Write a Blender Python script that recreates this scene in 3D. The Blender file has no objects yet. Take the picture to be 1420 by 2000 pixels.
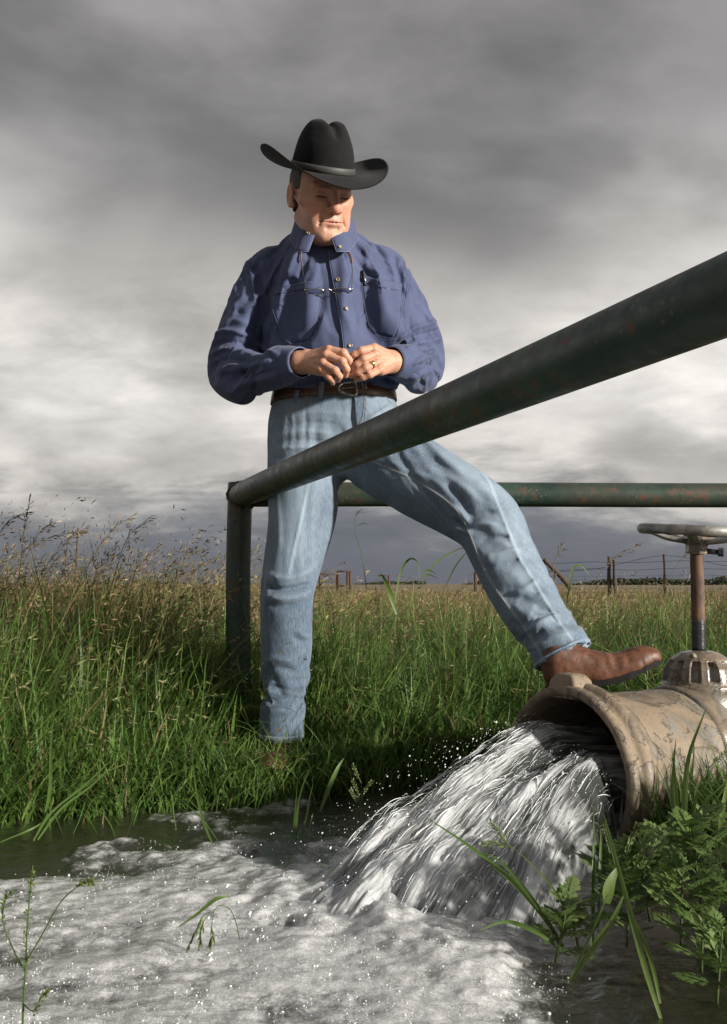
import bpy, math, random
import numpy as np
from mathutils import Vector, Matrix
from mathutils.bvhtree import BVHTree

random.seed(7)
RNG = np.random.default_rng(11)
SC = bpy.context.scene
COL = SC.collection
rad = math.radians

# ------------------------------------------------------------------ camera
FPX = 1944.4                      # focal length in pixels of the 1420 x 2000 photograph (35 mm on 36 mm)
CAM_H = 0.50
PITCH = math.atan(140 / FPX)
cam_d = bpy.data.cameras.new('camera')
cam_d.sensor_fit = 'VERTICAL'
cam_d.sensor_height = 36.0
cam_d.lens = 35.0
cam_d.clip_start = 0.02
cam_d.clip_end = 6000
cam = bpy.data.objects.new('camera', cam_d)
COL.objects.link(cam)
cam.location = (0, 0, CAM_H)
cam.rotation_euler = (math.pi / 2 + PITCH, 0, 0)
SC.camera = cam

# ------------------------------------------------------------------ world, sun, exposure
SUN_AZ, SUN_EL = 57.0, 14.5       # degrees right of the camera side, degrees up
sun_dir = Vector((math.sin(rad(SUN_AZ)) * math.cos(rad(SUN_EL)), -math.cos(rad(SUN_AZ)) * math.cos(rad(SUN_EL)), math.sin(rad(SUN_EL))))
sd = bpy.data.lights.new('sun', 'SUN')
sd.energy = 5.0
sd.angle = rad(3.2)
sd.color = (1.0, 0.95, 0.87)
sun = bpy.data.objects.new('sun', sd)
COL.objects.link(sun)
sun.rotation_euler = (-sun_dir).to_track_quat('-Z', 'Y').to_euler()

W = bpy.data.worlds.new('World')
SC.world = W
W.use_nodes = True
wn, wl = W.node_tree.nodes, W.node_tree.links
wn.clear()

def wnode(t, **kw):
    n = wn.new(t)
    for k, v in kw.items():
        setattr(n, k, v)
    return n

def wmath(op, a, b=None, c=None, clamp=False):
    n = wn.new('ShaderNodeMath')
    n.operation = op
    n.use_clamp = clamp
    for i, v in enumerate((a, b, c)):
        if v is None:
            continue
        if isinstance(v, (int, float)):
            n.inputs[i].default_value = v
        else:
            wl.new(v, n.inputs[i])
    return n.outputs[0]

def wnoise(vec, scale, detail, rough=0.5, dist=0.0):
    n = wn.new('ShaderNodeTexNoise')
    n.inputs['Scale'].default_value = scale
    n.inputs['Detail'].default_value = detail
    n.inputs['Roughness'].default_value = rough
    n.inputs['Distortion'].default_value = dist
    wl.new(vec, n.inputs['Vector'])
    return n.outputs[0]

tc = wnode('ShaderNodeTexCoord')
sep = wnode('ShaderNodeSeparateXYZ')
wl.new(tc.outputs['Generated'], sep.inputs[0])
dx, dy, dz = sep.outputs
zc = wmath('MAXIMUM', dz, 0.0)
den = wmath('ADD', zc, 0.34)
comb = wnode('ShaderNodeCombineXYZ')       # the cloud deck seen as a layer overhead
wl.new(wmath('DIVIDE', dx, den), comb.inputs[0])
wl.new(wmath('DIVIDE', dy, den), comb.inputs[1])
mp = wnode('ShaderNodeMapping')
mp.inputs['Location'].default_value = (3.1, 0.7, 0)
mp.inputs['Rotation'].default_value = (0, 0, rad(24))
mp.inputs['Scale'].default_value = (1.25, 1.7, 1)
wl.new(comb.outputs[0], mp.inputs[0])
n_big = wnoise(mp.outputs[0], 1.25, 5.0, 0.5, 0.3)
n_mid = wnoise(mp.outputs[0], 3.8, 9.0, 0.60, 0.30)
n_low = wnoise(tc.outputs['Generated'], 3.4, 3.0, 0.5, 0.2)
el = wmath('ADD', zc, wmath('MULTIPLY', wmath('SUBTRACT', n_low, 0.5), 0.26))
el = wmath('ADD', el, wmath('MULTIPLY', wmath('SUBTRACT', n_mid, 0.5), 0.12))
ramp = wnode('ShaderNodeValToRGB')
cr = ramp.color_ramp
cr.interpolation = 'B_SPLINE'
stops = [(0.00, (0.125, 0.135, 0.165)), (0.055, (0.145, 0.152, 0.178)), (0.085, (0.30, 0.296, 0.300)), (0.12, (0.70, 0.655, 0.610)),
         (0.18, (0.52, 0.500, 0.480)), (0.245, (0.74, 0.70, 0.655)), (0.30, (0.60, 0.572, 0.545)), (0.36, (0.31, 0.300, 0.297)),
         (0.44, (0.235, 0.227, 0.228)), (0.52, (0.275, 0.264, 0.261)), (0.65, (0.31, 0.300, 0.295)), (1.0, (0.28, 0.274, 0.272))]
cr.elements[0].position, cr.elements[0].color = stops[0][0], (*stops[0][1], 1)
cr.elements[1].position, cr.elements[1].color = stops[-1][0], (*stops[-1][1], 1)
for p_, c_ in stops[1:-1]:
    e_ = cr.elements.new(p_)
    e_.color = (*c_, 1)
wl.new(el, ramp.inputs[0])
# darker cloud bellies drifting through
belly = wnode('ShaderNodeMapRange')
belly.interpolation_type = 'SMOOTHSTEP'
wl.new(n_big, belly.inputs[0])
for k_, v_ in ((1, 0.36), (2, 0.64), (3, 0.66), (4, 1.22)):
    belly.inputs[k_].default_value = v_
wisps = wmath('ADD', wmath('MULTIPLY', n_mid, 0.85), 0.575)
low_k = wnode('ShaderNodeMapRange')          # far cloud bases hang level near the horizon
wl.new(zc, low_k.inputs[0])
low_k.inputs[1].default_value, low_k.inputs[2].default_value = 0.03, 0.12
mulc = wnode('ShaderNodeMix')
mulc.data_type = 'FLOAT'
wl.new(low_k.outputs[0], mulc.inputs[0])
mulc.inputs[2].default_value = 1.0
wl.new(wmath('MULTIPLY', belly.outputs[0], wisps), mulc.inputs[3])
vm = wnode('ShaderNodeVectorMath', operation='SCALE')
wl.new(ramp.outputs[0], vm.inputs[0])
wl.new(mulc.outputs[0], vm.inputs['Scale'])
sky = wnode('ShaderNodeTexSky')
sky.sky_type = 'NISHITA'
sky.sun_disc = False
sky.sun_elevation = rad(SUN_EL)
sky.sun_rotation = math.atan2(sun_dir.x, sun_dir.y)
skm = wnode('ShaderNodeVectorMath', operation='SCALE')
wl.new(sky.outputs[0], skm.inputs[0])
skm.inputs['Scale'].default_value = 0.06
mixs = wnode('ShaderNodeMix')
mixs.data_type = 'RGBA'
mixs.inputs[0].default_value = 0.95           # how closed the overcast is
wl.new(skm.outputs[0], mixs.inputs[6])
wl.new(vm.outputs[0], mixs.inputs[7])
bg = wnode('ShaderNodeBackground')
bg.inputs['Strength'].default_value = 0.70
wl.new(mixs.outputs[2], bg.inputs['Color'])
wo = wnode('ShaderNodeOutputWorld')
wl.new(bg.outputs[0], wo.inputs[0])

vs = SC.view_settings
SC.display_settings.display_device = 'sRGB'
vs.view_transform = 'Standard'
vs.look = 'None'
vs.exposure = 0.72
vs.gamma = 1.0
vs.use_curve_mapping = False
SC.render.engine = 'CYCLES'
SC.cycles.use_denoising = True
SC.cycles.max_bounces = 8
SC.cycles.transparent_max_bounces = 12
SC.cycles.sample_clamp_indirect = 4.0

# ------------------------------------------------------------------ helpers
CAMP = np.array([0, 0, CAM_H])
_F = np.array([0, math.cos(PITCH), math.sin(PITCH)])
_U = np.array([0, -math.sin(PITCH), math.cos(PITCH)])
_R = np.array([1.0, 0, 0])

def ray(px, py):
    return _F + _R * (px - 710) / FPX + _U * (1000 - py) / FPX

def P(px, py, Y):
    """world point seen at a photograph pixel, at depth Y metres in front of the camera"""
    d = ray(px, py)
    return CAMP + d * (Y / d[1])

def G(px, py, z=0.0):
    d = ray(px, py)
    return CAMP + d * ((z - CAM_H) / d[2])

def project(V):
    d = np.asarray(V, float) - CAMP
    w = d @ _F
    return np.stack([710 + FPX * (d @ _R) / w, 1000 - FPX * (d @ _U) / w], -1)

def mat(name):
    m = bpy.data.materials.new(name)
    m.use_nodes = True
    return m, m.node_tree.nodes, m.node_tree.links, m.node_tree.nodes['Principled BSDF']

class NT:
    """small shorthand for building a node tree"""
    def __init__(s, name):
        s.m, s.n, s.l, s.b = mat(name)
        s.out = s.n['Material Output']
        s._tc = None
    def node(s, t, **kw):
        n = s.n.new(t)
        for k, v in kw.items():
            setattr(n, k, v)
        return n
    def put(s, sock, v):
        if isinstance(v, bpy.types.NodeSocket):
            s.l.new(v, sock)
        elif isinstance(v, (tuple, list)) and len(v) == 3 and sock.type == 'RGBA':
            sock.default_value = (*v, 1)
        else:
            sock.default_value = v
    def set(s, **kw):
        for k, v in kw.items():
            s.put(s.b.inputs[k.replace('_', ' ')], v)
        return s
    def obj(s):
        if s._tc is None:
            s._tc = s.node('ShaderNodeTexCoord')
        return s._tc.outputs['Object']
    def mapping(s, vec=None, scale=(1, 1, 1), rot=(0, 0, 0), loc=(0, 0, 0)):
        m = s.node('ShaderNodeMapping')
        s.l.new(vec if vec is not None else s.obj(), m.inputs[0])
        m.inputs['Scale'].default_value = scale
        m.inputs['Rotation'].default_value = rot
        m.inputs['Location'].default_value = loc
        return m.outputs[0]
    def noise(s, scale, detail=4, rough=0.55, dist=0.0, vec=None, col=False):
        n = s.node('ShaderNodeTexNoise')
        n.inputs['Scale'].default_value = scale
        n.inputs['Detail'].default_value = detail
        n.inputs['Roughness'].default_value = rough
        n.inputs['Distortion'].default_value = dist
        s.l.new(vec if vec is not None else s.obj(), n.inputs['Vector'])
        return n.outputs[1 if col else 0]
    def vor(s, scale, feature='F1', vec=None, rnd=1.0):
        n = s.node('ShaderNodeTexVoronoi', feature=feature)
        n.inputs['Scale'].default_value = scale
        n.inputs['Randomness'].default_value = rnd
        s.l.new(vec if vec is not None else s.obj(), n.inputs['Vector'])
        return n.outputs['Distance']
    def math(s, op, a, b=None, clamp=False):
        n = s.node('ShaderNodeMath', operation=op, use_clamp=clamp)
        s.put(n.inputs[0], a)
        if b is not None:
            s.put(n.inputs[1], b)
        return n.outputs[0]
    def rng(s, v, a, b, c=0.0, d=1.0, smooth=True):
        n = s.node('ShaderNodeMapRange')
        n.interpolation_type = 'SMOOTHSTEP' if smooth else 'LINEAR'
        s.put(n.inputs[0], v)
        for i, x in enumerate((a, b, c, d)):
            n.inputs[i + 1].default_value = x
        return n.outputs[0]
    def mix(s, f, a, b, blend='MIX'):
        n = s.node('ShaderNodeMix', data_type='RGBA', blend_type=blend)
        s.put(n.inputs[0], f)
        s.put(n.inputs[6], a)
        s.put(n.inputs[7], b)
        return n.outputs[2]
    def attr(s, name, fac=False):
        n = s.node('ShaderNodeAttribute', attribute_name=name)
        return n.outputs['Fac' if fac else 'Color']
    def bump(s, h, strength=0.3, dist=0.002, normal=None):
        n = s.node('ShaderNodeBump')
        n.inputs['Strength'].default_value = strength
        n.inputs['Distance'].default_value = dist
        s.put(n.inputs['Height'], h)
        if normal is not None:
            s.l.new(normal, n.inputs['Normal'])
        return n.outputs[0]

def make_mesh(name, V, F, uv=None, col=None, smooth=True):
    """V (n,3); F: (m,k) array or list of tuples; col: dict name -> (n,3) or (n,) point attributes"""
    me = bpy.data.meshes.new(name)
    V = np.ascontiguousarray(V, np.float32)
    if isinstance(F, np.ndarray):
        m, k = F.shape
        me.vertices.add(len(V))
        me.vertices.foreach_set('co', V.ravel())
        me.loops.add(m * k)
        me.loops.foreach_set('vertex_index', np.ascontiguousarray(F, np.int32).ravel())
        me.polygons.add(m)
        me.polygons.foreach_set('loop_start', np.arange(m, dtype=np.int32) * k)
        me.update(calc_edges=True)
        me.validate()
    else:
        me.from_pydata(V.tolist(), [], [tuple(int(i) for i in f) for f in F])
        me.update()
    if smooth:
        me.polygons.foreach_set('use_smooth', np.ones(len(me.polygons), bool))
    for nm, c in (col or {}).items():
        c = np.asarray(c, np.float32)
        if c.ndim == 1:
            a = me.attributes.new(nm, 'FLOAT', 'POINT')
            a.data.foreach_set('value', np.ascontiguousarray(c))
        else:
            a = me.attributes.new(nm, 'FLOAT_COLOR', 'POINT')
            a.data.foreach_set('color', np.ascontiguousarray(np.concatenate([c, np.ones((len(c), 1), np.float32)], 1)).ravel())
    if uv is not None:
        lay = me.uv_layers.new(name='flow')
        li = np.empty(len(me.loops), np.int32)
        me.loops.foreach_get('vertex_index', li)
        lay.data.foreach_set('uv', np.ascontiguousarray(np.asarray(uv, np.float32)[li]).ravel())
    return me

def obj(name, me, m=None, parent=None, label=None, cat=None, group=None, kind=None, loc=None, rot=None):
    o = bpy.data.objects.new(name, me)
    COL.objects.link(o)
    if m is not None and me is not None and not me.materials:
        me.materials.append(m)
    if parent is not None:
        o.parent = parent
    if loc is not None:
        o.location = loc
    if rot is not None:
        o.rotation_euler = rot
    for k, v in (('label', label), ('category', cat), ('group', group), ('kind', kind)):
        if v:
            o[k] = v
    return o

def thing(name, label, cat, loc=(0, 0, 0), group=None):
    return obj(name, None, label=label, cat=cat, group=group, loc=tuple(float(v) for v in loc))

def local(o, V):
    return np.asarray(V, float) - np.array(o.location)

def join(parts):
    """parts: list of (V, F list) -> one V, F list"""
    Vs, Fs, n = [], [], 0
    for V, F in parts:
        V = np.asarray(V, float)
        Vs.append(V)
        Fs += [tuple(int(i) + n for i in f) for f in F]
        n += len(V)
    return np.concatenate(Vs), Fs

def frames(pts):
    pts = np.asarray(pts, float)
    T = np.gradient(pts, axis=0)
    T /= np.linalg.norm(T, axis=1, keepdims=True) + 1e-12
    N = np.zeros_like(T)
    ref = np.array([0, 0, 1.0]) if abs(T[0, 2]) < 0.9 else np.array([1.0, 0, 0])
    n = ref - T[0] * (ref @ T[0])
    for i in range(len(T)):
        n = n - T[i] * (n @ T[i])
        n /= np.linalg.norm(n) + 1e-12
        N[i] = n
    return T, N, np.cross(T, N)

def tube(pts, r, seg=12, caps=True, ry=None):
    pts = np.asarray(pts, float)
    n = len(pts)
    r = np.broadcast_to(np.asarray(r, float), (n,))
    ry = r if ry is None else np.broadcast_to(np.asarray(ry, float), (n,))
    T, N, B = frames(pts)
    a = np.linspace(0, 2 * math.pi, seg, endpoint=False)
    V = pts[:, None] + N[:, None] * (np.cos(a)[None, :, None] * r[:, None, None]) + B[:, None] * (np.sin(a)[None, :, None] * ry[:, None, None])
    F = []
    for i in range(n - 1):
        for j in range(seg):
            k = (j + 1) % seg
            F.append((i * seg + j, i * seg + k, (i + 1) * seg + k, (i + 1) * seg + j))
    if caps:
        F.append(tuple(range(seg - 1, -1, -1)))
        F.append(tuple((n - 1) * seg + j for j in range(seg)))
    return V.reshape(-1, 3), F

def box(c, s, R=None, bev=0.12):
    """box with chamfered edges; s = full sizes"""
    s = np.asarray(s, float) / 2
    b = min(s) * bev
    V, F = [], []
    idx = {}
    for sx in (-1, 1):
        for sy in (-1, 1):
            for sz in (-1, 1):
                for ax in range(3):
                    v = np.array([sx, sy, sz]) * s
                    for k in range(3):
                        if k != ax:
                            v[k] -= np.sign(v[k]) * b
                    idx[(sx, sy, sz, ax)] = len(V)
                    V.append(v)
    for ax in range(3):
        o1, o2 = [k for k in range(3) if k != ax]
        for sg in (-1, 1):
            q = []
            for u, w in ((-1, -1), (1, -1), (1, 1), (-1, 1)):
                k = [0, 0, 0]
                k[ax], k[o1], k[o2] = sg, u, w
                q.append(idx[(*k, ax)])
            F.append(q)
            for w in (-1, 1):
                pass
    for ax in range(3):
        o1, o2 = [k for k in range(3) if k != ax]
        for u in (-1, 1):
            for w in (-1, 1):
                q = []
                for t, nrm in ((-1, o1), (1, o1), (1, o2), (-1, o2)):
                    k = [0, 0, 0]
                    k[ax], k[o1], k[o2] = t, u, w
                    q.append(idx[(*k, nrm)])
                F.append(q)
    for sx in (-1, 1):
        for sy in (-1, 1):
            for sz in (-1, 1):
                F.append([idx[(sx, sy, sz, a)] for a in range(3)])
    V = np.array(V)
    if R is not None:
        V = V @ np.asarray(R, float).T
    V = V + np.asarray(c, float)
    ctr = V.mean(0)
    out = []
    for f in F:
        p = V[list(f)]
        nn = np.cross(p[1] - p[0], p[2] - p[0])
        out.append(tuple(f) if nn @ (p.mean(0) - ctr) > 0 else tuple(f)[::-1])
    return V, out

def lathe(prof, c, axis=(0, 0, 1), seg=32, mod=None):
    """prof: list of (r, h); closed rings about axis through c"""
    ax = np.asarray(axis, float)
    ax /= np.linalg.norm(ax)
    ref = np.array([1.0, 0, 0]) if abs(ax[0]) < 0.9 else np.array([0, 1.0, 0])
    u = np.cross(ax, ref)
    u /= np.linalg.norm(u)
    w = np.cross(ax, u)
    a = np.linspace(0, 2 * math.pi, seg, endpoint=False)
    V, F = [], []
    for i, (r, h) in enumerate(prof):
        rr = np.full(seg, float(r))
        if mod is not None:
            rr = mod(rr, h, a)
        V.append(np.asarray(c) + ax * h + u * (np.cos(a) * rr)[:, None] + w * (np.sin(a) * rr)[:, None])
    for i in range(len(prof) - 1):
        for j in range(seg):
            k = (j + 1) % seg
            F.append((i * seg + j, i * seg + k, (i + 1) * seg + k, (i + 1) * seg + j))
    return np.concatenate(V), F

def catmull(pts, sub=6):
    pts = np.asarray(pts, float)
    p = np.concatenate([[2 * pts[0] - pts[1]], pts, [2 * pts[-1] - pts[-2]]])
    out = []
    for i in range(1, len(p) - 2):
        for k in range(sub):
            t = k / sub
            a, b, c, d = p[i - 1], p[i], p[i + 1], p[i + 2]
            out.append(0.5 * (2 * b + (c - a) * t + (2 * a - 5 * b + 4 * c - d) * t * t + (3 * b - a - 3 * c + d) * t ** 3))
    out.append(pts[-1])
    return np.array(out)

# ---- gradient noise in numpy
_perm = np.random.default_rng(3).permutation(512).astype(np.int64)
_perm = np.concatenate([_perm, _perm, _perm])
_g3 = np.random.default_rng(5).normal(size=(512, 3))
_g3 /= np.linalg.norm(_g3, axis=1, keepdims=True)

def pnoise(x, y, z=0.0):
    x, y, z = np.broadcast_arrays(np.asarray(x, float), np.asarray(y, float), np.asarray(z, float))
    xi, yi, zi = np.floor(x).astype(np.int64), np.floor(y).astype(np.int64), np.floor(z).astype(np.int64)
    xf, yf, zf = x - xi, y - yi, z - zi
    u, v, w = (t * t * t * (t * (t * 6 - 15) + 10) for t in (xf, yf, zf))
    def g(i, j, k):
        h = _perm[(_perm[(_perm[(xi + i) & 511] + yi + j) & 511] + zi + k) & 511]
        q = _g3[h]
        return q[..., 0] * (xf - i) + q[..., 1] * (yf - j) + q[..., 2] * (zf - k)
    x00 = g(0, 0, 0) + u * (g(1, 0, 0) - g(0, 0, 0))
    x10 = g(0, 1, 0) + u * (g(1, 1, 0) - g(0, 1, 0))
    x01 = g(0, 0, 1) + u * (g(1, 0, 1) - g(0, 0, 1))
    x11 = g(0, 1, 1) + u * (g(1, 1, 1) - g(0, 1, 1))
    y0 = x00 + v * (x10 - x00)
    y1 = x01 + v * (x11 - x01)
    return (y0 + w * (y1 - y0)) * 1.6

def fbm(x, y, z=0.0, o=4, gain=0.5):
    s, a = 0.0, 1.0
    for i in range(o):
        s = s + a * pnoise(x * 2 ** i + 17.3 * i, y * 2 ** i - 9.1 * i, z * 2 ** i + 3.7 * i)
        a *= gain
    return s

def smooth(a, b, x):
    t = np.clip((np.asarray(x, float) - a) / (b - a), 0, 1)
    return t * t * (3 - 2 * t)

# ---- signed distance modelling
def smin(a, b, k):
    h = np.clip(0.5 + 0.5 * (b - a) / k, 0, 1)
    return b + (a - b) * h - k * h * (1 - h)

def smax(a, b, k):
    return -smin(-a, -b, k)

def s_sphere(p, c, r):
    return np.linalg.norm(p - np.asarray(c, np.float32), axis=1) - r

def s_ell(p, c, r):
    q = p - np.asarray(c, np.float32)
    r = np.asarray(r, np.float32)
    k0 = np.linalg.norm(q / r, axis=1)
    k1 = np.linalg.norm(q / (r * r), axis=1) + 1e-9
    return k0 * (k0 - 1) / k1

def s_cap(p, a, b, ra, rb):
    a, b = np.asarray(a, np.float32), np.asarray(b, np.float32)
    ab = b - a
    t = np.clip(((p - a) @ ab) / (ab @ ab + 1e-12), 0, 1)
    return np.linalg.norm(p - a - t[:, None] * ab, axis=1) - (ra + (rb - ra) * t)

def s_chain(p, pts, k=0.004, sub=5):
    """smooth chain of tapered capsules through (x,y,z,r) points"""
    q = catmull(pts, sub) if sub > 1 else np.asarray(pts, float)
    d = None
    for i in range(len(q) - 1):
        e = s_cap(p, q[i, :3], q[i + 1, :3], q[i, 3], q[i + 1, 3])
        d = e if d is None else smin(d, e, k)
    return d

def s_loft(p, rows, cx=None, pw=2.3):
    """stack of superellipses: rows (z, cx, cy, a, b)"""
    rows = np.asarray(sorted(rows), float)
    z = p[:, 2]
    cx, cy, a, b = (np.interp(z, rows[:, 0], rows[:, i]) for i in (1, 2, 3, 4))
    k = (np.abs((p[:, 0] - cx) / a) ** pw + np.abs((p[:, 1] - cy) / b) ** pw) ** (1 / pw)
    d = (k - 1) * np.minimum(a, b)
    return np.maximum(d, np.maximum(rows[0, 0] - z, z - rows[-1, 0]))

def polygonize(sdf, lo, hi, h):
    """naive surface nets, coarse to fine"""
    lo = np.asarray(lo, float)
    nb = np.ceil((np.asarray(hi, float) - lo) / (4 * h)).astype(int)
    ax = [lo[i] + np.arange(nb[i] + 1) * 4 * h for i in range(3)]
    g = np.stack(np.meshgrid(*ax, indexing='ij'), -1).reshape(-1, 3).astype(np.float32)
    c = sdf(g).reshape(nb + 1)
    mn = np.full(nb, 1e9)
    for i in (0, 1):
        for j in (0, 1):
            for k in (0, 1):
                mn = np.minimum(mn, np.abs(c[i:nb[0] + i, j:nb[1] + j, k:nb[2] + k]))
    act = mn < 4 * h * 2.2
    n = nb * 4 + 1
    V = np.repeat(np.repeat(np.repeat(c[:-1, :-1, :-1], 4, 0), 4, 1), 4, 2)
    V = np.pad(V, ((0, 1),) * 3, mode='edge')
    m = np.zeros(n, bool)
    A = np.repeat(np.repeat(np.repeat(act, 4, 0), 4, 1), 4, 2)
    for i in (0, 1):
        for j in (0, 1):
            for k in (0, 1):
                m[i:n[0] - 1 + i, j:n[1] - 1 + j, k:n[2] - 1 + k] |= A
    ijk = np.argwhere(m)
    pts = (lo + ijk * h).astype(np.float32)
    val = np.empty(len(pts), np.float32)
    for s in range(0, len(pts), 400000):
        val[s:s + 400000] = sdf(pts[s:s + 400000])
    V = V.astype(np.float32)
    V[m] = val
    ins = V < 0
    cnt = np.zeros(n - 1, np.int8)
    for i in (0, 1):
        for j in (0, 1):
            for k in (0, 1):
                cnt += ins[i:n[0] - 1 + i, j:n[1] - 1 + j, k:n[2] - 1 + k]
    cells = np.argwhere((cnt > 0) & (cnt < 8))
    idx = np.full(n - 1, -1, np.int64)
    idx[tuple(cells.T)] = np.arange(len(cells))
    acc = np.zeros((len(cells), 3))
    num = np.zeros(len(cells))
    cor = [(i, j, k) for i in (0, 1) for j in (0, 1) for k in (0, 1)]
    for a in cor:
        for axis in range(3):
            if a[axis] == 1:
                continue
            b = list(a)
            b[axis] = 1
            va = V[cells[:, 0] + a[0], cells[:, 1] + a[1], cells[:, 2] + a[2]]
            vb = V[cells[:, 0] + b[0], cells[:, 1] + b[1], cells[:, 2] + b[2]]
            x = (va < 0) != (vb < 0)
            t = np.where(x, va / np.where(x, va - vb, 1), 0)
            pt = np.tile(np.asarray(a, float), (len(cells), 1))
            pt[:, axis] += t
            acc += pt * x[:, None]
            num += x
    verts = lo + (cells + acc / num[:, None]) * h
    F = []
    for axis in range(3):
        o1, o2 = (axis + 1) % 3, (axis + 2) % 3
        sl_a = [slice(1, -1)] * 3
        sl_b = [slice(1, -1)] * 3
        sl_a[axis] = slice(0, -1)
        sl_b[axis] = slice(1, None)
        A_, B_ = ins[tuple(sl_a)], ins[tuple(sl_b)]
        e = np.argwhere(A_ != B_)
        flip = A_[tuple(e.T)]
        base = e.copy()
        base[:, o1] += 1
        base[:, o2] += 1
        q = []
        for d1, d2 in ((-1, -1), (0, -1), (0, 0), (-1, 0)):
            cc = base.copy()
            cc[:, o1] += d1
            cc[:, o2] += d2
            q.append(idx[tuple(cc.T)])
        q = np.stack(q, 1)
        q[~flip] = q[~flip][:, ::-1]
        F.append(q)
    F = np.concatenate(F)
    return verts, F[(F >= 0).all(1)]

def vnormals(V, F):
    n = np.zeros_like(V)
    a = np.cross(V[F[:, 2]] - V[F[:, 0]], V[F[:, 3]] - V[F[:, 1]])
    for k in range(4):
        for ax in range(3):
            n[:, ax] += np.bincount(F[:, k], a[:, ax], len(V))
    return n / (np.linalg.norm(n, axis=1, keepdims=True) + 1e-12)

def relax(V, F, it=2, w=0.5):
    E = np.concatenate([F[:, [0, 1]], F[:, [1, 2]], F[:, [2, 3]], F[:, [3, 0]]])
    E = np.unique(np.sort(E, 1), axis=0)
    deg = np.bincount(E.ravel(), minlength=len(V)).astype(float)[:, None]
    for _ in range(it):
        s = np.zeros_like(V)
        for ax in range(3):
            s[:, ax] = np.bincount(E[:, 0], V[E[:, 1], ax], len(V)) + np.bincount(E[:, 1], V[E[:, 0], ax], len(V))
        V = V * (1 - w) + w * s / np.maximum(deg, 1)
    return V

def seg_dist(q, line):
    """distance and arc position of 2D points to a polyline"""
    line = np.asarray(line, float)
    best = np.full(len(q), 1e9)
    tt = np.zeros(len(q))
    L = np.concatenate([[0], np.cumsum(np.linalg.norm(np.diff(line, axis=0), axis=1))])
    sgn = np.zeros(len(q))
    for i in range(len(line) - 1):
        a, b = line[i], line[i + 1]
        ab = b - a
        t = np.clip(((q - a) @ ab) / (ab @ ab), 0, 1)
        r = q - a - t[:, None] * ab
        d = np.hypot(r[:, 0], r[:, 1])
        m = d < best
        best[m] = d[m]
        tt[m] = (L[i] + t[m] * (L[i + 1] - L[i])) / L[-1]
        sgn[m] = np.sign(ab[0] * r[m, 1] - ab[1] * r[m, 0])
    return best, tt, sgn

def sculpt(V, F, strokes, back=0.0):
    """press folds into cloth: strokes (polyline in photo pixels, width px, height mm) raise the side that faces the camera"""
    N = vnormals(V, F)
    to = CAMP - V
    to /= np.linalg.norm(to, axis=1, keepdims=True)
    face = np.clip((N * to).sum(1) * 1.6 + 0.15, 0, 1)
    q = project(V)
    disp = np.zeros(len(V))
    for st in strokes:
        line, w, amp = st[0], st[1], st[2]
        line = catmull(line, 5)
        lo, hi = line.min(0) - 3 * w, line.max(0) + 3 * w
        m = np.where((q[:, 0] > lo[0]) & (q[:, 0] < hi[0]) & (q[:, 1] > lo[1]) & (q[:, 1] < hi[1]) & (face > 0))[0]
        if not len(m):
            continue
        d, t, sg = seg_dist(q[m], line)
        # one flank steeper than the other, like a real fold; fades at both ends
        ws = w * np.where(sg > 0, 1.25, 0.75)
        taper = np.minimum(1, np.minimum(t, 1 - t) * 4 + 0.15)
        disp[m] += amp * 1e-3 * np.exp(-(d / ws) ** 2) * taper * face[m]
    return V + N * disp[:, None]

def subdivide(V, F, levels=1):
    me = make_mesh('tmp', V, F)
    o = bpy.data.objects.new('tmp', me)
    COL.objects.link(o)
    m = o.modifiers.new('s', 'SUBSURF')
    m.levels = levels
    return take(o)

def take(o):
    """evaluated mesh of a temporary object as arrays; the object is removed"""
    dg = bpy.context.evaluated_depsgraph_get()
    ev = o.evaluated_get(dg)
    mm = ev.to_mesh()
    v = np.empty(len(mm.vertices) * 3)
    mm.vertices.foreach_get('co', v)
    f = np.empty(len(mm.loops), np.int32)
    mm.loops.foreach_get('vertex_index', f)
    ev.to_mesh_clear()
    me = o.data
    bpy.data.objects.remove(o)
    bpy.data.meshes.remove(me)
    return v.reshape(-1, 3).copy(), f.reshape(-1, 4).copy()

def cut_faces(V, F, kill):
    keep = ~kill[F].any(1)
    used = np.unique(F[keep])
    mp_ = np.full(len(V), -1)
    mp_[used] = np.arange(len(used))
    return V[used], mp_[F[keep]]

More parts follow.
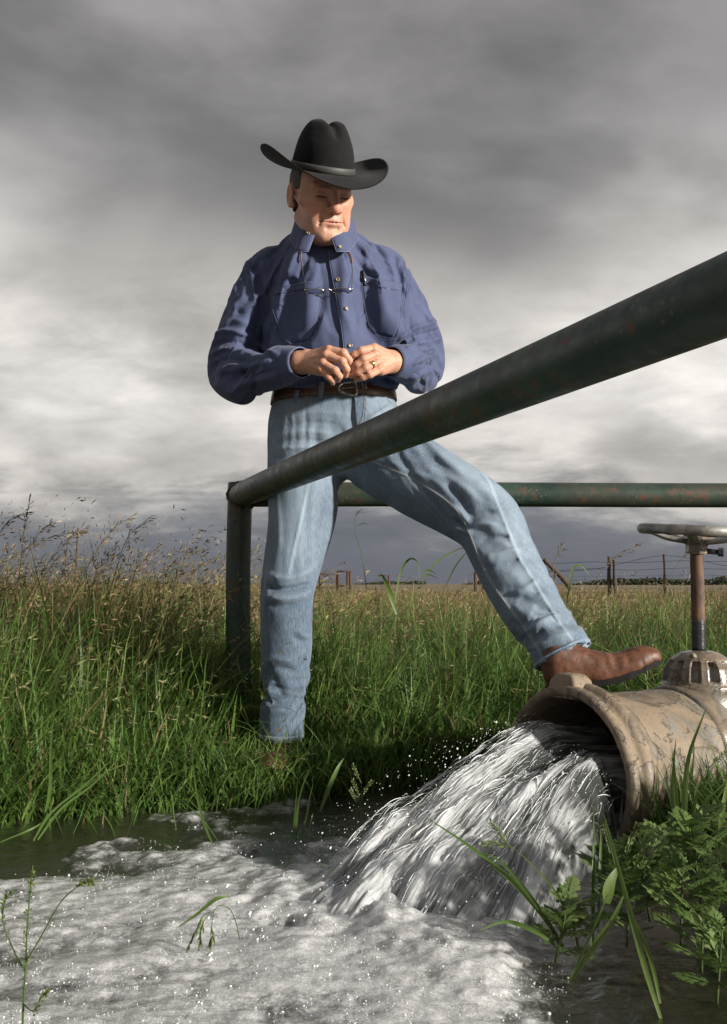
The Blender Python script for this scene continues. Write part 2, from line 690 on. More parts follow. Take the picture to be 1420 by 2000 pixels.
def drape(V, F, pin, collider, frames, grow, stiff, bend, mass=0.2, quality=8, g=-4.0):
    """let the sewn shell hang on the body for a moment so that it takes real folds"""
    o = bpy.data.objects.new('tmp_cloth', make_mesh('tmp_cloth', V, F))
    COL.objects.link(o)
    vg = o.vertex_groups.new(name='pin')
    lv = np.round(np.clip(pin, 0, 1), 2)
    for w in np.unique(lv):
        if w > 0:
            vg.add([int(i) for i in np.where(lv == w)[0]], float(w), 'REPLACE')
    m = o.modifiers.new('cloth', 'CLOTH')
    st = m.settings
    st.quality, st.mass = quality, mass
    st.tension_stiffness = st.compression_stiffness = stiff
    st.shear_stiffness, st.bending_stiffness = stiff * 0.4, bend
    st.tension_damping = st.compression_damping = 5
    st.bending_damping, st.air_damping = 0.5, 2
    st.vertex_group_mass, st.pin_stiffness = 'pin', 2.0
    st.shrink_min = -grow
    m.collision_settings.collision_quality = 2
    m.collision_settings.distance_min = 0.004
    m.collision_settings.use_self_collision = False
    m.point_cache.frame_start, m.point_cache.frame_end = 1, frames + 5
    c = bpy.data.objects.new('tmp_body', make_mesh('tmp_body', *collider))
    COL.objects.link(c)
    c.modifiers.new('col', 'COLLISION')
    c.collision.thickness_outer, c.collision.damping, c.collision.cloth_friction = 0.004, 0.5, 15
    SC.gravity = (0, 0, g)
    for f in range(1, frames + 1):
        SC.frame_set(f)
    v, f = take(o)
    me = c.data
    bpy.data.objects.remove(c)
    bpy.data.meshes.remove(me)
    SC.frame_set(1)
    return v, f

# ------------------------------------------------------------------ ground
WATER_Z = -0.03
_bx = np.array([-6, -3, -0.85, -0.5, -0.22, 0.05, 0.4, 0.7, 0.9, 6])
_by = np.array([1.5, 1.9, 2.25, 2.40, 2.46, 2.66, 2.90, 2.75, 2.5, 2.0])

def land(x, y):
    """metres inland from the water's edge (negative: out in the pool)"""
    a = y - np.interp(x, _bx, _by) + 0.05 * pnoise(x * 4, y * 4, 1.5)
    b = 0.60 - np.hypot(x - 1.17, (y - 1.98) * 0.85)
    return np.maximum(a, b)

def ground_z(x, y):
    t = land(x, y)
    far = smooth(3, 30, y)
    return -0.17 + 0.175 * smooth(-0.26, 0.13, t) + 0.018 * fbm(x * 2.3, y * 2.3, 0.4, 3) * smooth(-0.1, 0.3, t) * (1 - far)

def build_ground():
    xs = np.concatenate([-np.geomspace(2400, 2.2, 34), np.linspace(-2.1, 2.1, 120), np.geomspace(2.2, 2400, 34)])
    ys = np.concatenate([[-300, -60, -12, -3], np.linspace(0, 5, 130), np.geomspace(5.1, 4200, 60)])
    X, Y = np.meshgrid(xs, ys)
    Z = np.where(np.abs(X) < 60, ground_z(X, Y), 0.0)
    Z = np.where(Y < -1, -0.1, Z)
    n, m = X.shape
    i = np.arange((n - 1) * (m - 1))
    r, c = i // (m - 1), i % (m - 1)
    F = np.stack([r * m + c, r * m + c + 1, (r + 1) * m + c + 1, (r + 1) * m + c], 1)
    t = NT('soil_and_stubble')
    d = t.noise(3.0, 6, 0.6)
    e = t.noise(0.12, 5, 0.6)
    f = t.noise(60, 4, 0.7)
    dry = t.mix(t.rng(e, 0.35, 0.65), (0.150, 0.098, 0.046), (0.105, 0.088, 0.038))
    dry = t.mix(t.rng(f, 0.35, 0.7), dry, (0.20, 0.140, 0.075))
    soil = t.mix(t.rng(d, 0.3, 0.7), (0.020, 0.016, 0.010), (0.045, 0.036, 0.022))
    geo = t.node('ShaderNodeNewGeometry')
    sp = t.node('ShaderNodeSeparateXYZ')
    t.l.new(geo.outputs['Position'], sp.inputs[0])
    k = t.rng(sp.outputs[1], 4.0, 9.0)
    t.set(Base_Color=t.mix(k, soil, dry), Roughness=0.9, Normal=t.bump(t.noise(45, 5, 0.65), 0.6, 0.02))
    obj('ground', make_mesh('ground', np.stack([X, Y, Z], -1).reshape(-1, 3), F), t.m, kind='structure')

build_ground()

# ------------------------------------------------------------------ pipe fence corner
def green_pipe_mat():
    t = NT('weathered_green_pipe_paint')
    o = t.obj()
    n1 = t.noise(7, 6, 0.6)
    n2 = t.noise(38, 5, 0.65)
    n3 = t.noise(3.2, 3, 0.5, vec=t.mapping(scale=(1, 1, 1), loc=(4, 2, 1)))
    base = t.mix(t.rng(n1, 0.35, 0.68), (0.011, 0.027, 0.020), (0.027, 0.050, 0.038))
    base = t.mix(t.math('MULTIPLY', t.rng(n3, 0.46, 0.66), 0.75), base, (0.045, 0.036, 0.022))     # grime film
    rust = t.math('MULTIPLY', t.rng(n2, 0.54, 0.66), t.rng(n1, 0.44, 0.56))
    base = t.mix(rust, base, (0.085, 0.034, 0.015))
    # chips: pin-head pits with a pale rim
    v = t.vor(75, vec=t.mapping(scale=(1, 1, 1)))
    sel = t.rng(t.noise(9, 2, vec=t.mapping(loc=(7, 7, 7))), 0.52, 0.60)
    rim = t.math('MULTIPLY', t.rng(v, 0.26, 0.16), sel)
    pit = t.math('MULTIPLY', t.rng(v, 0.13, 0.08), sel)
    base = t.mix(t.math('MULTIPLY', rim, 0.7), base, (0.13, 0.11, 0.065))
    base = t.mix(pit, base, (0.012, 0.008, 0.005))
    h = t.math('SUBTRACT', t.math('MULTIPLY', n2, 0.4), t.math('MULTIPLY', pit, 1.0))
    t.set(Base_Color=base, Roughness=t.rng(n2, 0.3, 0.7, 0.38, 0.58), Specular_IOR_Level=0.4, Normal=t.bump(h, 0.5, 0.0018))
    return t.m

M_PIPE = green_pipe_mat()
PR = 0.0365
corner = P(468, 966.5, 2.96)
RAIL_Z = corner[2]
near_end = P(1420, 565, 0.887)
nd = np.array([near_end[0] - corner[0], near_end[1] - corner[1], 0])
nd /= np.linalg.norm(nd)
fence = thing('pipe_fence', 'dark green welded pipe fence corner, one rail slanting up toward the viewer', 'fence', (corner[0], corner[1], 0))
ptop = P(468, 943, 2.96)[2]
zs = np.concatenate([np.linspace(-0.3, ptop - 0.002, 14), [ptop]])
pw = np.stack([corner[0] + 0.002 * np.sin(zs * 9), np.full_like(zs, corner[1]), zs], 1)
r_ = np.full(len(zs), PR)
r_[-1] = PR - 0.002
obj('post', make_mesh('post', *(lambda V, F: (local(fence, V), F))(*tube(pw, r_, 40))), M_PIPE, fence)

def rail(a, b, n=60, wob=0.0015):
    s = np.linspace(0, 1, n)
    p = a + (b - a) * s[:, None]
    p[:, 2] += wob * np.sin(s * 11)
    V, F = tube(p, PR, 40, caps=True)
    return make_mesh('rail', local(fence, V), F)

obj('rail', rail(np.array([corner[0], corner[1], RAIL_Z - 0.002]) + nd * (PR * 0.55), np.array([corner[0], corner[1], RAIL_Z - 0.002]) + nd * 5.2, 140), M_PIPE, fence)
obj('rail', rail(np.array([corner[0] + PR * 0.6, corner[1], RAIL_Z]), np.array([corner[0] + 3.4, corner[1], RAIL_Z]), 90), M_PIPE, fence)
tw = NT('rusty_weld')
tw.set(Base_Color=tw.mix(tw.rng(tw.noise(60, 4), 0.4, 0.6), (0.035, 0.028, 0.018), (0.10, 0.055, 0.028)), Roughness=0.7, Normal=tw.bump(tw.noise(120, 3), 0.8, 0.003))
for dvec, zz in ((nd, RAIL_Z - 0.002), (np.array([1.0, 0, 0]), RAIL_Z)):
    side = np.cross(dvec, [0, 0, 1])
    a = np.linspace(0, 2 * math.pi, 60)
    rr = PR + 0.0015
    off = np.sqrt(np.maximum(PR ** 2 - (np.cos(a) * rr) ** 2, 0)) + 0.001
    ring = np.array([corner[0], corner[1], zz]) + side * (np.cos(a) * rr)[:, None] + np.array([0, 0, 1.0]) * (np.sin(a) * rr)[:, None] + dvec * off[:, None]
    obj('weld_bead', make_mesh('weld_bead', *(lambda V, F: (local(fence, V), F))(*tube(ring, 0.0035 + 0.0012 * np.sin(a * 17), 8, False))), tw.m, fence)

# ------------------------------------------------------------------ discharge pipe with gate valve
MC = P(1112, 1513, 2.20)                  # centre of the mouth
AX = np.array([0.84, 0.5426, 0.0])          # from the mouth back into the pipe
LAT = np.array([0.5426, -0.84, 0.0])        # across, toward the viewer
UP = np.array([0, 0, 1.0])
R_LIP, R_BODY = 0.196, 0.166

def crust_mat(name, wet=0.0):
    t = NT(name)
    n1 = t.noise(7.5, 7, 0.62, 0.8)
    n2 = t.noise(22, 6, 0.65, 0.5)
    n3 = t.noise(90, 4, 0.6)
    n4 = t.noise(11, 5, 0.6, 1.2, vec=t.mapping(loc=(3, 1, 8)))
    base = t.mix(t.rng(n2, 0.35, 0.65), (0.115, 0.090, 0.062), (0.180, 0.140, 0.096))
    peel = t.rng(n1, 0.50 + 0.06 * wet, 0.515 + 0.06 * wet, smooth=False)
    tan = t.mix(t.rng(n4, 0.3, 0.7), (0.245, 0.182, 0.118), (0.185, 0.138, 0.092))
    base = t.mix(t.math('MULTIPLY', peel, 0.65), base, tan)
    grey = t.math('MULTIPLY', t.rng(n4, 0.57, 0.585, smooth=False), 0.8)
    base = t.mix(grey, base, (0.150, 0.138, 0.116))
    edge = t.math('MULTIPLY', t.rng(n1, 0.478 + 0.06 * wet, 0.50 + 0.06 * wet), t.math('SUBTRACT', 1.0, peel))
    base = t.mix(t.math('MULTIPLY', edge, 0.55), base, (0.05, 0.037, 0.026))
    base = t.mix(t.math('MULTIPLY', t.rng(n3, 0.58, 0.7), 0.45), base, (0.05, 0.035, 0.022))
    stain = t.rng(t.noise(9, 5, 0.65, 0.3, vec=t.mapping(scale=(1, 1, 0.35), loc=(2, 5, 3))), 0.50, 0.68, 0, 0.6)
    base = t.mix(stain, base, (0.055, 0.042, 0.028))
    h = t.math('ADD', t.math('MULTIPLY', peel, 0.55), t.math('ADD', t.math('MULTIPLY', n2, 0.5), t.math('MULTIPLY', n3, 0.25)))
    rough = t.rng(n1, 0.35, 0.62, 0.46 - 0.26 * wet, 0.78 - 0.38 * wet)
    t.set(Base_Color=base, Roughness=rough, Specular_IOR_Level=0.5 + 0.3 * wet, Normal=t.bump(h, 0.75, 0.006))
    return t.m

M_CRUST = crust_mat('peeling_tan_coating')
M_WET = crust_mat('wet_crusted_iron', 1.0)
valve = thing('discharge_pipe', 'crusted tan outlet pipe pouring water, with gate valve dome and handwheel', 'pipe', (MC[0], MC[1], -0.16))

def vput(name, VF, m, parent=None, smooth_=True, col=None):
    V, F = VF
    par = parent or valve
    return obj(name, make_mesh(name, local(valve, V), F, smooth=smooth_, col=col), m, par)

def lump(amp, fr):
    def f(rr, h, a):
        return rr + amp * pnoise(np.cos(a) * 1.6 * fr, np.sin(a) * 1.6 * fr, h * fr * 8)
    return f

body_prof = []
for h in np.linspace(0.055, 0.322, 30):
    body_prof.append((R_BODY + 0.012 * math.exp(-((h - 0.055) / 0.03) ** 2), h))
vput('pipe_body', lathe(body_prof, MC, AX, 96, lump(0.0022, 1.4)), M_CRUST)
# inner bore, seen dark through the mouth
vput('pipe_bore', lathe([(0.168, 0.004), (0.158, 0.03), (0.152, 0.20), (0.150, 0.50), (0.001, 0.50)], MC, AX, 64, lump(0.002, 1.5)), M_WET)
lip = [(0.168, 0.004), (0.171, -0.010), (0.178, -0.015), (0.187, -0.014), (0.192, -0.006), (0.1925, 0.006), (0.186, 0.012), (0.184, 0.020),
       (0.190, 0.026), (0.1965, 0.034), (0.1965, 0.048), (0.190, 0.058), (0.180, 0.068), (0.168, 0.082), (0.160, 0.09)]
vput('bell_lip', lathe(lip, MC, AX, 110, lump(0.0016, 1.8)), M_CRUST)
# cast lug on top of the lip
lv = []
for hgt, hl, ht in ((-0.03, 0.046, 0.034), (0.006, 0.038, 0.029), (0.017, 0.029, 0.024), (0.022, 0.022, 0.019)):
    for u, w in ((-1, -1), (1, -1), (1, 1), (-1, 1)):
        lv.append(MC + UP * (R_LIP - 0.002 + hgt) + LAT * (u * hl - 0.02) + AX * (0.028 + w * ht))
lf = [tuple(4 * i + k for k in (0, 1, 2, 3)) for i in (3,)]
for i in range(3):
    for k in range(4):
        k2 = (k + 1) % 4
        lf.append((4 * i + k, 4 * i + k2, 4 * (i + 1) + k2, 4 * (i + 1) + k))
lug_me = make_mesh('lug', local(valve, np.array(lv)), lf)
lug = obj('lug', lug_me, M_CRUST, valve)
bm_ = lug.modifiers.new('bevel', 'BEVEL')
bm_.width = 0.006
bm_.segments = 3
# valve body: wider, wet, with a flange seam and bolts
vput('valve_body', lathe([(0.150, 0.315), (0.169, 0.32), (0.1725, 0.335), (0.1725, 0.37), (0.168, 0.39), (0.160, 0.41), (0.158, 0.54), (0.162, 0.60), (0.176, 0.62),
                          (0.178, 0.70), (0.162, 0.72), (0.160, 0.90), (0.158, 1.5)], MC, AX, 96, lump(0.003, 1.6)), M_WET)
DC = MC + AX * 0.438 + UP * (R_BODY - 0.012)           # foot of the dome
sadd = []
for a in np.linspace(0, 2 * math.pi, 48, endpoint=False):
    sadd.append(a)
vput('saddle', lathe([(0.112, -0.055), (0.108, -0.012), (0.100, 0.002), (0.094, 0.008), (0.085, 0.010)], DC, UP, 64, lump(0.002, 2)), M_WET)

def dome():
    """bell-shaped bonnet with deep slots between the ribs"""
    ns, nt = 160, 46
    th = np.linspace(0, 2 * math.pi, ns, endpoint=False)
    t = np.linspace(0, 1, nt)
    prof_r = np.interp(t, [0, 0.06, 0.12, 0.45, 0.68, 0.84, 0.93, 1.0], [0.094, 0.094, 0.088, 0.080, 0.064, 0.044, 0.028, 0.020])
    prof_z = np.interp(t, [0, 0.06, 0.12, 0.45, 0.68, 0.84, 0.93, 1.0], [0.0, 0.008, 0.014, 0.050, 0.074, 0.086, 0.090, 0.091])
    T, TH = np.meshgrid(t, th, indexing='ij')
    R = np.repeat(prof_r[:, None], ns, 1)
    Z = np.repeat(prof_z[:, None], ns, 1)
    ph = (TH * 12 / (2 * math.pi) + 0.35) % 1.0
    half = 0.27
    inside = np.clip((half - np.abs(ph - 0.5)) / 0.05, 0, 1) * np.clip((T - 0.17) / 0.03, 0, 1) * np.clip((0.62 - T) / 0.03, 0, 1)
    rim = np.exp(-((np.abs(ph - 0.5) - half - 0.03) / 0.05) ** 2) * np.clip((T - 0.13) / 0.05, 0, 1) * np.clip((0.68 - T) / 0.05, 0, 1)
    R = R - 0.014 * inside + 0.0022 * rim + 0.0010 * pnoise(np.cos(TH) * 6, np.sin(TH) * 6, T * 9)
    V = np.stack([DC[0] + R * np.cos(TH), DC[1] + R * np.sin(TH), DC[2] + 0.008 + Z], -1).reshape(-1, 3)
    F = []
    for i in range(nt - 1):
        for j in range(ns):
            k = (j + 1) % ns
            F.append((i * ns + j, i * ns + k, (i + 1) * ns + k, (i + 1) * ns + j))
    return (V, F)

dm = vput('bonnet_dome', dome(), M_WET)
# set screw on the dome shoulder
sdir = np.array([-0.45, -0.80, 0.40])
sdir /= np.linalg.norm(sdir)
spos = DC + UP * 0.088 + np.array([-0.030, -0.048, 0])
vput('set_screw', lathe([(0.0001, 0.013), (0.004, 0.013), (0.0055, 0.010), (0.0055, 0.004), (0.008, 0.003), (0.008, -0.006)], spos, sdir, 14), M_WET, dm)
SB = DC + UP * 0.095
ST = SB + UP * (P(1372, 1066, 2.44)[2] - SB[2])
ts = NT('rusted_steel_stem')
zg = ts.node('ShaderNodeSeparateXYZ')
ts.l.new(ts.obj(), zg.inputs[0])
zf = ts.rng(ts.math('ADD', zg.outputs[2], ts.math('MULTIPLY', ts.noise(14, 4), 0.05)), 0.585, 0.605)
rust = ts.mix(ts.rng(ts.noise(40, 5, 0.65, vec=ts.mapping(scale=(1, 1, 0.35))), 0.35, 0.66), (0.040, 0.024, 0.015), (0.125, 0.062, 0.032))
rust = ts.mix(ts.rng(ts.noise(16, 4, 0.6, vec=ts.mapping(scale=(1, 1, 0.3), loc=(2, 2, 2))), 0.56, 0.66), rust, (0.16, 0.115, 0.08))
blk = ts.mix(ts.noise(60, 4), (0.012, 0.012, 0.014), (0.035, 0.034, 0.036))
ts.set(Base_Color=ts.mix(zf, blk, rust), Roughness=ts.rng(zf, 0, 1, 0.28, 0.75), Normal=ts.bump(ts.noise(110, 4), 0.5, 0.002))
zz = np.linspace(0, 1, 24)
sp = SB + (ST - SB) * zz[:, None]
vput('stem', tube(sp, np.interp(zz, [0, 0.42, 0.44, 0.95, 1.0], [0.0165, 0.0165, 0.0160, 0.0160, 0.0135]) + 0.0004 * np.sin(zz * 40), 24), ts.m)
# handwheel, slightly out of level
tm = NT('worn_steel_handwheel')
mn = tm.noise(26, 5, 0.6)
tm.set(Base_Color=tm.mix(tm.rng(mn, 0.35, 0.65), (0.15, 0.14, 0.125), (0.33, 0.315, 0.285)), Metallic=0.45, Roughness=tm.rng(mn, 0.3, 0.7, 0.30, 0.5), Normal=tm.bump(tm.noise(90, 4), 0.35, 0.0015))
hw = obj('handwheel', None, parent=valve)
hw.location = tuple(ST - np.array(valve.location))
tilt = Matrix.Rotation(rad(3.0), 3, 'Y') @ Matrix.Rotation(rad(3.1), 3, 'X')
TL = np.array(tilt)
WR, wr = 0.130, 0.0125
a = np.linspace(0, 2 * math.pi, 72, endpoint=False)
b = np.linspace(0, 2 * math.pi, 18, endpoint=False)
A_, B_ = np.meshgrid(a, b, indexing='ij')
RV = np.stack([(WR + wr * np.cos(B_)) * np.cos(A_), (WR + wr * np.cos(B_)) * np.sin(A_), 0.036 + wr * np.sin(B_)], -1).reshape(-1, 3) @ TL.T
RF = [(i * 18 + j, ((i + 1) % 72) * 18 + j, ((i + 1) % 72) * 18 + (j + 1) % 18, i * 18 + (j + 1) % 18) for i in range(72) for j in range(18)]
obj('wheel_rim', make_mesh('wheel_rim', RV, RF), tm.m, hw)
hub = lathe([(0.001, -0.020), (0.024, -0.020), (0.026, -0.016), (0.026, 0.000), (0.034, 0.010), (0.044, 0.016), (0.036, 0.022), (0.001, 0.024)], (0, 0, 0), (0, 0, 1), 6)
obj('hub', make_mesh('hub', hub[0] @ TL.T, hub[1], smooth=False), M_WET, hw)
for k in range(5):
    th = 2 * math.pi * k / 5 + 0.5
    pts = [(0.026 * math.cos(th), 0.026 * math.sin(th), 0.010), (0.07 * math.cos(th), 0.07 * math.sin(th), 0.016), (0.10 * math.cos(th), 0.10 * math.sin(th), 0.026), (0.129 * math.cos(th), 0.129 * math.sin(th), 0.034)]
    V, F = tube(catmull(pts, 5), np.linspace(0.007, 0.006, 16), 10, ry=np.linspace(0.015, 0.010, 16))
    obj('spoke', make_mesh('spoke', V @ TL.T, F), tm.m, hw)
bd = np.array([0.93, -0.3, -0.05])
Vb1 = tube([bd * 0.02 + UP * -0.012, bd * 0.052 + UP * -0.014], 0.0065, 10)
obj('clamp_bolt', make_mesh('clamp_bolt', *Vb1), ts.m, hw)
Vb2 = lathe([(0.001, 0.062), (0.0105, 0.062), (0.0105, 0.050), (0.001, 0.050)], UP * -0.0135, bd, 6)
obj('bolt_head', make_mesh('bolt_head', *Vb2, smooth=False), ts.m, hw)

# ------------------------------------------------------------------ things far behind
twd = NT('grey_weathered_wood')
twd.set(Base_Color=twd.mix(twd.noise(18, 5, vec=twd.mapping(scale=(3, 3, 0.4))), (0.035, 0.026, 0.019), (0.085, 0.066, 0.050)), Roughness=0.9, Normal=twd.bump(twd.noise(40, 4, vec=twd.mapping(scale=(3, 3, 0.3))), 0.7, 0.01))
twr = NT('dull_fence_wire')
twr.set(Base_Color=(0.045, 0.043, 0.042), Metallic=0.3, Roughness=0.6)
tgt = NT('rust_brown_gate_steel')
tgt.set(Base_Color=tgt.mix(tgt.noise(9, 4), (0.040, 0.020, 0.013), (0.075, 0.038, 0.024)), Roughness=0.8)

def far_post(par, x, y, h, r, lean=(0, 0)):
    n = 7
    s = np.linspace(0, 1, n)
    p = np.stack([x + lean[0] * s + 0.012 * np.sin(s * 7 + x), y + lean[1] * s, -0.1 + (h + 0.1) * s], 1)
    V, F = tube(p, r * (1 - 0.25 * s) * (1 + 0.10 * np.sin(s * 13 + x)), 9)
    return obj('post', make_mesh('post', local(par, V), F), twd.m, par)

wf = thing('wire_fence', 'weathered wooden post and wire fence standing in the dry field', 'fence', (P(1190, 1140, 29)[0], 29.0, 0))
FP = [(1040, 30.6, 1.20, 0.0), (1066, 30.2, 1.22, 0.05), (1190, 29.0, 1.29, -0.01), (1199.5, 28.9, 1.19, -0.06), (1298, 28.0, 1.335, -0.03), (1452, 26.8, 1.33, 0.0)]
tops = []
for px, Y, h, ln in FP:
    x = P(px, 1140, Y)[0]
    far_post(wf, x - ln, Y, h, 0.062 if px not in (1298,) else 0.05, (ln, 0))
    tops.append((x, Y))
tops = np.array(tops)
xs_w = np.linspace(tops[0, 0] - 0.4, tops[-1, 0], 90)
ys_w = np.interp(xs_w, tops[:, 0], tops[:, 1]) - 0.06
for hgt, sag in ((1.13, 0.02), (0.93, 0.03)):
    p = np.stack([xs_w, ys_w, hgt - sag * np.abs(np.sin(xs_w * 1.4)) + 0.01 * np.sin(xs_w * 3.1)], 1)
    V, F = tube(p, 0.0055, 4)
    obj('wire', make_mesh('wire', local(wf, V), F), twr.m, wf)
# one slack strand that rides up to the middle post
p = np.stack([xs_w, ys_w - 0.02, 0.86 + 0.42 * np.exp(-((xs_w - tops[4, 0]) / 1.25) ** 2)], 1)
obj('wire', make_mesh('wire', *(lambda V, F: (local(wf, V), F))(*tube(p, 0.006, 4))), twr.m, wf)
parts = []
for hgt in (0.72, 0.60, 0.48, 0.36, 0.24):
    parts.append(tube(np.stack([xs_w, ys_w - 0.01, np.full_like(xs_w, hgt)], 1), 0.0028, 4))
for x in np.arange(tops[1, 0] + 0.4, tops[-1, 0], 0.30):
    y = np.interp(x, tops[:, 0], tops[:, 1]) - 0.072
    parts.append(tube([(x, y, 0.08), (x + 0.01, y, 0.40), (x, y, 0.72)], 0.0026, 4))
V, F = join(parts)
obj('woven_wire', make_mesh('woven_wire', local(wf, V), F), twr.m, wf, kind='stuff')
# fallen limb propped in the fence
lp = [P(1062, 1092, 24), P(1082, 1112, 24), P(1098, 1128, 24), P(1116, 1150, 24)]
lb = thing('fallen_branch', 'bent dead branch leaning beside the wire fence, right of the raised knee', 'branch', (lp[-1][0], 24, 0))
V, F = tube(catmull(lp, 5), np.linspace(0.05, 0.075, 16), 8)
obj('limb', make_mesh('limb', local(lb, V), F), twd.m, lb)
V, F = tube(catmull([P(1086, 1114, 24), P(1082, 1135, 23.9), P(1070, 1150, 23.8)], 5), np.linspace(0.03, 0.02, 11), 6)
obj('twig', make_mesh('twig', local(lb, V), F), twd.m, lb)

def gate(name, label, px0, px1, Y, h, bars, posts, brace=False):
    x0, x1 = P(px0, 1140, Y)[0], P(px1, 1140, Y)[0]
    g = thing(name, label, 'gate', (x0, Y, 0), 'pasture gates by the horizon')
    for f in posts:
        x = x0 + (x1 - x0) * f
        V, F = tube([(x, Y, -0.1), (x, Y, h)], 0.075, 10)
        obj('gate_post', make_mesh('gate_post', local(g, V), F), tgt.m, g)
    for z in bars:
        V, F = tube([(x0, Y - 0.02, z), (x1, Y - 0.02, z)], 0.04, 8)
        obj('bar', make_mesh('bar', local(g, V), F), tgt.m, g)
    return g

gate('pasture_gate', 'rusty pipe gate in the far field between the legs, left one', 604, 660, 52, 1.05, (1.00, 0.62, 0.3), (0.0, 0.38, 0.98))
g2 = gate('pasture_gate', 'rusty square brace frame in the far field, just right of the left leg', 660, 684, 50, 1.15, (1.12, 0.4), (0.04, 0.8, 1.0))
gate('pasture_gate', 'rusty pipe corner frame in the far field beside the right knee', 928, 962, 44, 1.03, (0.99, 0.6), (0.02, 0.5, 1.0))
gate('pasture_gate', 'small dark far frame in the field midway between the legs', 738, 762, 60, 1.02, (0.98,), (0.9,))

up_ = thing('utility_pole', 'wooden utility pole with one crossarm on the horizon at left', 'utility pole', (P(146, 1140, 165)[0], 165, 0))
bx0 = np.array(up_.location)
topz = P(148, 1031, 165)[2]
V, F = tube([(0, 0, -0.5), (0.25, 0, topz * 0.6), (0.38, 0, topz)], [0.24, 0.2, 0.17], 10)
obj('pole', make_mesh('pole', V, F), twd.m, up_)
V, F = box((0.36, -0.24, topz - 0.85), (3.3, 0.20, 0.26))
arm = obj('crossarm', make_mesh('crossarm', V, F, smooth=False), twd.m, up_)
for dx_ in (-1.5, -0.85, 0.95, 1.55):
    V, F = lathe([(0.001, 0.42), (0.08, 0.38), (0.10, 0.26), (0.05, 0.13), (0.04, 0.0)], (0.36 + dx_, -0.24, topz - 0.73), (0, 0, 1), 8)
    obj('insulator', make_mesh('insulator', V, F), twr.m, arm)
sp_ = thing('field_post', 'thin leaning fence stake left of centre in the tall dry grass', 'post', (P(126, 1140, 40)[0], 40, 0))
V, F = tube([(0, 0, -0.1), (0.03, 0, 0.9), (0.05, 0, 1.76)], 0.045, 8)
obj('stake', make_mesh('stake', V, F), twd.m, sp_)

# far tree belt that reads as one mass
def tree_belt():
    rng = np.random.default_rng(21)
    Vs, Fs = [], []
    n = 0
    spans = [(1120, 1460, 380, 3.6, 26), (905, 1010, 560, 3.2, 6), (690, 830, 560, 2.6, 8), (225, 330, 640, 2.6, 6)]
    for a, b, Y, hm, cnt in spans:
        m = cnt * 260
        px = rng.uniform(a, b, m)
        x = (px - 710) / FPX * Y
        hh = hm * (0.62 + 0.5 * fbm(x * 0.06, np.full(m, 3.0), 1.0, 3)) * smooth(a - 5, a + 60, px)
        c = np.stack([x, Y + rng.uniform(-9, 9, m), np.maximum(hh * rng.random(m) ** 0.7, 0.1)], 1)[:, None]
        sz = rng.uniform(0.25, 0.75, (m, 1))
        d = rng.normal(size=(m, 2, 3))
        d /= np.linalg.norm(d, axis=2, keepdims=True)
        d0, d1 = (d[:, 0] * sz)[:, None], (d[:, 1] * sz * 0.7)[:, None]
        Vs.append(np.concatenate([c + d0, c + d1, c - d0, c - d1], 1).reshape(-1, 3))
        Fs.append(n + np.arange(m * 4).reshape(m, 4))
        n += m * 4
    t = NT('far_oak_leaves')
    t.set(Base_Color=t.mix(t.noise(0.5, 3), (0.018, 0.026, 0.012), (0.038, 0.048, 0.022)), Roughness=0.8)
    obj('tree_line', make_mesh('tree_line', np.concatenate(Vs), np.concatenate(Fs)), t.m, label='low dark belt of far trees along the horizon', cat='trees', kind='stuff')

tree_belt()

# ------------------------------------------------------------------ the man
def P4(px, py, Y, r):
    return (*P(px, py, Y), r)

# ---- cloth and skin materials
def denim():
    t = NT('washed_blue_denim')
    w = t.attr('wash', True)
    n = t.noise(26, 5, 0.6)
    k = t.math('ADD', w, t.math('MULTIPLY', t.math('SUBTRACT', n, 0.5), 0.35), clamp=True)
    base = t.mix(k, (0.050, 0.078, 0.115), (0.285, 0.355, 0.425))
    slub = t.noise(420, 2, 0.5, vec=t.mapping(scale=(1.0, 1.0, 0.10)))
    base = t.mix(t.rng(slub, 0.3, 0.75, 0.0, 0.16), base, (0.50, 0.56, 0.62))
    weave = t.noise(900, 2, 0.5, vec=t.mapping(scale=(1, 1, 0.5)))
    t.set(Base_Color=base, Roughness=0.9, Specular_IOR_Level=0.15, Sheen_Weight=0.15, Normal=t.bump(t.math('ADD', weave, slub), 0.35, 0.0009))
    return t.m

def cotton(name, c1, c2):
    t = NT(name)
    n = t.noise(14, 4, 0.55)
    w = t.noise(700, 2, 0.5)
    t.set(Base_Color=t.mix(t.rng(n, 0.3, 0.7), c1, c2), Roughness=0.82, Specular_IOR_Level=0.22, Sheen_Weight=0.12, Sheen_Roughness=0.4,
          Normal=t.bump(t.math('ADD', t.math('MULTIPLY', w, 0.4), t.noise(60, 3)), 0.22, 0.0016))
    return t.m

def skin():
    t = NT('tanned_skin')
    c = t.attr('tone')
    n = t.noise(120, 5, 0.6)
    n2 = t.noise(28, 3)
    base = t.mix(t.rng(n, 0.35, 0.7, 0, 0.35), c, t.mix(1.0, c, (0.72, 0.60, 0.52), 'MULTIPLY'))
    base = t.mix(t.rng(n2, 0.45, 0.7, 0, 0.3), base, t.mix(1.0, c, (1.06, 0.82, 0.78), 'MULTIPLY'))
    t.set(Base_Color=base, Roughness=0.50, Specular_IOR_Level=0.38, Subsurface_Weight=0.10, Subsurface_Radius=(0.010, 0.004, 0.002), Subsurface_Scale=0.6,
          Normal=t.bump(t.math('ADD', t.noise(330, 3), t.math('MULTIPLY', t.noise(90, 4), 1.2)), 0.5, 0.0014))
    return t.m

M_DENIM, M_SKIN = denim(), skin()
M_SHIRT = cotton('navy_blue_cotton', (0.055, 0.067, 0.124), (0.069, 0.083, 0.150))
M_STITCH = cotton('pale_blue_edge_stitch', (0.125, 0.135, 0.225), (0.165, 0.175, 0.27))

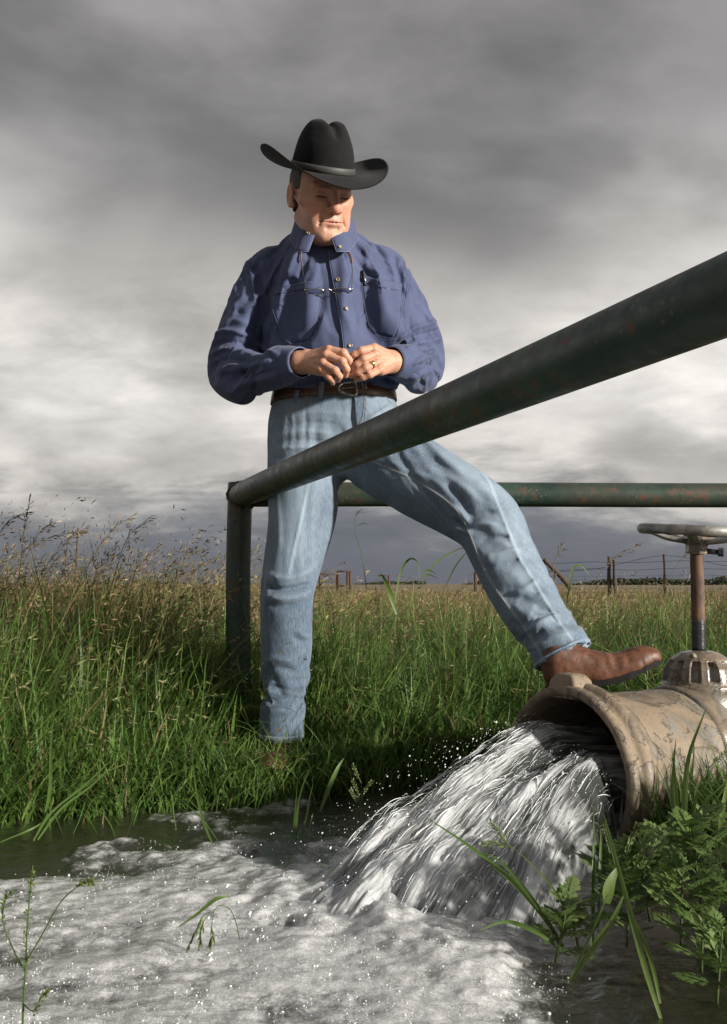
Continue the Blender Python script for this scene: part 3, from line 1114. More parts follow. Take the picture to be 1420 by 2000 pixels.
# ---- head in its own frame: x toward the viewer's right, -y out of the face, z up, eyes at z = 0
HEAD_C = P(628, 381, 2.585)
HR = np.array(Matrix.Rotation(rad(24), 3, 'Z') @ Matrix.Rotation(rad(20), 3, 'X') @ Matrix.Rotation(rad(-4), 3, 'Y'))

def to_head(p):
    return ((p - HEAD_C) @ HR).astype(np.float32)

def from_head(p):
    return np.asarray(p, float) @ HR.T + HEAD_C

NECK = [P4(630, 425, 2.625, 0.052), P4(631, 462, 2.645, 0.054), P4(632, 500, 2.67, 0.066)]

def head_sdf(p):
    q = to_head(p)
    qm = q.copy()
    qm[:, 0] = np.abs(qm[:, 0])
    d = s_ell(q, (0, 0.012, 0.034), (0.077, 0.098, 0.086))
    d = smin(d, s_ell(q, (0, -0.036, -0.030), (0.064, 0.058, 0.088)), 0.03)
    d = smin(d, s_ell(q, (0, -0.046, -0.080), (0.050, 0.046, 0.040)), 0.03)
    d = smin(d, s_cap(qm, (0.054, 0.004, -0.062), (0.030, -0.060, -0.100), 0.017, 0.016), 0.03)      # jaw line
    d = smin(d, s_cap(qm, (0.000, -0.0835, -0.105), (0.015, -0.0820, -0.104), 0.0185, 0.0165), 0.018)   # square chin
    d = smin(d, s_cap(qm, (0.030, -0.072, -0.024), (0.060, -0.038, -0.014), 0.020, 0.014), 0.022)    # cheekbones
    d = smin(d, s_ell(qm, (0.036, -0.062, -0.060), (0.020, 0.022, 0.028)), 0.02)                     # cheek flesh
    d = smax(d, -s_ell(qm, (0.033, -0.1045, -0.001), (0.0215, 0.0205, 0.0145)), 0.010)                  # eye sockets
    d = smin(d, s_cap(qm, (0.007, -0.0900, 0.0175), (0.046, -0.0750, 0.0205), 0.0095, 0.0090), 0.008)  # brow
    d = smin(d, s_ell(qm, (0.0325, -0.0765, -0.0020), (0.0155, 0.0135, 0.0120)), 0.003)              # lid over the eye
    d = smax(d, -s_cap(qm, (0.020, -0.0905, -0.0065), (0.045, -0.0835, -0.0055), 0.0024, 0.0020), 0.0015)  # slit between the lids
    d = smin(d, s_cap(qm, (0.021, -0.0855, -0.0125), (0.043, -0.077, -0.0125), 0.0048, 0.0044), 0.006)     # lower lid bag
    d = smin(d, s_cap(q, (0, -0.088, 0.014), (0, -0.1135, -0.030), 0.0088, 0.0118), 0.008)           # nose
    d = smin(d, s_sphere(q, (0, -0.1140, -0.0345), 0.0138), 0.006)
    d = smin(d, s_ell(qm, (0.0155, -0.1000, -0.0375), (0.0085, 0.0120, 0.0088)), 0.005)
    d = smax(d, -s_sphere(qm, (0.0070, -0.1060, -0.0465), 0.0038), 0.003)
    d = smin(d, s_ell(q, (0, -0.080, -0.068), (0.031, 0.0205, 0.027)), 0.014)                        # muzzle
    d = smin(d, s_cap(qm, (0.0, -0.0985, -0.0625), (0.021, -0.0900, -0.0665), 0.0036, 0.0022), 0.006)
    d = smin(d, s_cap(qm, (0.0, -0.0965, -0.0735), (0.019, -0.0890, -0.0710), 0.0048, 0.0028), 0.006)
    d = smax(d, -s_ell(q, (0, -0.086, -0.0682), (0.0285, 0.026, 0.0013)), 0.0022)
    d = smax(d, -s_cap(qm, (0.0, -0.1025, -0.0850), (0.014, -0.0985, -0.0840), 0.0035, 0.0030), 0.010)
    d = smax(d, -s_cap(qm, (0.0230, -0.1010, -0.0400), (0.0355, -0.0890, -0.0760), 0.0034, 0.0030), 0.006)  # fold beside the mouth
    d = smax(d, -s_cap(qm, (0.0, -0.104, 0.0140), (0.003, -0.1035, 0.0260), 0.0016, 0.0010), 0.003)  # frown
    # ears
    e = s_ell(qm, (0.0805, 0.020, -0.006), (0.0085, 0.0195, 0.0325))
    e = smax(e, -s_ell(qm, (0.0885, 0.017, -0.003), (0.0070, 0.0110, 0.0210)), 0.004)
    e = smin(e, s_sphere(qm, (0.0790, 0.008, -0.031), 0.0085), 0.006)
    d = smin(d, e, 0.006)
    n = s_chain(p, NECK, 0.02, 3)
    return smin(d, n, 0.022)

hv, hf = polygonize(head_sdf, HEAD_C - 0.16, HEAD_C + np.array([0.15, 0.17, 0.13]), 0.0019)
hv = relax(hv, hf, 1, 0.4)
hq = to_head(hv)
ax_ = np.abs(hq[:, 0])
tone = np.tile(np.array([0.51, 0.268, 0.178]), (len(hv), 1))

def blend(tone, m, c):
    return tone * (1 - m[:, None]) + np.asarray(c)[None] * m[:, None]

front = smooth(-0.03, -0.07, hq[:, 1])
cheek = np.exp(-(((ax_ - 0.045) / 0.022) ** 2 + ((hq[:, 2] + 0.035) / 0.026) ** 2)) * front
nose = np.exp(-((ax_ / 0.016) ** 2 + ((hq[:, 2] + 0.032) / 0.016) ** 2)) * front
tone = blend(tone, 0.45 * cheek + 0.5 * nose, (0.54, 0.205, 0.140))
stub = smooth(-0.050, -0.062, hq[:, 2]) * smooth(0.02, -0.02, hq[:, 1]) * (hq[:, 2] > -0.14)
tone = blend(tone, np.clip(0.34 * stub * (0.8 + 0.5 * pnoise(hq[:, 0] * 420, hq[:, 1] * 420, hq[:, 2] * 420)), 0, 1), (0.30, 0.195, 0.150))
mous = np.exp(-((ax_ / 0.026) ** 4 + ((hq[:, 2] + 0.0550) / 0.0060) ** 2)) * front
tone = blend(tone, 0.45 * mous * (0.7 + 0.5 * pnoise(hq[:, 0] * 300, hq[:, 2] * 80)), (0.30, 0.22, 0.175))
lips = np.exp(-(((hq[:, 2] + 0.0685) / 0.0066) ** 4 + (ax_ / 0.022) ** 6)) * front
tone = blend(tone, 0.65 * lips, (0.46, 0.18, 0.135))
brow = np.exp(-(((hq[:, 2] - 0.0175 - 0.05 * (ax_ - 0.03)) / 0.0045) ** 2 + ((ax_ - 0.028) / 0.020) ** 4)) * front
tone = blend(tone, np.clip(0.95 * brow * (0.9 + 0.4 * pnoise(hq[:, 0] * 260, hq[:, 2] * 260)), 0, 1), (0.10, 0.065, 0.045))
lash = np.exp(-(((hq[:, 2] + 0.0065 - 0.04 * (ax_ - 0.033)) / 0.0028) ** 2 + ((ax_ - 0.0325) / 0.0125) ** 6)) * front
tone = blend(tone, 0.92 * lash, (0.035, 0.022, 0.018))

# ---- hands
HAND_R = dict(
    wrist=(585, 708, 2.462), fingers=[
        [(642, 683, 2.405), (671, 689, 2.392), (682, 703, 2.398), (684, 719, 2.412)],
        [(637, 694, 2.396), (669, 706, 2.380), (677, 721, 2.386), (675, 733, 2.402)],
        [(631, 709, 2.396), (655, 724, 2.382), (663, 735, 2.390), (660, 742, 2.404)],
        [(626, 722, 2.402), (642, 736, 2.392), (649, 743, 2.398), (650, 748, 2.410)]],
    thumb=[(600, 694, 2.45), (636, 700, 2.445), (664, 703, 2.432), (688, 704, 2.424)])
HAND_L = dict(
    wrist=(770, 707, 2.472), fingers=[
        [(731, 679, 2.420), (706, 685, 2.405), (692, 692, 2.408), (683, 698, 2.416)],
        [(733, 692, 2.412), (711, 701, 2.394), (698, 711, 2.398), (688, 720, 2.408)],
        [(737, 708, 2.412), (715, 718, 2.394), (700, 727, 2.398), (686, 734, 2.410)],
        [(743, 722, 2.420), (723, 732, 2.404), (709, 738, 2.408), (696, 741, 2.418)]],
    thumb=[(756, 696, 2.46), (728, 697, 2.455), (706, 698, 2.442), (690, 703, 2.432)])

def hand_sdf(h):
    wr = P(*h['wrist'])
    fl = [[P(*j) for j in f] for f in h['fingers']]
    th = [P(*j) for j in h['thumb']]
    inward = np.array([0, 0.012, 0])
    def f(p):
        d = None
        for i, fg in enumerate(fl):
            m = s_cap(p, wr + inward * 0.5, fg[0] + inward * 0.9, 0.0225, 0.0135)
            d = m if d is None else smin(d, m, 0.012)
        d = smin(d, s_cap(p, wr, th[1], 0.022, 0.014), 0.012)
        for i, fg in enumerate(fl):
            r = (0.0100, 0.0102, 0.0097, 0.0086)[i]
            kn = s_sphere(p, fg[0], r * 1.10)
            g = s_cap(p, fg[0], fg[1], r * 1.02, r * 0.98)
            g = smin(g, s_sphere(p, fg[1], r * 1.06), 0.003)
            g = smin(g, s_cap(p, fg[1], fg[2], r * 0.95, r * 0.88), 0.003)
            g = smin(g, s_cap(p, fg[2], fg[3], r * 0.90, r * 0.76), 0.003)
            g = smin(g, kn, 0.004)
            # fingers stay apart from each other but melt into the knuckles
            d = smin(d, g, 0.0045)
        g = s_cap(p, th[0], th[1], 0.016, 0.0125)
        g = smin(g, s_cap(p, th[1], th[2], 0.0125, 0.0108), 0.004)
        g = smin(g, s_cap(p, th[2], th[3], 0.0108, 0.0088), 0.004)
        d = smin(d, g, 0.005)
        # tendons and a vein on the back of the hand
        for fg in fl:
            d = smin(d, s_cap(p, wr + np.array([0, -0.019, 0]), fg[0] + np.array([0, -0.0065, 0]), 0.0022, 0.0032), 0.007)
        return d
    return f

def hand_mesh(h, back):
    pts = [P(*h['wrist'])] + [P(*j) for f in h['fingers'] + [h['thumb']] for j in f]
    lo, hi = np.min(pts, 0) - 0.03, np.max(pts, 0) + 0.03
    wr = P(*h['wrist'])
    base = hand_sdf(h)
    lo, hi = np.minimum(lo, back - 0.04), np.maximum(hi, back + 0.04)
    V, F = polygonize(lambda p: smin(base(p), s_cap(p, wr, back, 0.0265, 0.030), 0.012), lo, hi, 0.0016)
    V = relax(V, F, 1, 0.35)
    tn = np.tile(np.array([0.47, 0.255, 0.168]), (len(V), 1))
    for fg in h['fingers']:
        for k, w in ((0, 0.010), (1, 0.0085), (2, 0.007)):
            m = np.exp(-(np.linalg.norm(V - P(*fg[k]), axis=1) / (w * 1.3)) ** 2)
            tn = blend(tn, 0.45 * m, (0.50, 0.195, 0.130))
    # fine creases over the knuckles
    N = vnormals(V, F)
    dsp = np.zeros(len(V))
    for fg in h['fingers']:
        for k in (1, 2):
            a, b = P(*fg[k - 1]), P(*fg[k + 1] if k + 1 < len(fg) else fg[k])
            t = (b - a) / np.linalg.norm(b - a)
            rel = V - P(*fg[k])
            s = rel @ t
            dsp -= 0.0006 * np.exp(-(s / 0.006) ** 2) * np.cos(s / 0.0019) ** 2 * (np.linalg.norm(rel, axis=1) < 0.014)
    return V + N * dsp[:, None], F, tn

hr = hand_mesh(HAND_R, P(535, 716, 2.535))
hl = hand_mesh(HAND_L, P(796, 710, 2.545))

# ---- body under the clothes (kept a little inside them)
TORSO_PX = [(462, 636, 0.060, 0.060, 2.662), (474, 636, 0.108, 0.072, 2.668), (488, 637, 0.152, 0.086, 2.676), (505, 638, 0.165, 0.100, 2.682), (540, 642, 0.182, 0.116, 2.684),
            (600, 646, 0.188, 0.130, 2.684), (660, 649, 0.183, 0.140, 2.684), (715, 651, 0.180, 0.143, 2.684), (745, 652, 0.176, 0.138, 2.684), (762, 652, 0.168, 0.128, 2.684), (785, 652, 0.158, 0.118, 2.684)]

def rows_of(tab, da=0.0):
    out = []
    for py, px, a, b, Y in tab:
        c = P(px, py, Y)
        out.append((c[2], c[0], c[1], a + da, b + da))
    return out

PELV_PX = [(738, 652, 0.150, 0.112, 2.685), (765, 652, 0.160, 0.118, 2.685), (800, 652, 0.168, 0.124, 2.685), (835, 655, 0.172, 0.126, 2.685), (870, 658, 0.165, 0.120, 2.685), (905, 660, 0.120, 0.095, 2.685)]
LEG_S = [P4(598, 845, 2.69, 0.098), P4(594, 930, 2.688, 0.095), P4(590, 1010, 2.684, 0.085), P4(574, 1090, 2.672, 0.073), P4(563, 1145, 2.664, 0.067),
         P4(562, 1200, 2.672, 0.065), P4(560, 1300, 2.685, 0.064), P4(551, 1400, 2.690, 0.057), P4(550, 1475, 2.690, 0.056)]
LEG_B = [P4(712, 858, 2.675, 0.100), P4(775, 893, 2.635, 0.100), P4(850, 934, 2.585, 0.093), P4(915, 968, 2.54, 0.084), P4(962, 1003, 2.505, 0.078), P4(987, 1060, 2.478, 0.074),
         P4(1020, 1130, 2.448, 0.075), P4(1068, 1220, 2.405, 0.070), P4(1108, 1295, 2.37, 0.0665), P4(1130, 1335, 2.352, 0.066)]
ARM_R = [P4(506, 524, 2.694, 0.058), P4(480, 580, 2.704, 0.061), P4(457, 650, 2.712, 0.066), P4(450, 700, 2.700, 0.068), P4(480, 718, 2.635, 0.069), P4(528, 718, 2.545, 0.056), P4(563, 712, 2.485, 0.042)]
ARM_L = [P4(766, 526, 2.694, 0.056), P4(792, 580, 2.704, 0.058), P4(818, 640, 2.712, 0.064), P4(826, 690, 2.700, 0.063), P4(816, 712, 2.64, 0.060), P4(800, 712, 2.560, 0.050), P4(785, 708, 2.505, 0.041)]

def thin(ch, dr):
    return [(x, y, z, max(r - dr, 0.025)) for x, y, z, r in ch]

def body_sdf(p):
    d = s_loft(p, rows_of(TORSO_PX, -0.03))
    d = smin(d, s_loft(p, rows_of(PELV_PX, -0.025)), 0.04)
    for ch, dr in ((ARM_R, 0.034), (ARM_L, 0.032), (LEG_S[:-1], 0.024), (LEG_B[:-2], 0.026)):
        d = smin(d, s_chain(p, thin(ch, dr), 0.01, 2), 0.03)
    return smin(d, s_chain(p, [(x, y, z, r - 0.004) for x, y, z, r in NECK], 0.02, 2), 0.02)

bv, bf = polygonize(body_sdf, (-0.50, 2.25, -0.02), (0.62, 2.86, 1.52), 0.011)
bt = np.tile(np.array([0.47, 0.25, 0.155]), (len(bv), 1))
Vall = np.concatenate([bv, hv, hr[0], hl[0]])
o1, o2, o3 = len(bv), len(bv) + len(hv), len(bv) + len(hv) + len(hr[0])
Fall = np.concatenate([bf, hf + o1, hr[1] + o2, hl[1] + o3])
Tall = np.concatenate([bt, tone, hr[2], hl[2]])
foot = P(551, 1480, 2.69)
man_loc = np.array([foot[0], foot[1], 0.0])
man = obj('person', make_mesh('person', Vall - man_loc, Fall, col={'tone': np.clip(Tall, 0, 1)}), M_SKIN, loc=tuple(man_loc),
          label='man in black hat, blue shirt and jeans, one boot up on the outlet pipe', cat='person')

def mput(name, V, F, m, parent=None, smooth_=True, col=None, solid=0.0, sub=0, off=1.0):
    o = obj(name, make_mesh(name, np.asarray(V, float) - man_loc, F, smooth=smooth_, col=col), m, parent or man)
    if solid:
        s = o.modifiers.new('thick', 'SOLIDIFY')
        s.thickness = solid
        s.offset = off
    if sub:
        s = o.modifiers.new('sub', 'SUBSURF')
        s.levels = s.render_levels = sub
    return o

# ---- hair at the temples and nape
def hair_sdf(p):
    q = to_head(p)
    qm = q.copy()
    qm[:, 0] = np.abs(qm[:, 0])
    d = s_ell(q, (0, 0.013, 0.032), (0.0805, 0.1015, 0.088)) + 0.0012 * pnoise(q[:, 0] * 160, q[:, 1] * 160, q[:, 2] * 60)
    d = smin(d, s_ell(q, (0, 0.045, -0.03), (0.064, 0.060, 0.062)), 0.02)
    line = -0.018 + 0.5 * (q[:, 1] - 0.0) - 0.9 * np.maximum(q[:, 1] - 0.035, 0)         # hair line rises to the temple
    d = smax(d, -(q[:, 2] - 0.006 + 1.1 * np.clip(q[:, 1] - 0.018, 0.0, 0.05)), 0.004)
    d = smax(d, -(q[:, 1] + 0.030), 0.006)
    d = smax(d, np.minimum(0.072 - q[:, 1], 0.008 - q[:, 2]), 0.004)
    e = s_ell(qm, (0.082, 0.020, -0.006), (0.016, 0.023, 0.036))
    d = smax(d, -e, 0.003)
    return d

hv2, hf2 = polygonize(hair_sdf, HEAD_C - 0.14, HEAD_C + 0.15, 0.003)
t = NT('short_greying_hair')
t.set(Base_Color=t.mix(t.rng(t.noise(300, 3), 0.35, 0.7), (0.020, 0.015, 0.012), (0.13, 0.11, 0.095)), Roughness=0.7, Normal=t.bump(t.noise(420, 3), 0.9, 0.002))
mput('hair', hv2, hf2, t.m)

# ---- hat, in the head frame with a little extra forward tip
HT = np.array(Matrix.Rotation(rad(7), 3, 'X') @ Matrix.Rotation(rad(1), 3, 'Y'))
HAT_O = np.array([0, 0.004, 0.059])

def hat_world(p):
    return from_head(np.asarray(p, float) @ HT.T + HAT_O)

def hat_parts():
    na = 160
    th = np.linspace(0, 2 * math.pi, na, endpoint=False)
    ct, st = np.cos(th), np.sin(th)                   # st < 0 : front
    ca, cb = 0.0830, 0.1040
    # crown: tapers, then rounds over into the creased top
    rows = []
    CH = 0.124
    for s in np.linspace(0, 1, 34):
        k = np.interp(s, [0, 0.2, 0.4, 0.6, 0.75, 0.87, 0.95, 1.0], [1.0, 0.955, 0.905, 0.84, 0.765, 0.675, 0.585, 0.50])
        rows.append(np.stack([ca * k * ct, cb * (k + 0.06 * s) * st, np.full(na, CH * s)], 1))
    top = rows[-1].copy()
    for s in np.linspace(0.93, 0.02, 18):
        rows.append(np.stack([top[:, 0] * s, top[:, 1] * s, np.full(na, CH + 0.010 * (1 - s ** 2.0))], 1))
    V = np.concatenate(rows)
    x, y, z = V.T
    up = smooth(0.45, 1.0, z / CH)
    # cattleman: one deep crease along the top, one dent on each side toward the front
    crease = 0.021 * np.exp(-(x / 0.015) ** 2) * smooth(0.62, 1.0, z / CH)
    z2 = z - crease
    dent = np.exp(-((y + 0.046) / 0.036) ** 2) * np.exp(-((z - CH * 0.84) / 0.032) ** 2)
    x2 = x - np.sign(x) * 0.004 * dent * smooth(0.02, 0.05, np.abs(x))
    z2 = z2 - 0.014 * smooth(-0.02, -0.10, y) * up * 0.3 + 0.0 * x
    pinch = smooth(0.02, -0.09, y) * up
    x2 = x2 * (1 - 0.12 * pinch)
    z2 = z2 - 0.012 * smooth(0.0, 0.10, y) * up
    V = np.stack([x2, y, z2], 1)
    nr = len(rows)
    F = np.array([(i * na + j, i * na + (j + 1) % na, (i + 1) * na + (j + 1) % na, (i + 1) * na + j) for i in range(nr - 1) for j in range(na)])
    c_tip = len(V)
    # brim
    nb = 26
    B = []
    for s in np.linspace(0, 1, nb):
        wid = 0.094 + 0.006 * np.abs(st) ** 2
        r0 = np.stack([ca * ct, cb * st], 1)
        dirv = np.stack([ct / ca, st / cb], 1)
        dirv /= np.linalg.norm(dirv, axis=1, keepdims=True)
        side = np.abs(ct) ** 1.7
        curl = side * (0.047 * s ** 1.8)
        inw = side * 0.014 * s ** 2.6
        dip = (1 - side) * (0.024 * s ** 1.4) * np.where(st < 0, 1.0, 0.8)
        xy = r0 + dirv * (wid * s - inw)[:, None]
        B.append(np.stack([xy[:, 0], xy[:, 1], 0.004 * s + curl - dip], 1))
    BV = np.concatenate(B)
    BF = np.array([(i * na + j, i * na + (j + 1) % na, (i + 1) * na + (j + 1) % na, (i + 1) * na + j) for i in range(nb - 1) for j in range(na)])[:, ::-1]
    # band
    D = []
    for zz, o in ((0.004, 0.0006), (0.007, 0.0026), (0.015, 0.0028), (0.019, 0.0020), (0.020, 0.0004)):
        k = np.interp(zz / CH, [0, 0.2, 0.4], [1.0, 0.955, 0.905])
        D.append(np.stack([(ca * k + o) * ct, (cb * (k + 0.06 * zz / CH) + o) * st, np.full(na, zz)], 1))
    DV = np.concatenate(D)
    DF = np.array([(i * na + j, i * na + (j + 1) % na, (i + 1) * na + (j + 1) % na, (i + 1) * na + j) for i in range(4) for j in range(na)])
    return (V, F), (BV, BF), (DV, DF)

(cv, cf), (brv, brf), (dv_, df_) = hat_parts()
cf = np.concatenate([cf, ])
t = NT('black_felt')
fz = t.noise(900, 2, 0.6)
t.set(Base_Color=t.mix(t.rng(t.noise(18, 4), 0.3, 0.7), (0.0080, 0.0076, 0.0080), (0.0120, 0.0112, 0.0116)), Roughness=0.95, Specular_IOR_Level=0.15, Sheen_Weight=0.04, Sheen_Roughness=0.5,
      Normal=t.bump(t.math('ADD', fz, t.noise(50, 4)), 0.4, 0.0012))
M_FELT = t.m
hat = mput('cowboy_hat', hat_world(cv), cf, M_FELT)
mput('hat_brim', hat_world(brv), brf, M_FELT, hat, solid=0.0032, off=0.0)
t = NT('grey_black_hat_ribbon')
t.set(Base_Color=t.mix(t.noise(300, 2, vec=t.mapping(scale=(0.1, 0.1, 1))), (0.028, 0.027, 0.026), (0.060, 0.058, 0.054)), Roughness=0.6)
mput('hat_band', hat_world(dv_), df_, t.m, hat)

# ---- shirt
def shirt_sdf(p):
    d = s_loft(p, rows_of(TORSO_PX), pw=2.35)
    d = smin(d, s_chain(p, [P4(596, 474, 2.668, 0.030), P4(548, 487, 2.675, 0.036), P4(503, 505, 2.69, 0.046)], 0.02, 3), 0.035)
    d = smin(d, s_chain(p, [P4(672, 476, 2.668, 0.030), P4(724, 488, 2.675, 0.036), P4(769, 507, 2.69, 0.046)], 0.02, 3), 0.035)
    for s in (-1, 1):
        d = smin(d, s_ell(p, P(645 + s * 62, 570, 2.585), (0.085, 0.045, 0.085)), 0.04)       # chest
    arms = np.minimum(s_chain(p, ARM_R, 0.012, 4), s_chain(p, ARM_L, 0.012, 4))
    d = smin(d, arms, 0.016)
    # open neck
    d = smax(d, -s_chain(p, [P4(632, 436, 2.62, 0.058), P4(634, 452, 2.628, 0.056), P4(635, 466, 2.632, 0.053)], 0.01, 3), 0.008)
    return d

sv, sf = polygonize(shirt_sdf, (-0.46, 2.38, 0.98), (0.26, 2.84, 1.50), 0.0083)
sv = relax(sv, sf, 2, 0.5)
_wr, _wl, _nk = P(563, 712, 2.485), P(785, 708, 2.505), P(634, 462, 2.63)
_zb, _zn = P(650, 768, 2.684)[2], P(640, 505, 2.6)[2]
nr_ = np.hypot(sv[:, 0] - _nk[0], sv[:, 1] - _nk[1])
sv, sf = cut_faces(sv, sf, (np.linalg.norm(sv - _wr, axis=1) < 0.034) | (np.linalg.norm(sv - _wl, axis=1) < 0.034) | ((sv[:, 2] < _zb - 0.012) & (np.minimum(s_chain(sv.astype(np.float32), ARM_R, 0.012, 4), s_chain(sv.astype(np.float32), ARM_L, 0.012, 4)) > 0.012)) | ((nr_ < 0.052) & (sv[:, 2] > P(640, 474, 2.6)[2])))
pin = np.full(len(sv), 0.045)
for w in (_wr, _wl):
    pin = np.maximum(pin, 1 - smooth(0.05, 0.075, np.linalg.norm(sv - w, axis=1)))
pin = np.maximum(pin, (1 - smooth(_zb, _zb + 0.02, sv[:, 2])) * ((sv[:, 0] > -0.27) & (sv[:, 0] < 0.095)))
pin = np.maximum(pin, (1 - smooth(0.075, 0.10, np.hypot(sv[:, 0] - _nk[0], sv[:, 1] - _nk[1]))) * (sv[:, 2] > _zn - 0.01))
sv, sf = drape(sv, sf, pin, (bv, bf), 18, 0.05, 60, 0.35, quality=7)
sv, sf = subdivide(sv, sf)
SHIRT_FOLDS = [
    # viewer's left sleeve: folds fanning out of the elbow bend
    ([(408, 662), (440, 646), (478, 652), (505, 668)], 7, 9), ([(404, 682), (440, 666), (480, 672), (520, 690)], 6, -7),
    ([(403, 700), (436, 682), (470, 686), (512, 700)], 7, 9), ([(408, 722), (440, 700), (472, 702), (500, 712)], 6, -6),
    ([(415, 738), (448, 716), (482, 716), (530, 704)], 7, 8), ([(440, 752), (470, 732), (505, 730), (540, 722)], 7, -6),
    ([(452, 762), (486, 744), (520, 738), (545, 732)], 7, 6), ([(500, 668), (520, 684), (545, 690)], 5, 6), ([(478, 716), (476, 730), (484, 745)], 4, -6),
    ([(520, 690), (535, 700), (545, 715)], 4, -5), ([(428, 640), (455, 625), (488, 632)], 8, 5), ([(424, 622), (452, 606), (480, 612)], 9, -4),
    # shoulder and armhole, left
    ([(476, 500), (486, 520), (496, 552), (500, 590)], 7, 8), ([(492, 503), (506, 535), (512, 575), (512, 620)], 8, -9), ([(512, 505), (520, 540), (524, 570)], 9, 6),
    ([(470, 520), (478, 545), (484, 580)], 7, -4), ([(455, 540), (460, 580), (452, 620)], 10, 4),
    # neck to chest, left
    ([(588, 482), (572, 510), (560, 545)], 8, 6), ([(605, 490), (596, 520), (584, 548)], 7, -5), ([(618, 496), (618, 530), (610, 560)], 8, 6),
    ([(560, 480), (548, 505), (540, 540)], 9, -5), ([(540, 485), (530, 510), (528, 545)], 9, 4),
    ([(560, 590), (550, 630), (552, 668)], 10, -4), ([(630, 560), (622, 610), (600, 668)], 14, -9), ([(600, 600), (590, 640), (588, 675)], 10, 4),
    # viewer's right chest
    ([(690, 478), (712, 500), (735, 525)], 8, -4), ([(705, 475), (735, 500), (762, 520)], 9, 4), ([(700, 600), (705, 640), (722, 670)], 8, 4), ([(716, 610), (720, 645), (740, 672)], 7, -4),
    ([(770, 500), (782, 540), (786, 590)], 8, -6), ([(756, 505), (770, 540), (776, 580)], 8, 4), ([(788, 505), (800, 535), (806, 580)], 7, 4),
    # viewer's right sleeve
    ([(772, 668), (805, 642), (835, 632), (866, 622)], 6, 8), ([(772, 680), (806, 658), (838, 650), (868, 640)], 6, -7), ([(780, 690), (815, 670), (845, 664), (868, 655)], 6, 8),
    ([(795, 700), (825, 684), (860, 672)], 6, -6), ([(802, 714), (830, 698), (858, 690)], 6, 7), ([(800, 728), (825, 716), (852, 706)], 6, -6), ([(800, 740), (822, 732), (846, 722)], 6, 6),
    ([(815, 735), (812, 720), (820, 705)], 4, -5), ([(820, 560), (845, 600), (862, 630)], 9, 4), ([(800, 585), (825, 612), (850, 640)], 8, -4),
    # blouse above the belt
    ([(545, 740), (580, 752), (620, 752)], 7, 6), ([(560, 725), (600, 738), (640, 748)], 7, -5), ([(740, 745), (765, 752), (785, 745)], 7, 6), ([(535, 700), (545, 730), (550, 755)], 8, -5),
    ([(715, 752), (735, 742), (770, 738)], 5, -5),
]
sv = sculpt(sv, sf, [(a, b * 0.72, c * 1.25) for a, b, c in SHIRT_FOLDS])
sv = relax(sv, sf, 1, 0.3)
shirt = mput('shirt', sv, sf, M_SHIRT)
BV_SHIRT = BVHTree.FromPolygons([tuple(v) for v in sv], [tuple(int(i) for i in f) for f in sf])

def hit(px, py, bvh):
    d = Vector(ray(px, py)).normalized()
    loc, nrm, _, _ = bvh.ray_cast(Vector(CAMP), d)
    if loc is None:
        return None, None
    nn = np.array(nrm)
    if nn @ np.array(d) > 0:
        nn = -nn
    return np.array(loc), nn

def patch(name, quad, bvh, m, parent, nu=14, nv=14, off=0.0015, thick=0.0016, rnd=0.0, smooth_it=2):
    """a piece of cloth sewn on: quad corners in photo pixels (tl, tr, br, bl), laid on the surface"""
    q = np.asarray(quad, float)
    G_ = np.full((nv + 1, nu + 1, 3), np.nan)
    for j in range(nv + 1):
        for i in range(nu + 1):
            u, v = i / nu, j / nv
            if rnd and v > 0.7:                     # rounded lower corners
                e = (v - 0.7) / 0.3
                u = 0.5 + (u - 0.5) * (1 - rnd * e * e)
            c = (q[0] * (1 - u) + q[1] * u) * (1 - v) + (q[3] * (1 - u) + q[2] * u) * v
            l, n = hit(c[0], c[1], bvh)
            if l is not None:
                G_[j, i] = l + n * off
    if np.isnan(G_).any():
        ok = ~np.isnan(G_[..., 0])
        for j, i in np.argwhere(~ok):
            k = np.argwhere(ok)
            G_[j, i] = G_[tuple(k[np.argmin(((k - (j, i)) ** 2).sum(1))])]
    for _ in range(smooth_it):
        H = G_.copy()
        H[1:-1, 1:-1] = 0.5 * G_[1:-1, 1:-1] + 0.125 * (G_[:-2, 1:-1] + G_[2:, 1:-1] + G_[1:-1, :-2] + G_[1:-1, 2:])
        G_ = H
    V = G_.reshape(-1, 3)
    F = np.array([(j * (nu + 1) + i, (j + 1) * (nu + 1) + i, (j + 1) * (nu + 1) + i + 1, j * (nu + 1) + i + 1) for j in range(nv) for i in range(nu)])
    return mput(name, V, F, m, parent, solid=thick, off=1.0)

def line_on(pxs, bvh, off=0.001):
    out = []
    for px, py in pxs:
        l, n = hit(px, py, bvh)
        if l is not None:
            out.append(l + n * off)
    return np.array(out)

def seam(name, pxs, bvh, m, parent, r=0.0009, sub=8, off=0.0006):
    p = line_on(catmull(np.asarray(pxs, float), sub), bvh, off)
    if len(p) < 3:
        return None
    q = p.copy()
    q[1:-1] = 0.5 * p[1:-1] + 0.25 * (p[:-2] + p[2:])
    V, F = tube(q, r, 6)
    return mput(name, V, F, m, parent)

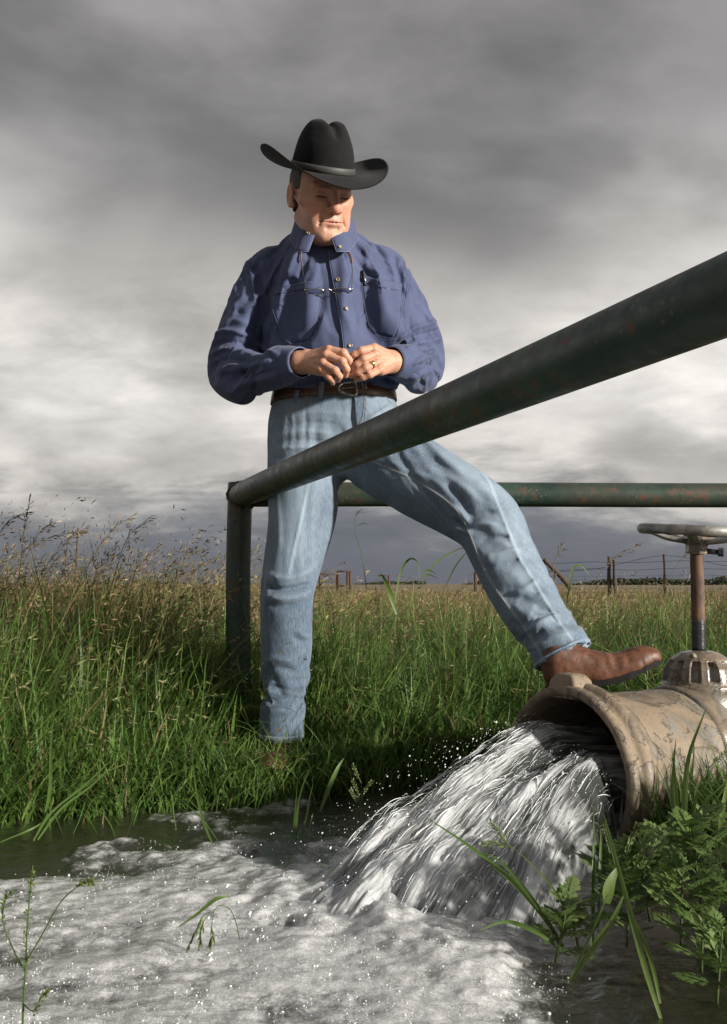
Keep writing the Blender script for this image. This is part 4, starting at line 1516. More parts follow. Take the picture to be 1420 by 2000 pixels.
# placket made of stacked quads so that it follows the drape
PL = [(487, 641, 668), (520, 645, 677), (550, 650.5, 685), (580, 656.5, 690), (610, 662, 694), (640, 667, 697), (672, 670.5, 699), (700, 673, 702)]
rowsP = []
for py in np.linspace(487, 700, 46):
    a, b = np.interp(py, [r[0] for r in PL], [r[1] for r in PL]), np.interp(py, [r[0] for r in PL], [r[2] for r in PL])
    for u in np.linspace(0, 1, 9):
        l, n = hit(a + (b - a) * u, py, BV_SHIRT)
        rowsP.append(l + np.array([0, -1, 0.1]) * (0.0022 + 0.0030 * (1 - u)))
rp = np.array(rowsP).reshape(46, 9, 3)
for _ in range(4):
    rp[1:-1] = 0.5 * rp[1:-1] + 0.25 * (rp[:-2] + rp[2:])
Fp = np.array([(j * 9 + i, (j + 1) * 9 + i, (j + 1) * 9 + i + 1, j * 9 + i + 1) for j in range(45) for i in range(8)])
plk = mput('placket', rp.reshape(-1, 3), Fp, M_SHIRT, shirt, solid=0.0018, off=1.0)
BV_PL = BVHTree.FromPolygons([tuple(v) for v in rp.reshape(-1, 3)], [tuple(int(i) for i in f) for f in Fp])
V, F = tube(rp[:, 0] + np.array([0, -0.0012, 0]), 0.0010, 6)
mput('placket_edge', V, F, M_STITCH, plk)
tb_ = NT('brown_horn_button')
tb_.set(Base_Color=tb_.mix(tb_.rng(tb_.noise(160, 3), 0.4, 0.6), (0.10, 0.065, 0.032), (0.42, 0.34, 0.20)), Roughness=0.22, Specular_IOR_Level=0.7)

def button(px, py, bvh, par, r=0.0056, lift=0.003):
    l, n = hit(px, py, bvh)
    if l is None:
        return
    V, F = lathe([(0.0001, 0.0010), (r * 0.55, 0.0012), (r * 0.70, 0.0026), (r * 0.9, 0.0030), (r, 0.0018), (r * 0.96, -0.0010), (r * 0.8, -0.0024)], l + n * lift, n, 18)
    mput('button', V, F, tb_.m, par)

for px, py in ((661, 547), (674, 604), (684, 675)):
    button(px, py, BV_PL, plk)
pk1 = patch('pocket', [(704, 539), (785, 556), (777, 662), (722, 648)], BV_SHIRT, M_SHIRT, shirt, rnd=0.34)
patch('pocket_hem', [(704, 538), (785, 555), (784, 571), (706, 553)], BV_SHIRT, M_SHIRT, pk1, 14, 4, off=0.0034, thick=0.0012)
pk2 = patch('pocket', [(523, 562), (630, 548), (616, 662), (553, 676)], BV_SHIRT, M_SHIRT, shirt, rnd=0.34)
patch('pocket_hem', [(523, 561), (630, 547), (629, 562), (525, 577)], BV_SHIRT, M_SHIRT, pk2, 14, 4, off=0.0034, thick=0.0012)
for pts in ([(707, 556), (745, 563), (784, 572)], [(704, 541), (709, 580), (718, 625), (732, 650), (752, 659), (776, 662)], [(785, 558), (783, 600), (778, 658)],
            [(526, 578), (575, 573), (628, 563)], [(524, 564), (536, 610), (550, 650), (566, 672), (590, 672), (612, 661)], [(629, 550), (625, 600), (617, 650)]):
    seam('pocket_stitch', pts, BV_SHIRT, M_STITCH, shirt, 0.0005, off=0.0038)
seam('armhole_seam', [(474, 500), (488, 524), (494, 560), (500, 600)], BV_SHIRT, M_STITCH, shirt, 0.0006)
seam('armhole_seam', [(786, 498), (794, 525), (796, 560), (790, 600)], BV_SHIRT, M_STITCH, shirt, 0.0006)
seam('yoke_seam', [(478, 497), (530, 486), (575, 474)], BV_SHIRT, M_STITCH, shirt, 0.0005)

# collar: a stand with a folded leaf whose two points fall open in front
def collar():
    c = P(633, 440, 2.628)
    n1, n2 = 56, 16
    rows = []
    for i in range(n1 + 1):
        u = i / n1
        th = rad(-176 + 352 * u)                          # 0 = back of the neck
        back = math.cos(th)
        k = (1 - back) / 2                                # 0 back, 1 front
        rx, ry = 0.070 - 0.006 * k, 0.074
        dirv = np.array([math.sin(th), back, 0.0])
        base = c + np.array([rx * dirv[0], ry * dirv[1], 0])
        ztop = 0.046 - 0.062 * k ** 1.2                   # high behind, low at the throat
        zbot = ztop - 0.036
        leaf = 0.050 + 0.042 * smooth(0.45, 0.97, k)
        out = dirv * (0.010 + 0.012 * smooth(0.3, 0.9, k))
        outward = dirv * (0.020 + 0.010 * k)
        line = []
        for s in np.linspace(0, 1, n2 + 1):
            if s < 0.3:
                e = s / 0.3
                line.append(base + np.array([0, 0, zbot + (ztop - zbot) * e]) + dirv * 0.002 * e)
            else:
                e = (s - 0.3) / 0.7
                fold = math.sin(min(e / 0.18, 1) * math.pi / 2)
                open_ = math.copysign(0.030, math.sin(th)) * e * smooth(0.80, 1.0, k)      # points spread apart
                line.append(np.array([float(open_), 0, 0]) + base + np.array([0, 0, ztop + 0.004 * math.sin(min(e / 0.25, 1) * math.pi)]) + dirv * (0.002 + 0.008 * fold) + (outward - dirv * 0.01) * e ** 1.2 - np.array([0, 0, leaf * e ** 1.1]))
        rows.append(line)
    V = np.array(rows).reshape(-1, 3)
    m = n2 + 1
    F = np.array([(i * m + j, (i + 1) * m + j, (i + 1) * m + j + 1, i * m + j + 1) for i in range(n1) for j in range(n2)])
    edge = [r[-1] for r in rows] 
    ends = [rows[0], rows[-1]]
    return V, F, np.array(edge), ends

cv_, cf_, edge, ends = collar()
clr = mput('collar', cv_, cf_, M_SHIRT, shirt, solid=0.0016, off=0.0)
rim = np.concatenate([np.array(ends[0][5:-1]), edge, np.array(ends[1][5:-1])[::-1]])
V, F = tube(rim, 0.0011, 6)
mput('collar_edge', V, F, M_STITCH, clr)
BV_COL = BVHTree.FromPolygons([tuple(v) for v in cv_], [tuple(int(i) for i in f) for f in cf_])
for px, py in ((603, 456), (664, 483)):
    button(px, py, BV_COL, clr, 0.0045, 0.002)
button(647, 491, BV_SHIRT, shirt, 0.0048, 0.003)

# cuffs
def cuff(a, b, ra, rb):
    s = np.linspace(0, 1, 12)
    p = a + (b - a) * s[:, None]
    r = ra + (rb - ra) * s + 0.0016 * np.sin(s * math.pi)
    V, F = tube(p, r, 40, caps=False)
    V = V + 0.0016 * fbm(V[:, 0] * 40, V[:, 1] * 40, V[:, 2] * 40, 2)[:, None] * np.array([0.3, 0.6, 1.0])
    return V, F, p, r

for (a, b, ra, rb) in ((P(541, 715, 2.535), P(588, 708, 2.452), 0.0485, 0.0375), (P(799, 710, 2.545), P(764, 706, 2.468), 0.0460, 0.0375)):
    V, F, p, r = cuff(a, b, ra, rb)
    cu = mput('cuff', V, F, M_SHIRT, shirt, solid=0.0022, off=1.0)
    for k in (11,):
        ring = V.reshape(12, 40, 3)[k]
        Vr, Fr = tube(np.concatenate([ring, ring[:2]]), 0.0012, 6, False)
        mput('cuff_edge', Vr, Fr, M_STITCH, cu)

# ---- jeans
def plane_cut(p, c, n):
    return (p - np.asarray(c, np.float32)) @ np.asarray(n, np.float32)

hemB = P(1104, 1291, 2.372)
dirB = np.array(LEG_B[-1][:3]) - np.array(LEG_B[-3][:3])
dirB = dirB / np.linalg.norm(dirB)
hemS = P(551, 1447, 2.69)

def jeans_sdf(p):
    d = s_loft(p, rows_of(PELV_PX), pw=2.3)
    a = smax(s_chain(p, LEG_S, 0.012, 4), plane_cut(p, hemS, (0, 0, -1)), 0.003)
    b = smax(s_chain(p, LEG_B, 0.012, 4), plane_cut(p, hemB, dirB), 0.003)
    d = smin(d, a, 0.035)
    d = smin(d, b, 0.045)
    return d

jv, jf = polygonize(jeans_sdf, (-0.42, 2.24, 0.03), (0.62, 2.84, 1.08), 0.0094)
jv = relax(jv, jf, 2, 0.5)
_zw = P(650, 748, 2.684)[2]
_hb, _hs = plane_cut(jv, hemB, dirB), hemS[2] - jv[:, 2]
_isb = jv[:, 0] > 0.12
jv, jf = cut_faces(jv, jf, (jv[:, 2] > _zw) | ((_hb > -0.006) & _isb) | ((_hs > -0.006) & ~_isb))
_hb, _hs, _isb = -plane_cut(jv, hemB, dirB), jv[:, 2] - hemS[2], jv[:, 0] > 0.12
pin = np.full(len(jv), 0.13)
pin = np.maximum(pin, smooth(_zw - 0.16, _zw - 0.03, jv[:, 2]))
pin = np.maximum(pin, np.where(_isb, 1 - smooth(0.01, 0.07, _hb), 1 - smooth(0.01, 0.15, _hs)))
jv, jf = drape(jv, jf, pin, (bv, bf), 12, 0.020, 80, 0.8, 0.4, quality=6)
jv, jf = subdivide(jv, jf)
jn = vnormals(jv, jf)
CREASE_S = [(603, 945), (594, 985), (586, 1025), (574, 1075), (566, 1120)]
CREASE_B = [(800, 838), (850, 858), (905, 890), (948, 930), (972, 985), (990, 1030), (1012, 1085), (1040, 1130), (1070, 1180), (1100, 1225), (1118, 1250)]
INSEAM_B = [(724, 900), (790, 928), (850, 962), (893, 998), (914, 1035), (930, 1075), (955, 1130), (1000, 1195), (1040, 1250), (1070, 1300)]
JEAN_FOLDS = [
    # fans from the crotch to the hip
    ([(545, 822), (600, 806), (650, 806), (684, 812)], 7, 6), ([(540, 838), (600, 824), (660, 828)], 6, -6), ([(535, 852), (590, 842), (650, 846)], 7, 7), ([(530, 866), (580, 858), (640, 862)], 6, -6),
    ([(526, 874), (560, 874), (620, 872)], 6, 7), ([(526, 892), (560, 892), (600, 882)], 7, -6), ([(528, 905), (560, 908), (590, 902)], 7, 5),
    ([(686, 775), (686, 800), (690, 830)], 4, -5), ([(693, 775), (693, 800), (697, 830)], 4, 4), ([(716, 820), (740, 806), (765, 790)], 6, 5), ([(720, 832), (745, 820), (770, 806)], 6, -4),
    # standing leg
    (CREASE_S, 3.0, 3.2), ([(640, 960), (630, 1010), (612, 1070)], 12, -5), ([(540, 960), (545, 1020), (548, 1080)], 10, 3),
    ([(520, 1118), (545, 1128), (580, 1124), (618, 1106)], 9, 8), ([(512, 1140), (540, 1150), (575, 1148), (612, 1138)], 7, -11), ([(514, 1160), (545, 1168), (585, 1164), (612, 1152)], 8, 8),
    ([(515, 1180), (545, 1184), (580, 1180)], 8, -4), ([(575, 1228), (592, 1240), (604, 1240)], 6, 6), ([(570, 1242), (590, 1252), (604, 1254)], 6, -5),
    ([(514, 1290), (540, 1286), (575, 1292)], 8, 5), ([(514, 1308), (545, 1304), (585, 1312)], 7, -5), ([(512, 1345), (545, 1352), (580, 1346)], 8, 5), ([(512, 1365), (540, 1370), (585, 1362)], 7, -6),
    ([(514, 1392), (545, 1388), (585, 1394)], 7, 3),
    # raised thigh
    (CREASE_B, 3.2, 3.4), (INSEAM_B, 2.6, 2.6), ([(700, 905), (760, 912), (810, 935)], 10, -4), ([(790, 880), (850, 900), (905, 935)], 14, -5), ([(770, 915), (830, 930), (880, 960)], 10, 4),
    ([(860, 925), (905, 950), (940, 985)], 12, 5), ([(870, 945), (900, 970), (920, 1005)], 9, -7), ([(880, 985), (900, 998), (918, 1022)], 8, 9), ([(882, 1010), (900, 1022), (916, 1038)], 6, -8), ([(884, 1028), (905, 1034), (925, 1042)], 6, 7),
    ([(925, 940), (950, 955), (965, 985)], 12, 4), ([(912, 1012), (945, 1000), (968, 1000)], 8, -5), ([(915, 1030), (945, 1022), (975, 1028)], 8, 6),
    # shin
    ([(930, 1060), (962, 1048), (995, 1050)], 9, -5), ([(938, 1090), (968, 1084), (1000, 1074), (1018, 1078)], 8, 7), ([(945, 1108), (980, 1102), (1012, 1098)], 9, -5),
    ([(990, 1158), (1020, 1152), (1052, 1130)], 7, 6), ([(996, 1172), (1028, 1166), (1060, 1150)], 8, -6), ([(1000, 1190), (1030, 1186), (1062, 1176)], 8, 4),
    ([(1030, 1232), (1058, 1214), (1092, 1200)], 7, 7), ([(1036, 1246), (1066, 1230), (1104, 1218)], 7, -7), ([(1044, 1262), (1075, 1246), (1116, 1236)], 7, 6), ([(1050, 1278), (1085, 1262), (1125, 1248)], 6, -5),
    ([(1058, 1292), (1095, 1276), (1135, 1258)], 6, 5),
]
j0 = jv.copy()
jv = sculpt(jv, jf, [(a, b * 0.72, c * (0.5 if a[0][1] < 910 and a[0][0] < 700 else 1.1)) for a, b, c in JEAN_FOLDS])
rise = ((jv - j0) * jn).sum(1)
jv = relax(jv, jf, 1, 0.3)
jq = project(jv)
wash = np.full(len(jv), 0.20)

def blob(cx, cy, rx, ry, ang=0.0):
    a = rad(ang)
    u = (jq[:, 0] - cx) * math.cos(a) + (jq[:, 1] - cy) * math.sin(a)
    v = -(jq[:, 0] - cx) * math.sin(a) + (jq[:, 1] - cy) * math.cos(a)
    return np.exp(-((u / rx) ** 2 + (v / ry) ** 2))

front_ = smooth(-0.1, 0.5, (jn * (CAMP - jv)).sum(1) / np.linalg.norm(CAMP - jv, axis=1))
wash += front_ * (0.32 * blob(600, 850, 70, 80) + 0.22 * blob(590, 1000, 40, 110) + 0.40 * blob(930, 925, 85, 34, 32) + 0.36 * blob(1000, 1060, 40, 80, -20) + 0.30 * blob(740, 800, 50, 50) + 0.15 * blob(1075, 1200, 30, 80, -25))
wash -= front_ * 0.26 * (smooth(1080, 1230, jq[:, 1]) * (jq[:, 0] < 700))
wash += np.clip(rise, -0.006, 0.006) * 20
for ln in (CREASE_S, CREASE_B, INSEAM_B):
    d_, t_, _ = seg_dist(jq, catmull(ln, 5))
    wash += 0.42 * np.exp(-(d_ / 2.4) ** 2) * front_
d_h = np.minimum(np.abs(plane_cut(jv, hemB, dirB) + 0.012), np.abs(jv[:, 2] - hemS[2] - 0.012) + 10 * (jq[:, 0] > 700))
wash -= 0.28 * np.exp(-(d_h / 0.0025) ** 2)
wash += 0.16 * fbm(jv[:, 0] * 7, jv[:, 1] * 7, jv[:, 2] * 7, 4)
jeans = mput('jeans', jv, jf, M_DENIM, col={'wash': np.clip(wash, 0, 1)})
BV_J = BVHTree.FromPolygons([tuple(v) for v in jv], [tuple(int(i) for i in f) for f in jf])
tst = NT('tan_denim_thread')
tst.set(Base_Color=(0.22, 0.20, 0.17), Roughness=0.8)
seam('inseam', INSEAM_B, BV_J, tst.m, jeans, 0.0010, off=0.0002)
seam('pocket_edge', [(612, 771), (600, 790), (580, 802), (552, 812), (530, 816)], BV_J, tst.m, jeans, 0.0011)
seam('pocket_edge', [(607, 771), (596, 786), (577, 797), (552, 806), (530, 810)], BV_J, tst.m, jeans, 0.0007)
seam('pocket_edge', [(752, 772), (762, 786), (776, 796)], BV_J, tst.m, jeans, 0.0011)
fly = patch('fly', [(690, 768), (716, 768), (714, 832), (697, 838)], BV_J, M_DENIM, jeans, 8, 16, off=0.0025, thick=0.002)
seam('fly_stitch', [(712, 772), (710, 800), (706, 822), (696, 836)], BV_J, tst.m, fly, 0.0008, off=0.0052)

# hems: a turned, stitched band standing proud of the leg
def hem_band(c, n, w, off):
    c, n = np.asarray(c, float), np.asarray(n, float)
    rows = []
    ref = np.cross(n, [0, 1, 0])
    ref /= np.linalg.norm(ref)
    r2 = np.cross(n, ref)
    for s in np.linspace(0, 1, 5):
        o = c - n * (w * s + 0.002)
        ring = []
        for a in np.linspace(0, 2 * math.pi, 56, endpoint=False):
            dv = ref * math.cos(a) + r2 * math.sin(a)
            l, nn, _, _ = BV_J.ray_cast(Vector(o + dv * 0.16), Vector(-dv))
            ring.append((np.array(l) if l is not None else o + dv * 0.05) + dv * off)
        rows.append(ring)
    V = np.array(rows)
    V = (V + np.roll(V, 1, 1) + np.roll(V, -1, 1)) / 3
    F = [(i * 56 + j, i * 56 + (j + 1) % 56, (i + 1) * 56 + (j + 1) % 56, (i + 1) * 56 + j) for i in range(4) for j in range(56)]
    hb = mput('hem', V.reshape(-1, 3), np.array(F), M_DENIM, jeans, solid=0.002, off=0.0, col={'wash': np.full(280, 0.42)})

hem_band(hemB, dirB, 0.018, 0.0016)
hem_band(hemS, (0, 0, -1), 0.018, 0.0016)

# ---- belt
t = NT('brown_leather_belt')
t.set(Base_Color=t.mix(t.rng(t.noise(40, 4), 0.3, 0.7), (0.050, 0.020, 0.010), (0.120, 0.045, 0.018)), Roughness=0.38, Normal=t.bump(t.noise(150, 4), 0.3, 0.001))
M_BELT = t.m

def belt_ring():
    rows = []
    nA = 120
    pr = np.asarray(sorted(rows_of(PELV_PX)), float)
    zc_, zh = P(690, 759.5, 2.57)[2], 0.0165
    a = np.linspace(0, 2 * math.pi, nA, endpoint=False)
    for dz, o in ((-1, 0.004), (-0.92, 0.0062), (0, 0.0068), (0.92, 0.0062), (1, 0.004)):
        z = zc_ + dz * zh
        cx, cy, A, B = (np.interp(z, pr[:, 0], pr[:, i]) for i in (1, 2, 3, 4))
        k = (np.abs(np.cos(a)) ** 2.3 + np.abs(np.sin(a)) ** 2.3) ** (-1 / 2.3)
        rows.append(np.stack([cx + (A * k + o) * np.cos(a), cy + (B * k + o) * np.sin(a), z + 0.006 * np.cos(a)], 1))
    V = np.array(rows)
    F = [(i * nA + j, i * nA + (j + 1) % nA, (i + 1) * nA + (j + 1) % nA, (i + 1) * nA + j) for i in range(4) for j in range(nA)]
    return V.reshape(-1, 3), np.array(F)

bv_, bf_ = belt_ring()
belt = mput('belt', bv_, bf_, M_BELT, solid=0.003, off=0.0)
BV_B = BVHTree.FromPolygons([tuple(v) for v in bv_], [tuple(int(i) for i in f) for f in bf_])
tsl = NT('engraved_silver_buckle')
tsl.set(Base_Color=tsl.mix(tsl.rng(tsl.noise(260, 3), 0.42, 0.6), (0.20, 0.18, 0.14), (0.66, 0.62, 0.54)), Metallic=1.0, Roughness=0.28, Normal=tsl.bump(tsl.noise(300, 3), 0.6, 0.0015))

def on_belt(pxs, r, name, m, par, lift=0.004, closed=False, ry=None):
    pts = line_on(pxs, BV_B, lift)
    pts = catmull(np.concatenate([pts, pts[:1]]) if closed else pts, 5)
    V, F = tube(pts, r, 10, ry=ry)
    return mput(name, V, F, m, par)

bk = on_belt([(669, 750), (690, 747.5), (694, 748), (694, 769), (690, 771), (669, 770), (664, 765), (664, 755)], 0.0036, 'buckle', tsl.m, belt, 0.0052, True, 0.0036)
on_belt([(694, 757), (680, 759), (666, 760)], 0.0014, 'buckle_prong', tsl.m, bk, 0.0048)
on_belt([(706, 749), (709, 760), (706, 771)], 0.0030, 'belt_keeper', tsl.m, belt, 0.0052)
on_belt([(712, 750), (715, 760), (712, 770)], 0.0022, 'belt_tip', tsl.m, belt, 0.0048)
for pts in ([(624, 748), (634, 748), (631, 777), (621, 777)], [(757, 749), (765, 749), (768, 775), (760, 775)], [(578, 750), (586, 750), (583, 778), (575, 778)]):
    q = []
    for px, py in pts:
        l, n = hit(px, py, BV_B)
        if l is None:
            l, n = hit(px, 763, BV_B)
        if l is None:
            l, n = hit(px, py, BV_J)
        q.append((l + n * 0.004) if l is not None else P(px, py, 2.56))
    q = np.array(q)
    q[2:, 2] = [P(pts[2][0], pts[2][1], q[2][1])[2], P(pts[3][0], pts[3][1], q[3][1])[2]]
    mput('belt_loop', q, np.array([[0, 3, 2, 1]]), M_DENIM, jeans, solid=0.003, col={'wash': np.full(4, 0.3)})

# ---- boots
t = NT('tan_brown_boot_leather')
bn = t.noise(30, 5, 0.6)
base = t.mix(t.rng(bn, 0.3, 0.7), (0.066, 0.025, 0.013), (0.125, 0.050, 0.026))
base = t.mix(t.rng(t.noise(70, 4, 0.6), 0.52, 0.68, 0, 0.75), base, (0.035, 0.016, 0.010))
base = t.mix(t.rng(t.noise(16, 4, 0.6, vec=t.mapping(loc=(5, 1, 2))), 0.52, 0.7, 0, 0.5), base, (0.20, 0.095, 0.052))
t.set(Base_Color=base, Roughness=0.48, Specular_IOR_Level=0.4, Normal=t.bump(t.math('ADD', t.noise(240, 4), bn), 0.30, 0.0016))
M_BOOT = t.m
t = NT('black_worn_sole')
t.set(Base_Color=t.mix(t.noise(50, 4), (0.007, 0.006, 0.006), (0.020, 0.018, 0.016)), Roughness=0.8, Specular_IOR_Level=0.15, Normal=t.bump(t.noise(200, 3), 0.3, 0.001))
M_SOLE = t.m

def spring(x):                                        # the sole curves up toward the toe
    return 0.030 * smooth(0.13, 0.285, x) ** 1.3

SHAFT = [None, None]

def boot_sdf(p):
    q = p.copy()
    q[:, 2] -= spring(q[:, 0]).astype(np.float32)
    s = s_chain(q, [(0.000, 0, 0.050, 0.034), (0.06, 0, 0.046, 0.034), (0.13, 0.0, 0.036, 0.041), (0.19, 0.0, 0.030, 0.043), (0.24, -0.002, 0.026, 0.035), (0.272, -0.003, 0.022, 0.021)], 0.01, 4)
    s = smin(s, s_cap(q, (0.010, 0, 0.105), (0.125, 0, 0.052), 0.045, 0.030), 0.035)
    s = smin(s, s_cap(p, SHAFT[0], SHAFT[1], 0.052, 0.050), 0.03)
    s = smin(s, s_cap(q, (0.008, 0, 0.02), (0.008, 0, 0.09), 0.033, 0.040), 0.02)
    return smax(s, 0.012 - q[:, 2], 0.004)

def boot_mesh(s0, s1):
    SHAFT[0], SHAFT[1] = s0, s1
    V, F = polygonize(boot_sdf, (-0.19, -0.15, -0.01), (0.31, 0.15, 0.27), 0.0032)
    V = relax(V, F, 1, 0.5)
    n = vnormals(V, F)
    c = 0.0012 * np.exp(-((V[:, 0] - 0.150) / 0.035) ** 2) * np.sin(V[:, 0] * 190 + V[:, 1] * 30) * (V[:, 2] > 0.04)
    return V + n * (c + 0.0016 * fbm(V[:, 0] * 25, V[:, 1] * 25, V[:, 2] * 25, 3))[:, None], F

def sole_mesh():
    xs = np.linspace(-0.036, 0.292, 60)
    half = np.interp(xs, [-0.036, -0.028, 0.0, 0.06, 0.13, 0.19, 0.24, 0.272, 0.287, 0.292], [0.006, 0.024, 0.036, 0.034, 0.043, 0.0465, 0.040, 0.027, 0.013, 0.003])
    top, bot = 0.0185, np.interp(xs, [-0.04, 0.055, 0.06, 0.10, 0.3], [-0.020, -0.020, 0.004, 0.001, 0.001])
    V, F = [], []
    for x, h, b in zip(xs, half, bot):
        s = float(spring(x))
        V += [(x, -h, top + s), (x, h, top + s), (x, h, b + s), (x, -h, b + s)]
    for i in range(59):
        for k in range(4):
            k2 = (k + 1) % 4
            F.append((4 * i + k, 4 * i + k2, 4 * (i + 1) + k2, 4 * (i + 1) + k))
    F += [(3, 2, 1, 0), (236, 237, 238, 239)]
    return np.array(V), F

so_v, so_f = sole_mesh()

def place_boot(o, heading, pitch_, s0, s1, scale=0.9):
    """o: world point under the heel, heading: direction of the toe"""
    hx = np.array([math.cos(heading), math.sin(heading), 0])
    f = hx * math.cos(pitch_) + UP * math.sin(pitch_)
    l = np.cross(UP, hx)
    u = np.cross(f, l)
    M3 = np.stack([f, l, u], 1) * scale
    inv = np.linalg.inv(M3)
    bvt, bft = boot_mesh(inv @ (s0 - o), inv @ (s1 - o))
    b = mput('boot', bvt @ M3.T + o, bft, M_BOOT)
    mput('sole', so_v @ M3.T + o, so_f, M_SOLE, b, smooth_=False)
    return b

place_boot(P(1092, 1360, 2.352) + np.array([0, 0, 0.012]), rad(-3), rad(9), np.array(LEG_B[-2][:3]) + dirB * 0.012, np.array(LEG_B[-3][:3]), 0.84)
place_boot(np.array([hemS[0] + 0.01, hemS[1] + 0.05, 0.002]), rad(-97), 0.0, np.array([hemS[0], hemS[1], 0.09]), np.array([hemS[0], hemS[1], 0.16]), 0.82)

# ---- ring
tg = NT('gold_signet_ring')
tg.set(Base_Color=(0.72, 0.55, 0.25), Metallic=1.0, Roughness=0.22, Normal=tg.bump(tg.noise(700, 2), 0.5, 0.0008))
fa, fb = P(737, 708, 2.412), P(715, 718, 2.394)
fd = (fb - fa) / np.linalg.norm(fb - fa)
rc = fa + (fb - fa) * 0.52
V, F = lathe([(0.0098, -0.0030), (0.0112, -0.0026), (0.0114, 0.0026), (0.0098, 0.0030), (0.0098, -0.0030)], rc, fd, 28)
ringo = mput('ring', V, F, tg.m)
bz = np.array([0, -1.0, 0.25])
bz = bz - fd * (bz @ fd)
bz /= np.linalg.norm(bz)
V, F = lathe([(0.0001, 0.0135), (0.0040, 0.0132), (0.0060, 0.0120), (0.0070, 0.0095), (0.0062, 0.0075)], rc, bz, 16)
mput('ring_bezel', V, F, tg.m, ringo)

# ---- eyeglasses hanging on the chest, pen in the pocket
def lift(px, py, off):
    l, n = hit(px, py, BV_SHIRT)
    return l + np.array([0, -1, 0.0]) * off

gl = lift(650, 567, 0.02)
glasses = thing('eyeglasses', 'thin wire-rimmed glasses hanging by their temples on the blue shirt front', 'glasses', gl)
tl = NT('smoky_lens_glass')
tl.set(Base_Color=(0.16, 0.18, 0.30), Roughness=0.03, Transmission_Weight=0.85, IOR=1.3)
twm = NT('gilt_wire_frame')
twm.set(Base_Color=(0.50, 0.44, 0.32), Metallic=1.0, Roughness=0.25)

def gput(name, V, F, m, par=None):
    return obj(name, make_mesh(name, np.asarray(V) - gl, F), m, par or glasses)

for cx, cy, sgn in ((615, 569.5, -1), (668, 567.5, 1)):
    a = np.linspace(0, 2 * math.pi, 37)
    pts = np.array([P(cx + 19.5 * math.cos(t_), cy + (6.5 * math.sin(t_) if math.sin(t_) > 0 else 5.0 * math.sin(t_)), gl[1] + 0.010 * math.sin(t_)) for t_ in a])
    rimo = gput('rim', *tube(pts, 0.0011, 8, False), twm.m)
    n = len(pts) - 1
    V = np.concatenate([pts[:-1], [pts[:-1].mean(0) + np.array([0, -0.002, 0])]])
    gput('lens', V, [(i, (i + 1) % n, n) for i in range(n)], tl.m, rimo)
br = np.array([P(635, 568, gl[1] - 0.001), P(641, 565.5, gl[1] - 0.006), P(648.5, 567, gl[1] - 0.001)])
gput('bridge', *tube(catmull(br, 5), 0.0014, 8), twm.m)
for x0, y0, x1, y1, x2, y2 in ((595.5, 566, 592, 530, 589, 494), (687.5, 564, 689, 530, 682, 497)):
    pts = catmull([P(x0, y0, gl[1]), P(x0 + (1 if x0 < 640 else -0.5), y0 - 8, gl[1] + 0.008), lift(x1, y1, 0.006), lift(x2, y2, 0.004)], 6)
    gput('temple', *tube(pts, 0.0009, 7), twm.m)
tcrd = NT('brown_glasses_cord')
tcrd.set(Base_Color=(0.20, 0.07, 0.035), Roughness=0.7)
for pp in ([(589, 512), (588.5, 500), (589, 486), (585, 474)], [(688, 515), (686, 502), (680, 490), (677, 476)]):
    pts = [lift(a_, b_, 0.006) for a_, b_ in pp if hit(a_, b_, BV_SHIRT)[0] is not None]
    gput('cord', *tube(catmull(pts, 6), 0.0017, 7), tcrd.m)
pl0, pl1 = lift(707.5, 527, 0.006), lift(712, 560, 0.005)
pen = thing('pen', 'slim black pen with silver clip in the right shirt pocket', 'pen', pl1)
tpk = NT('black_pen_plastic')
tpk.set(Base_Color=(0.010, 0.010, 0.011), Roughness=0.25)
dirp = (pl0 - pl1) / np.linalg.norm(pl0 - pl1)
V, F = lathe([(0.0001, 0.0), (0.0042, 0.0005), (0.0045, 0.03), (0.0042, 0.043), (0.0022, 0.046), (0.0001, 0.0465)], pl1, dirp, 14)
obj('barrel', make_mesh('barrel', V - pl1, F), tpk.m, pen)
cl0 = pl1 + dirp * 0.040 + np.array([0.0035, -0.0055, 0])
cl1 = pl1 + dirp * 0.004 + np.array([0.0035, -0.0062, 0])
V, F = tube([cl0 + np.array([0, 0.004, 0.001]), cl0, (cl0 + cl1) / 2, cl1], 0.0011, 8, ry=0.0020)
tsv = NT('bright_clip_steel')
tsv.set(Base_Color=(0.75, 0.75, 0.74), Metallic=1.0, Roughness=0.15)
obj('clip', make_mesh('clip', V - pl1, F), tsv.m, pen)

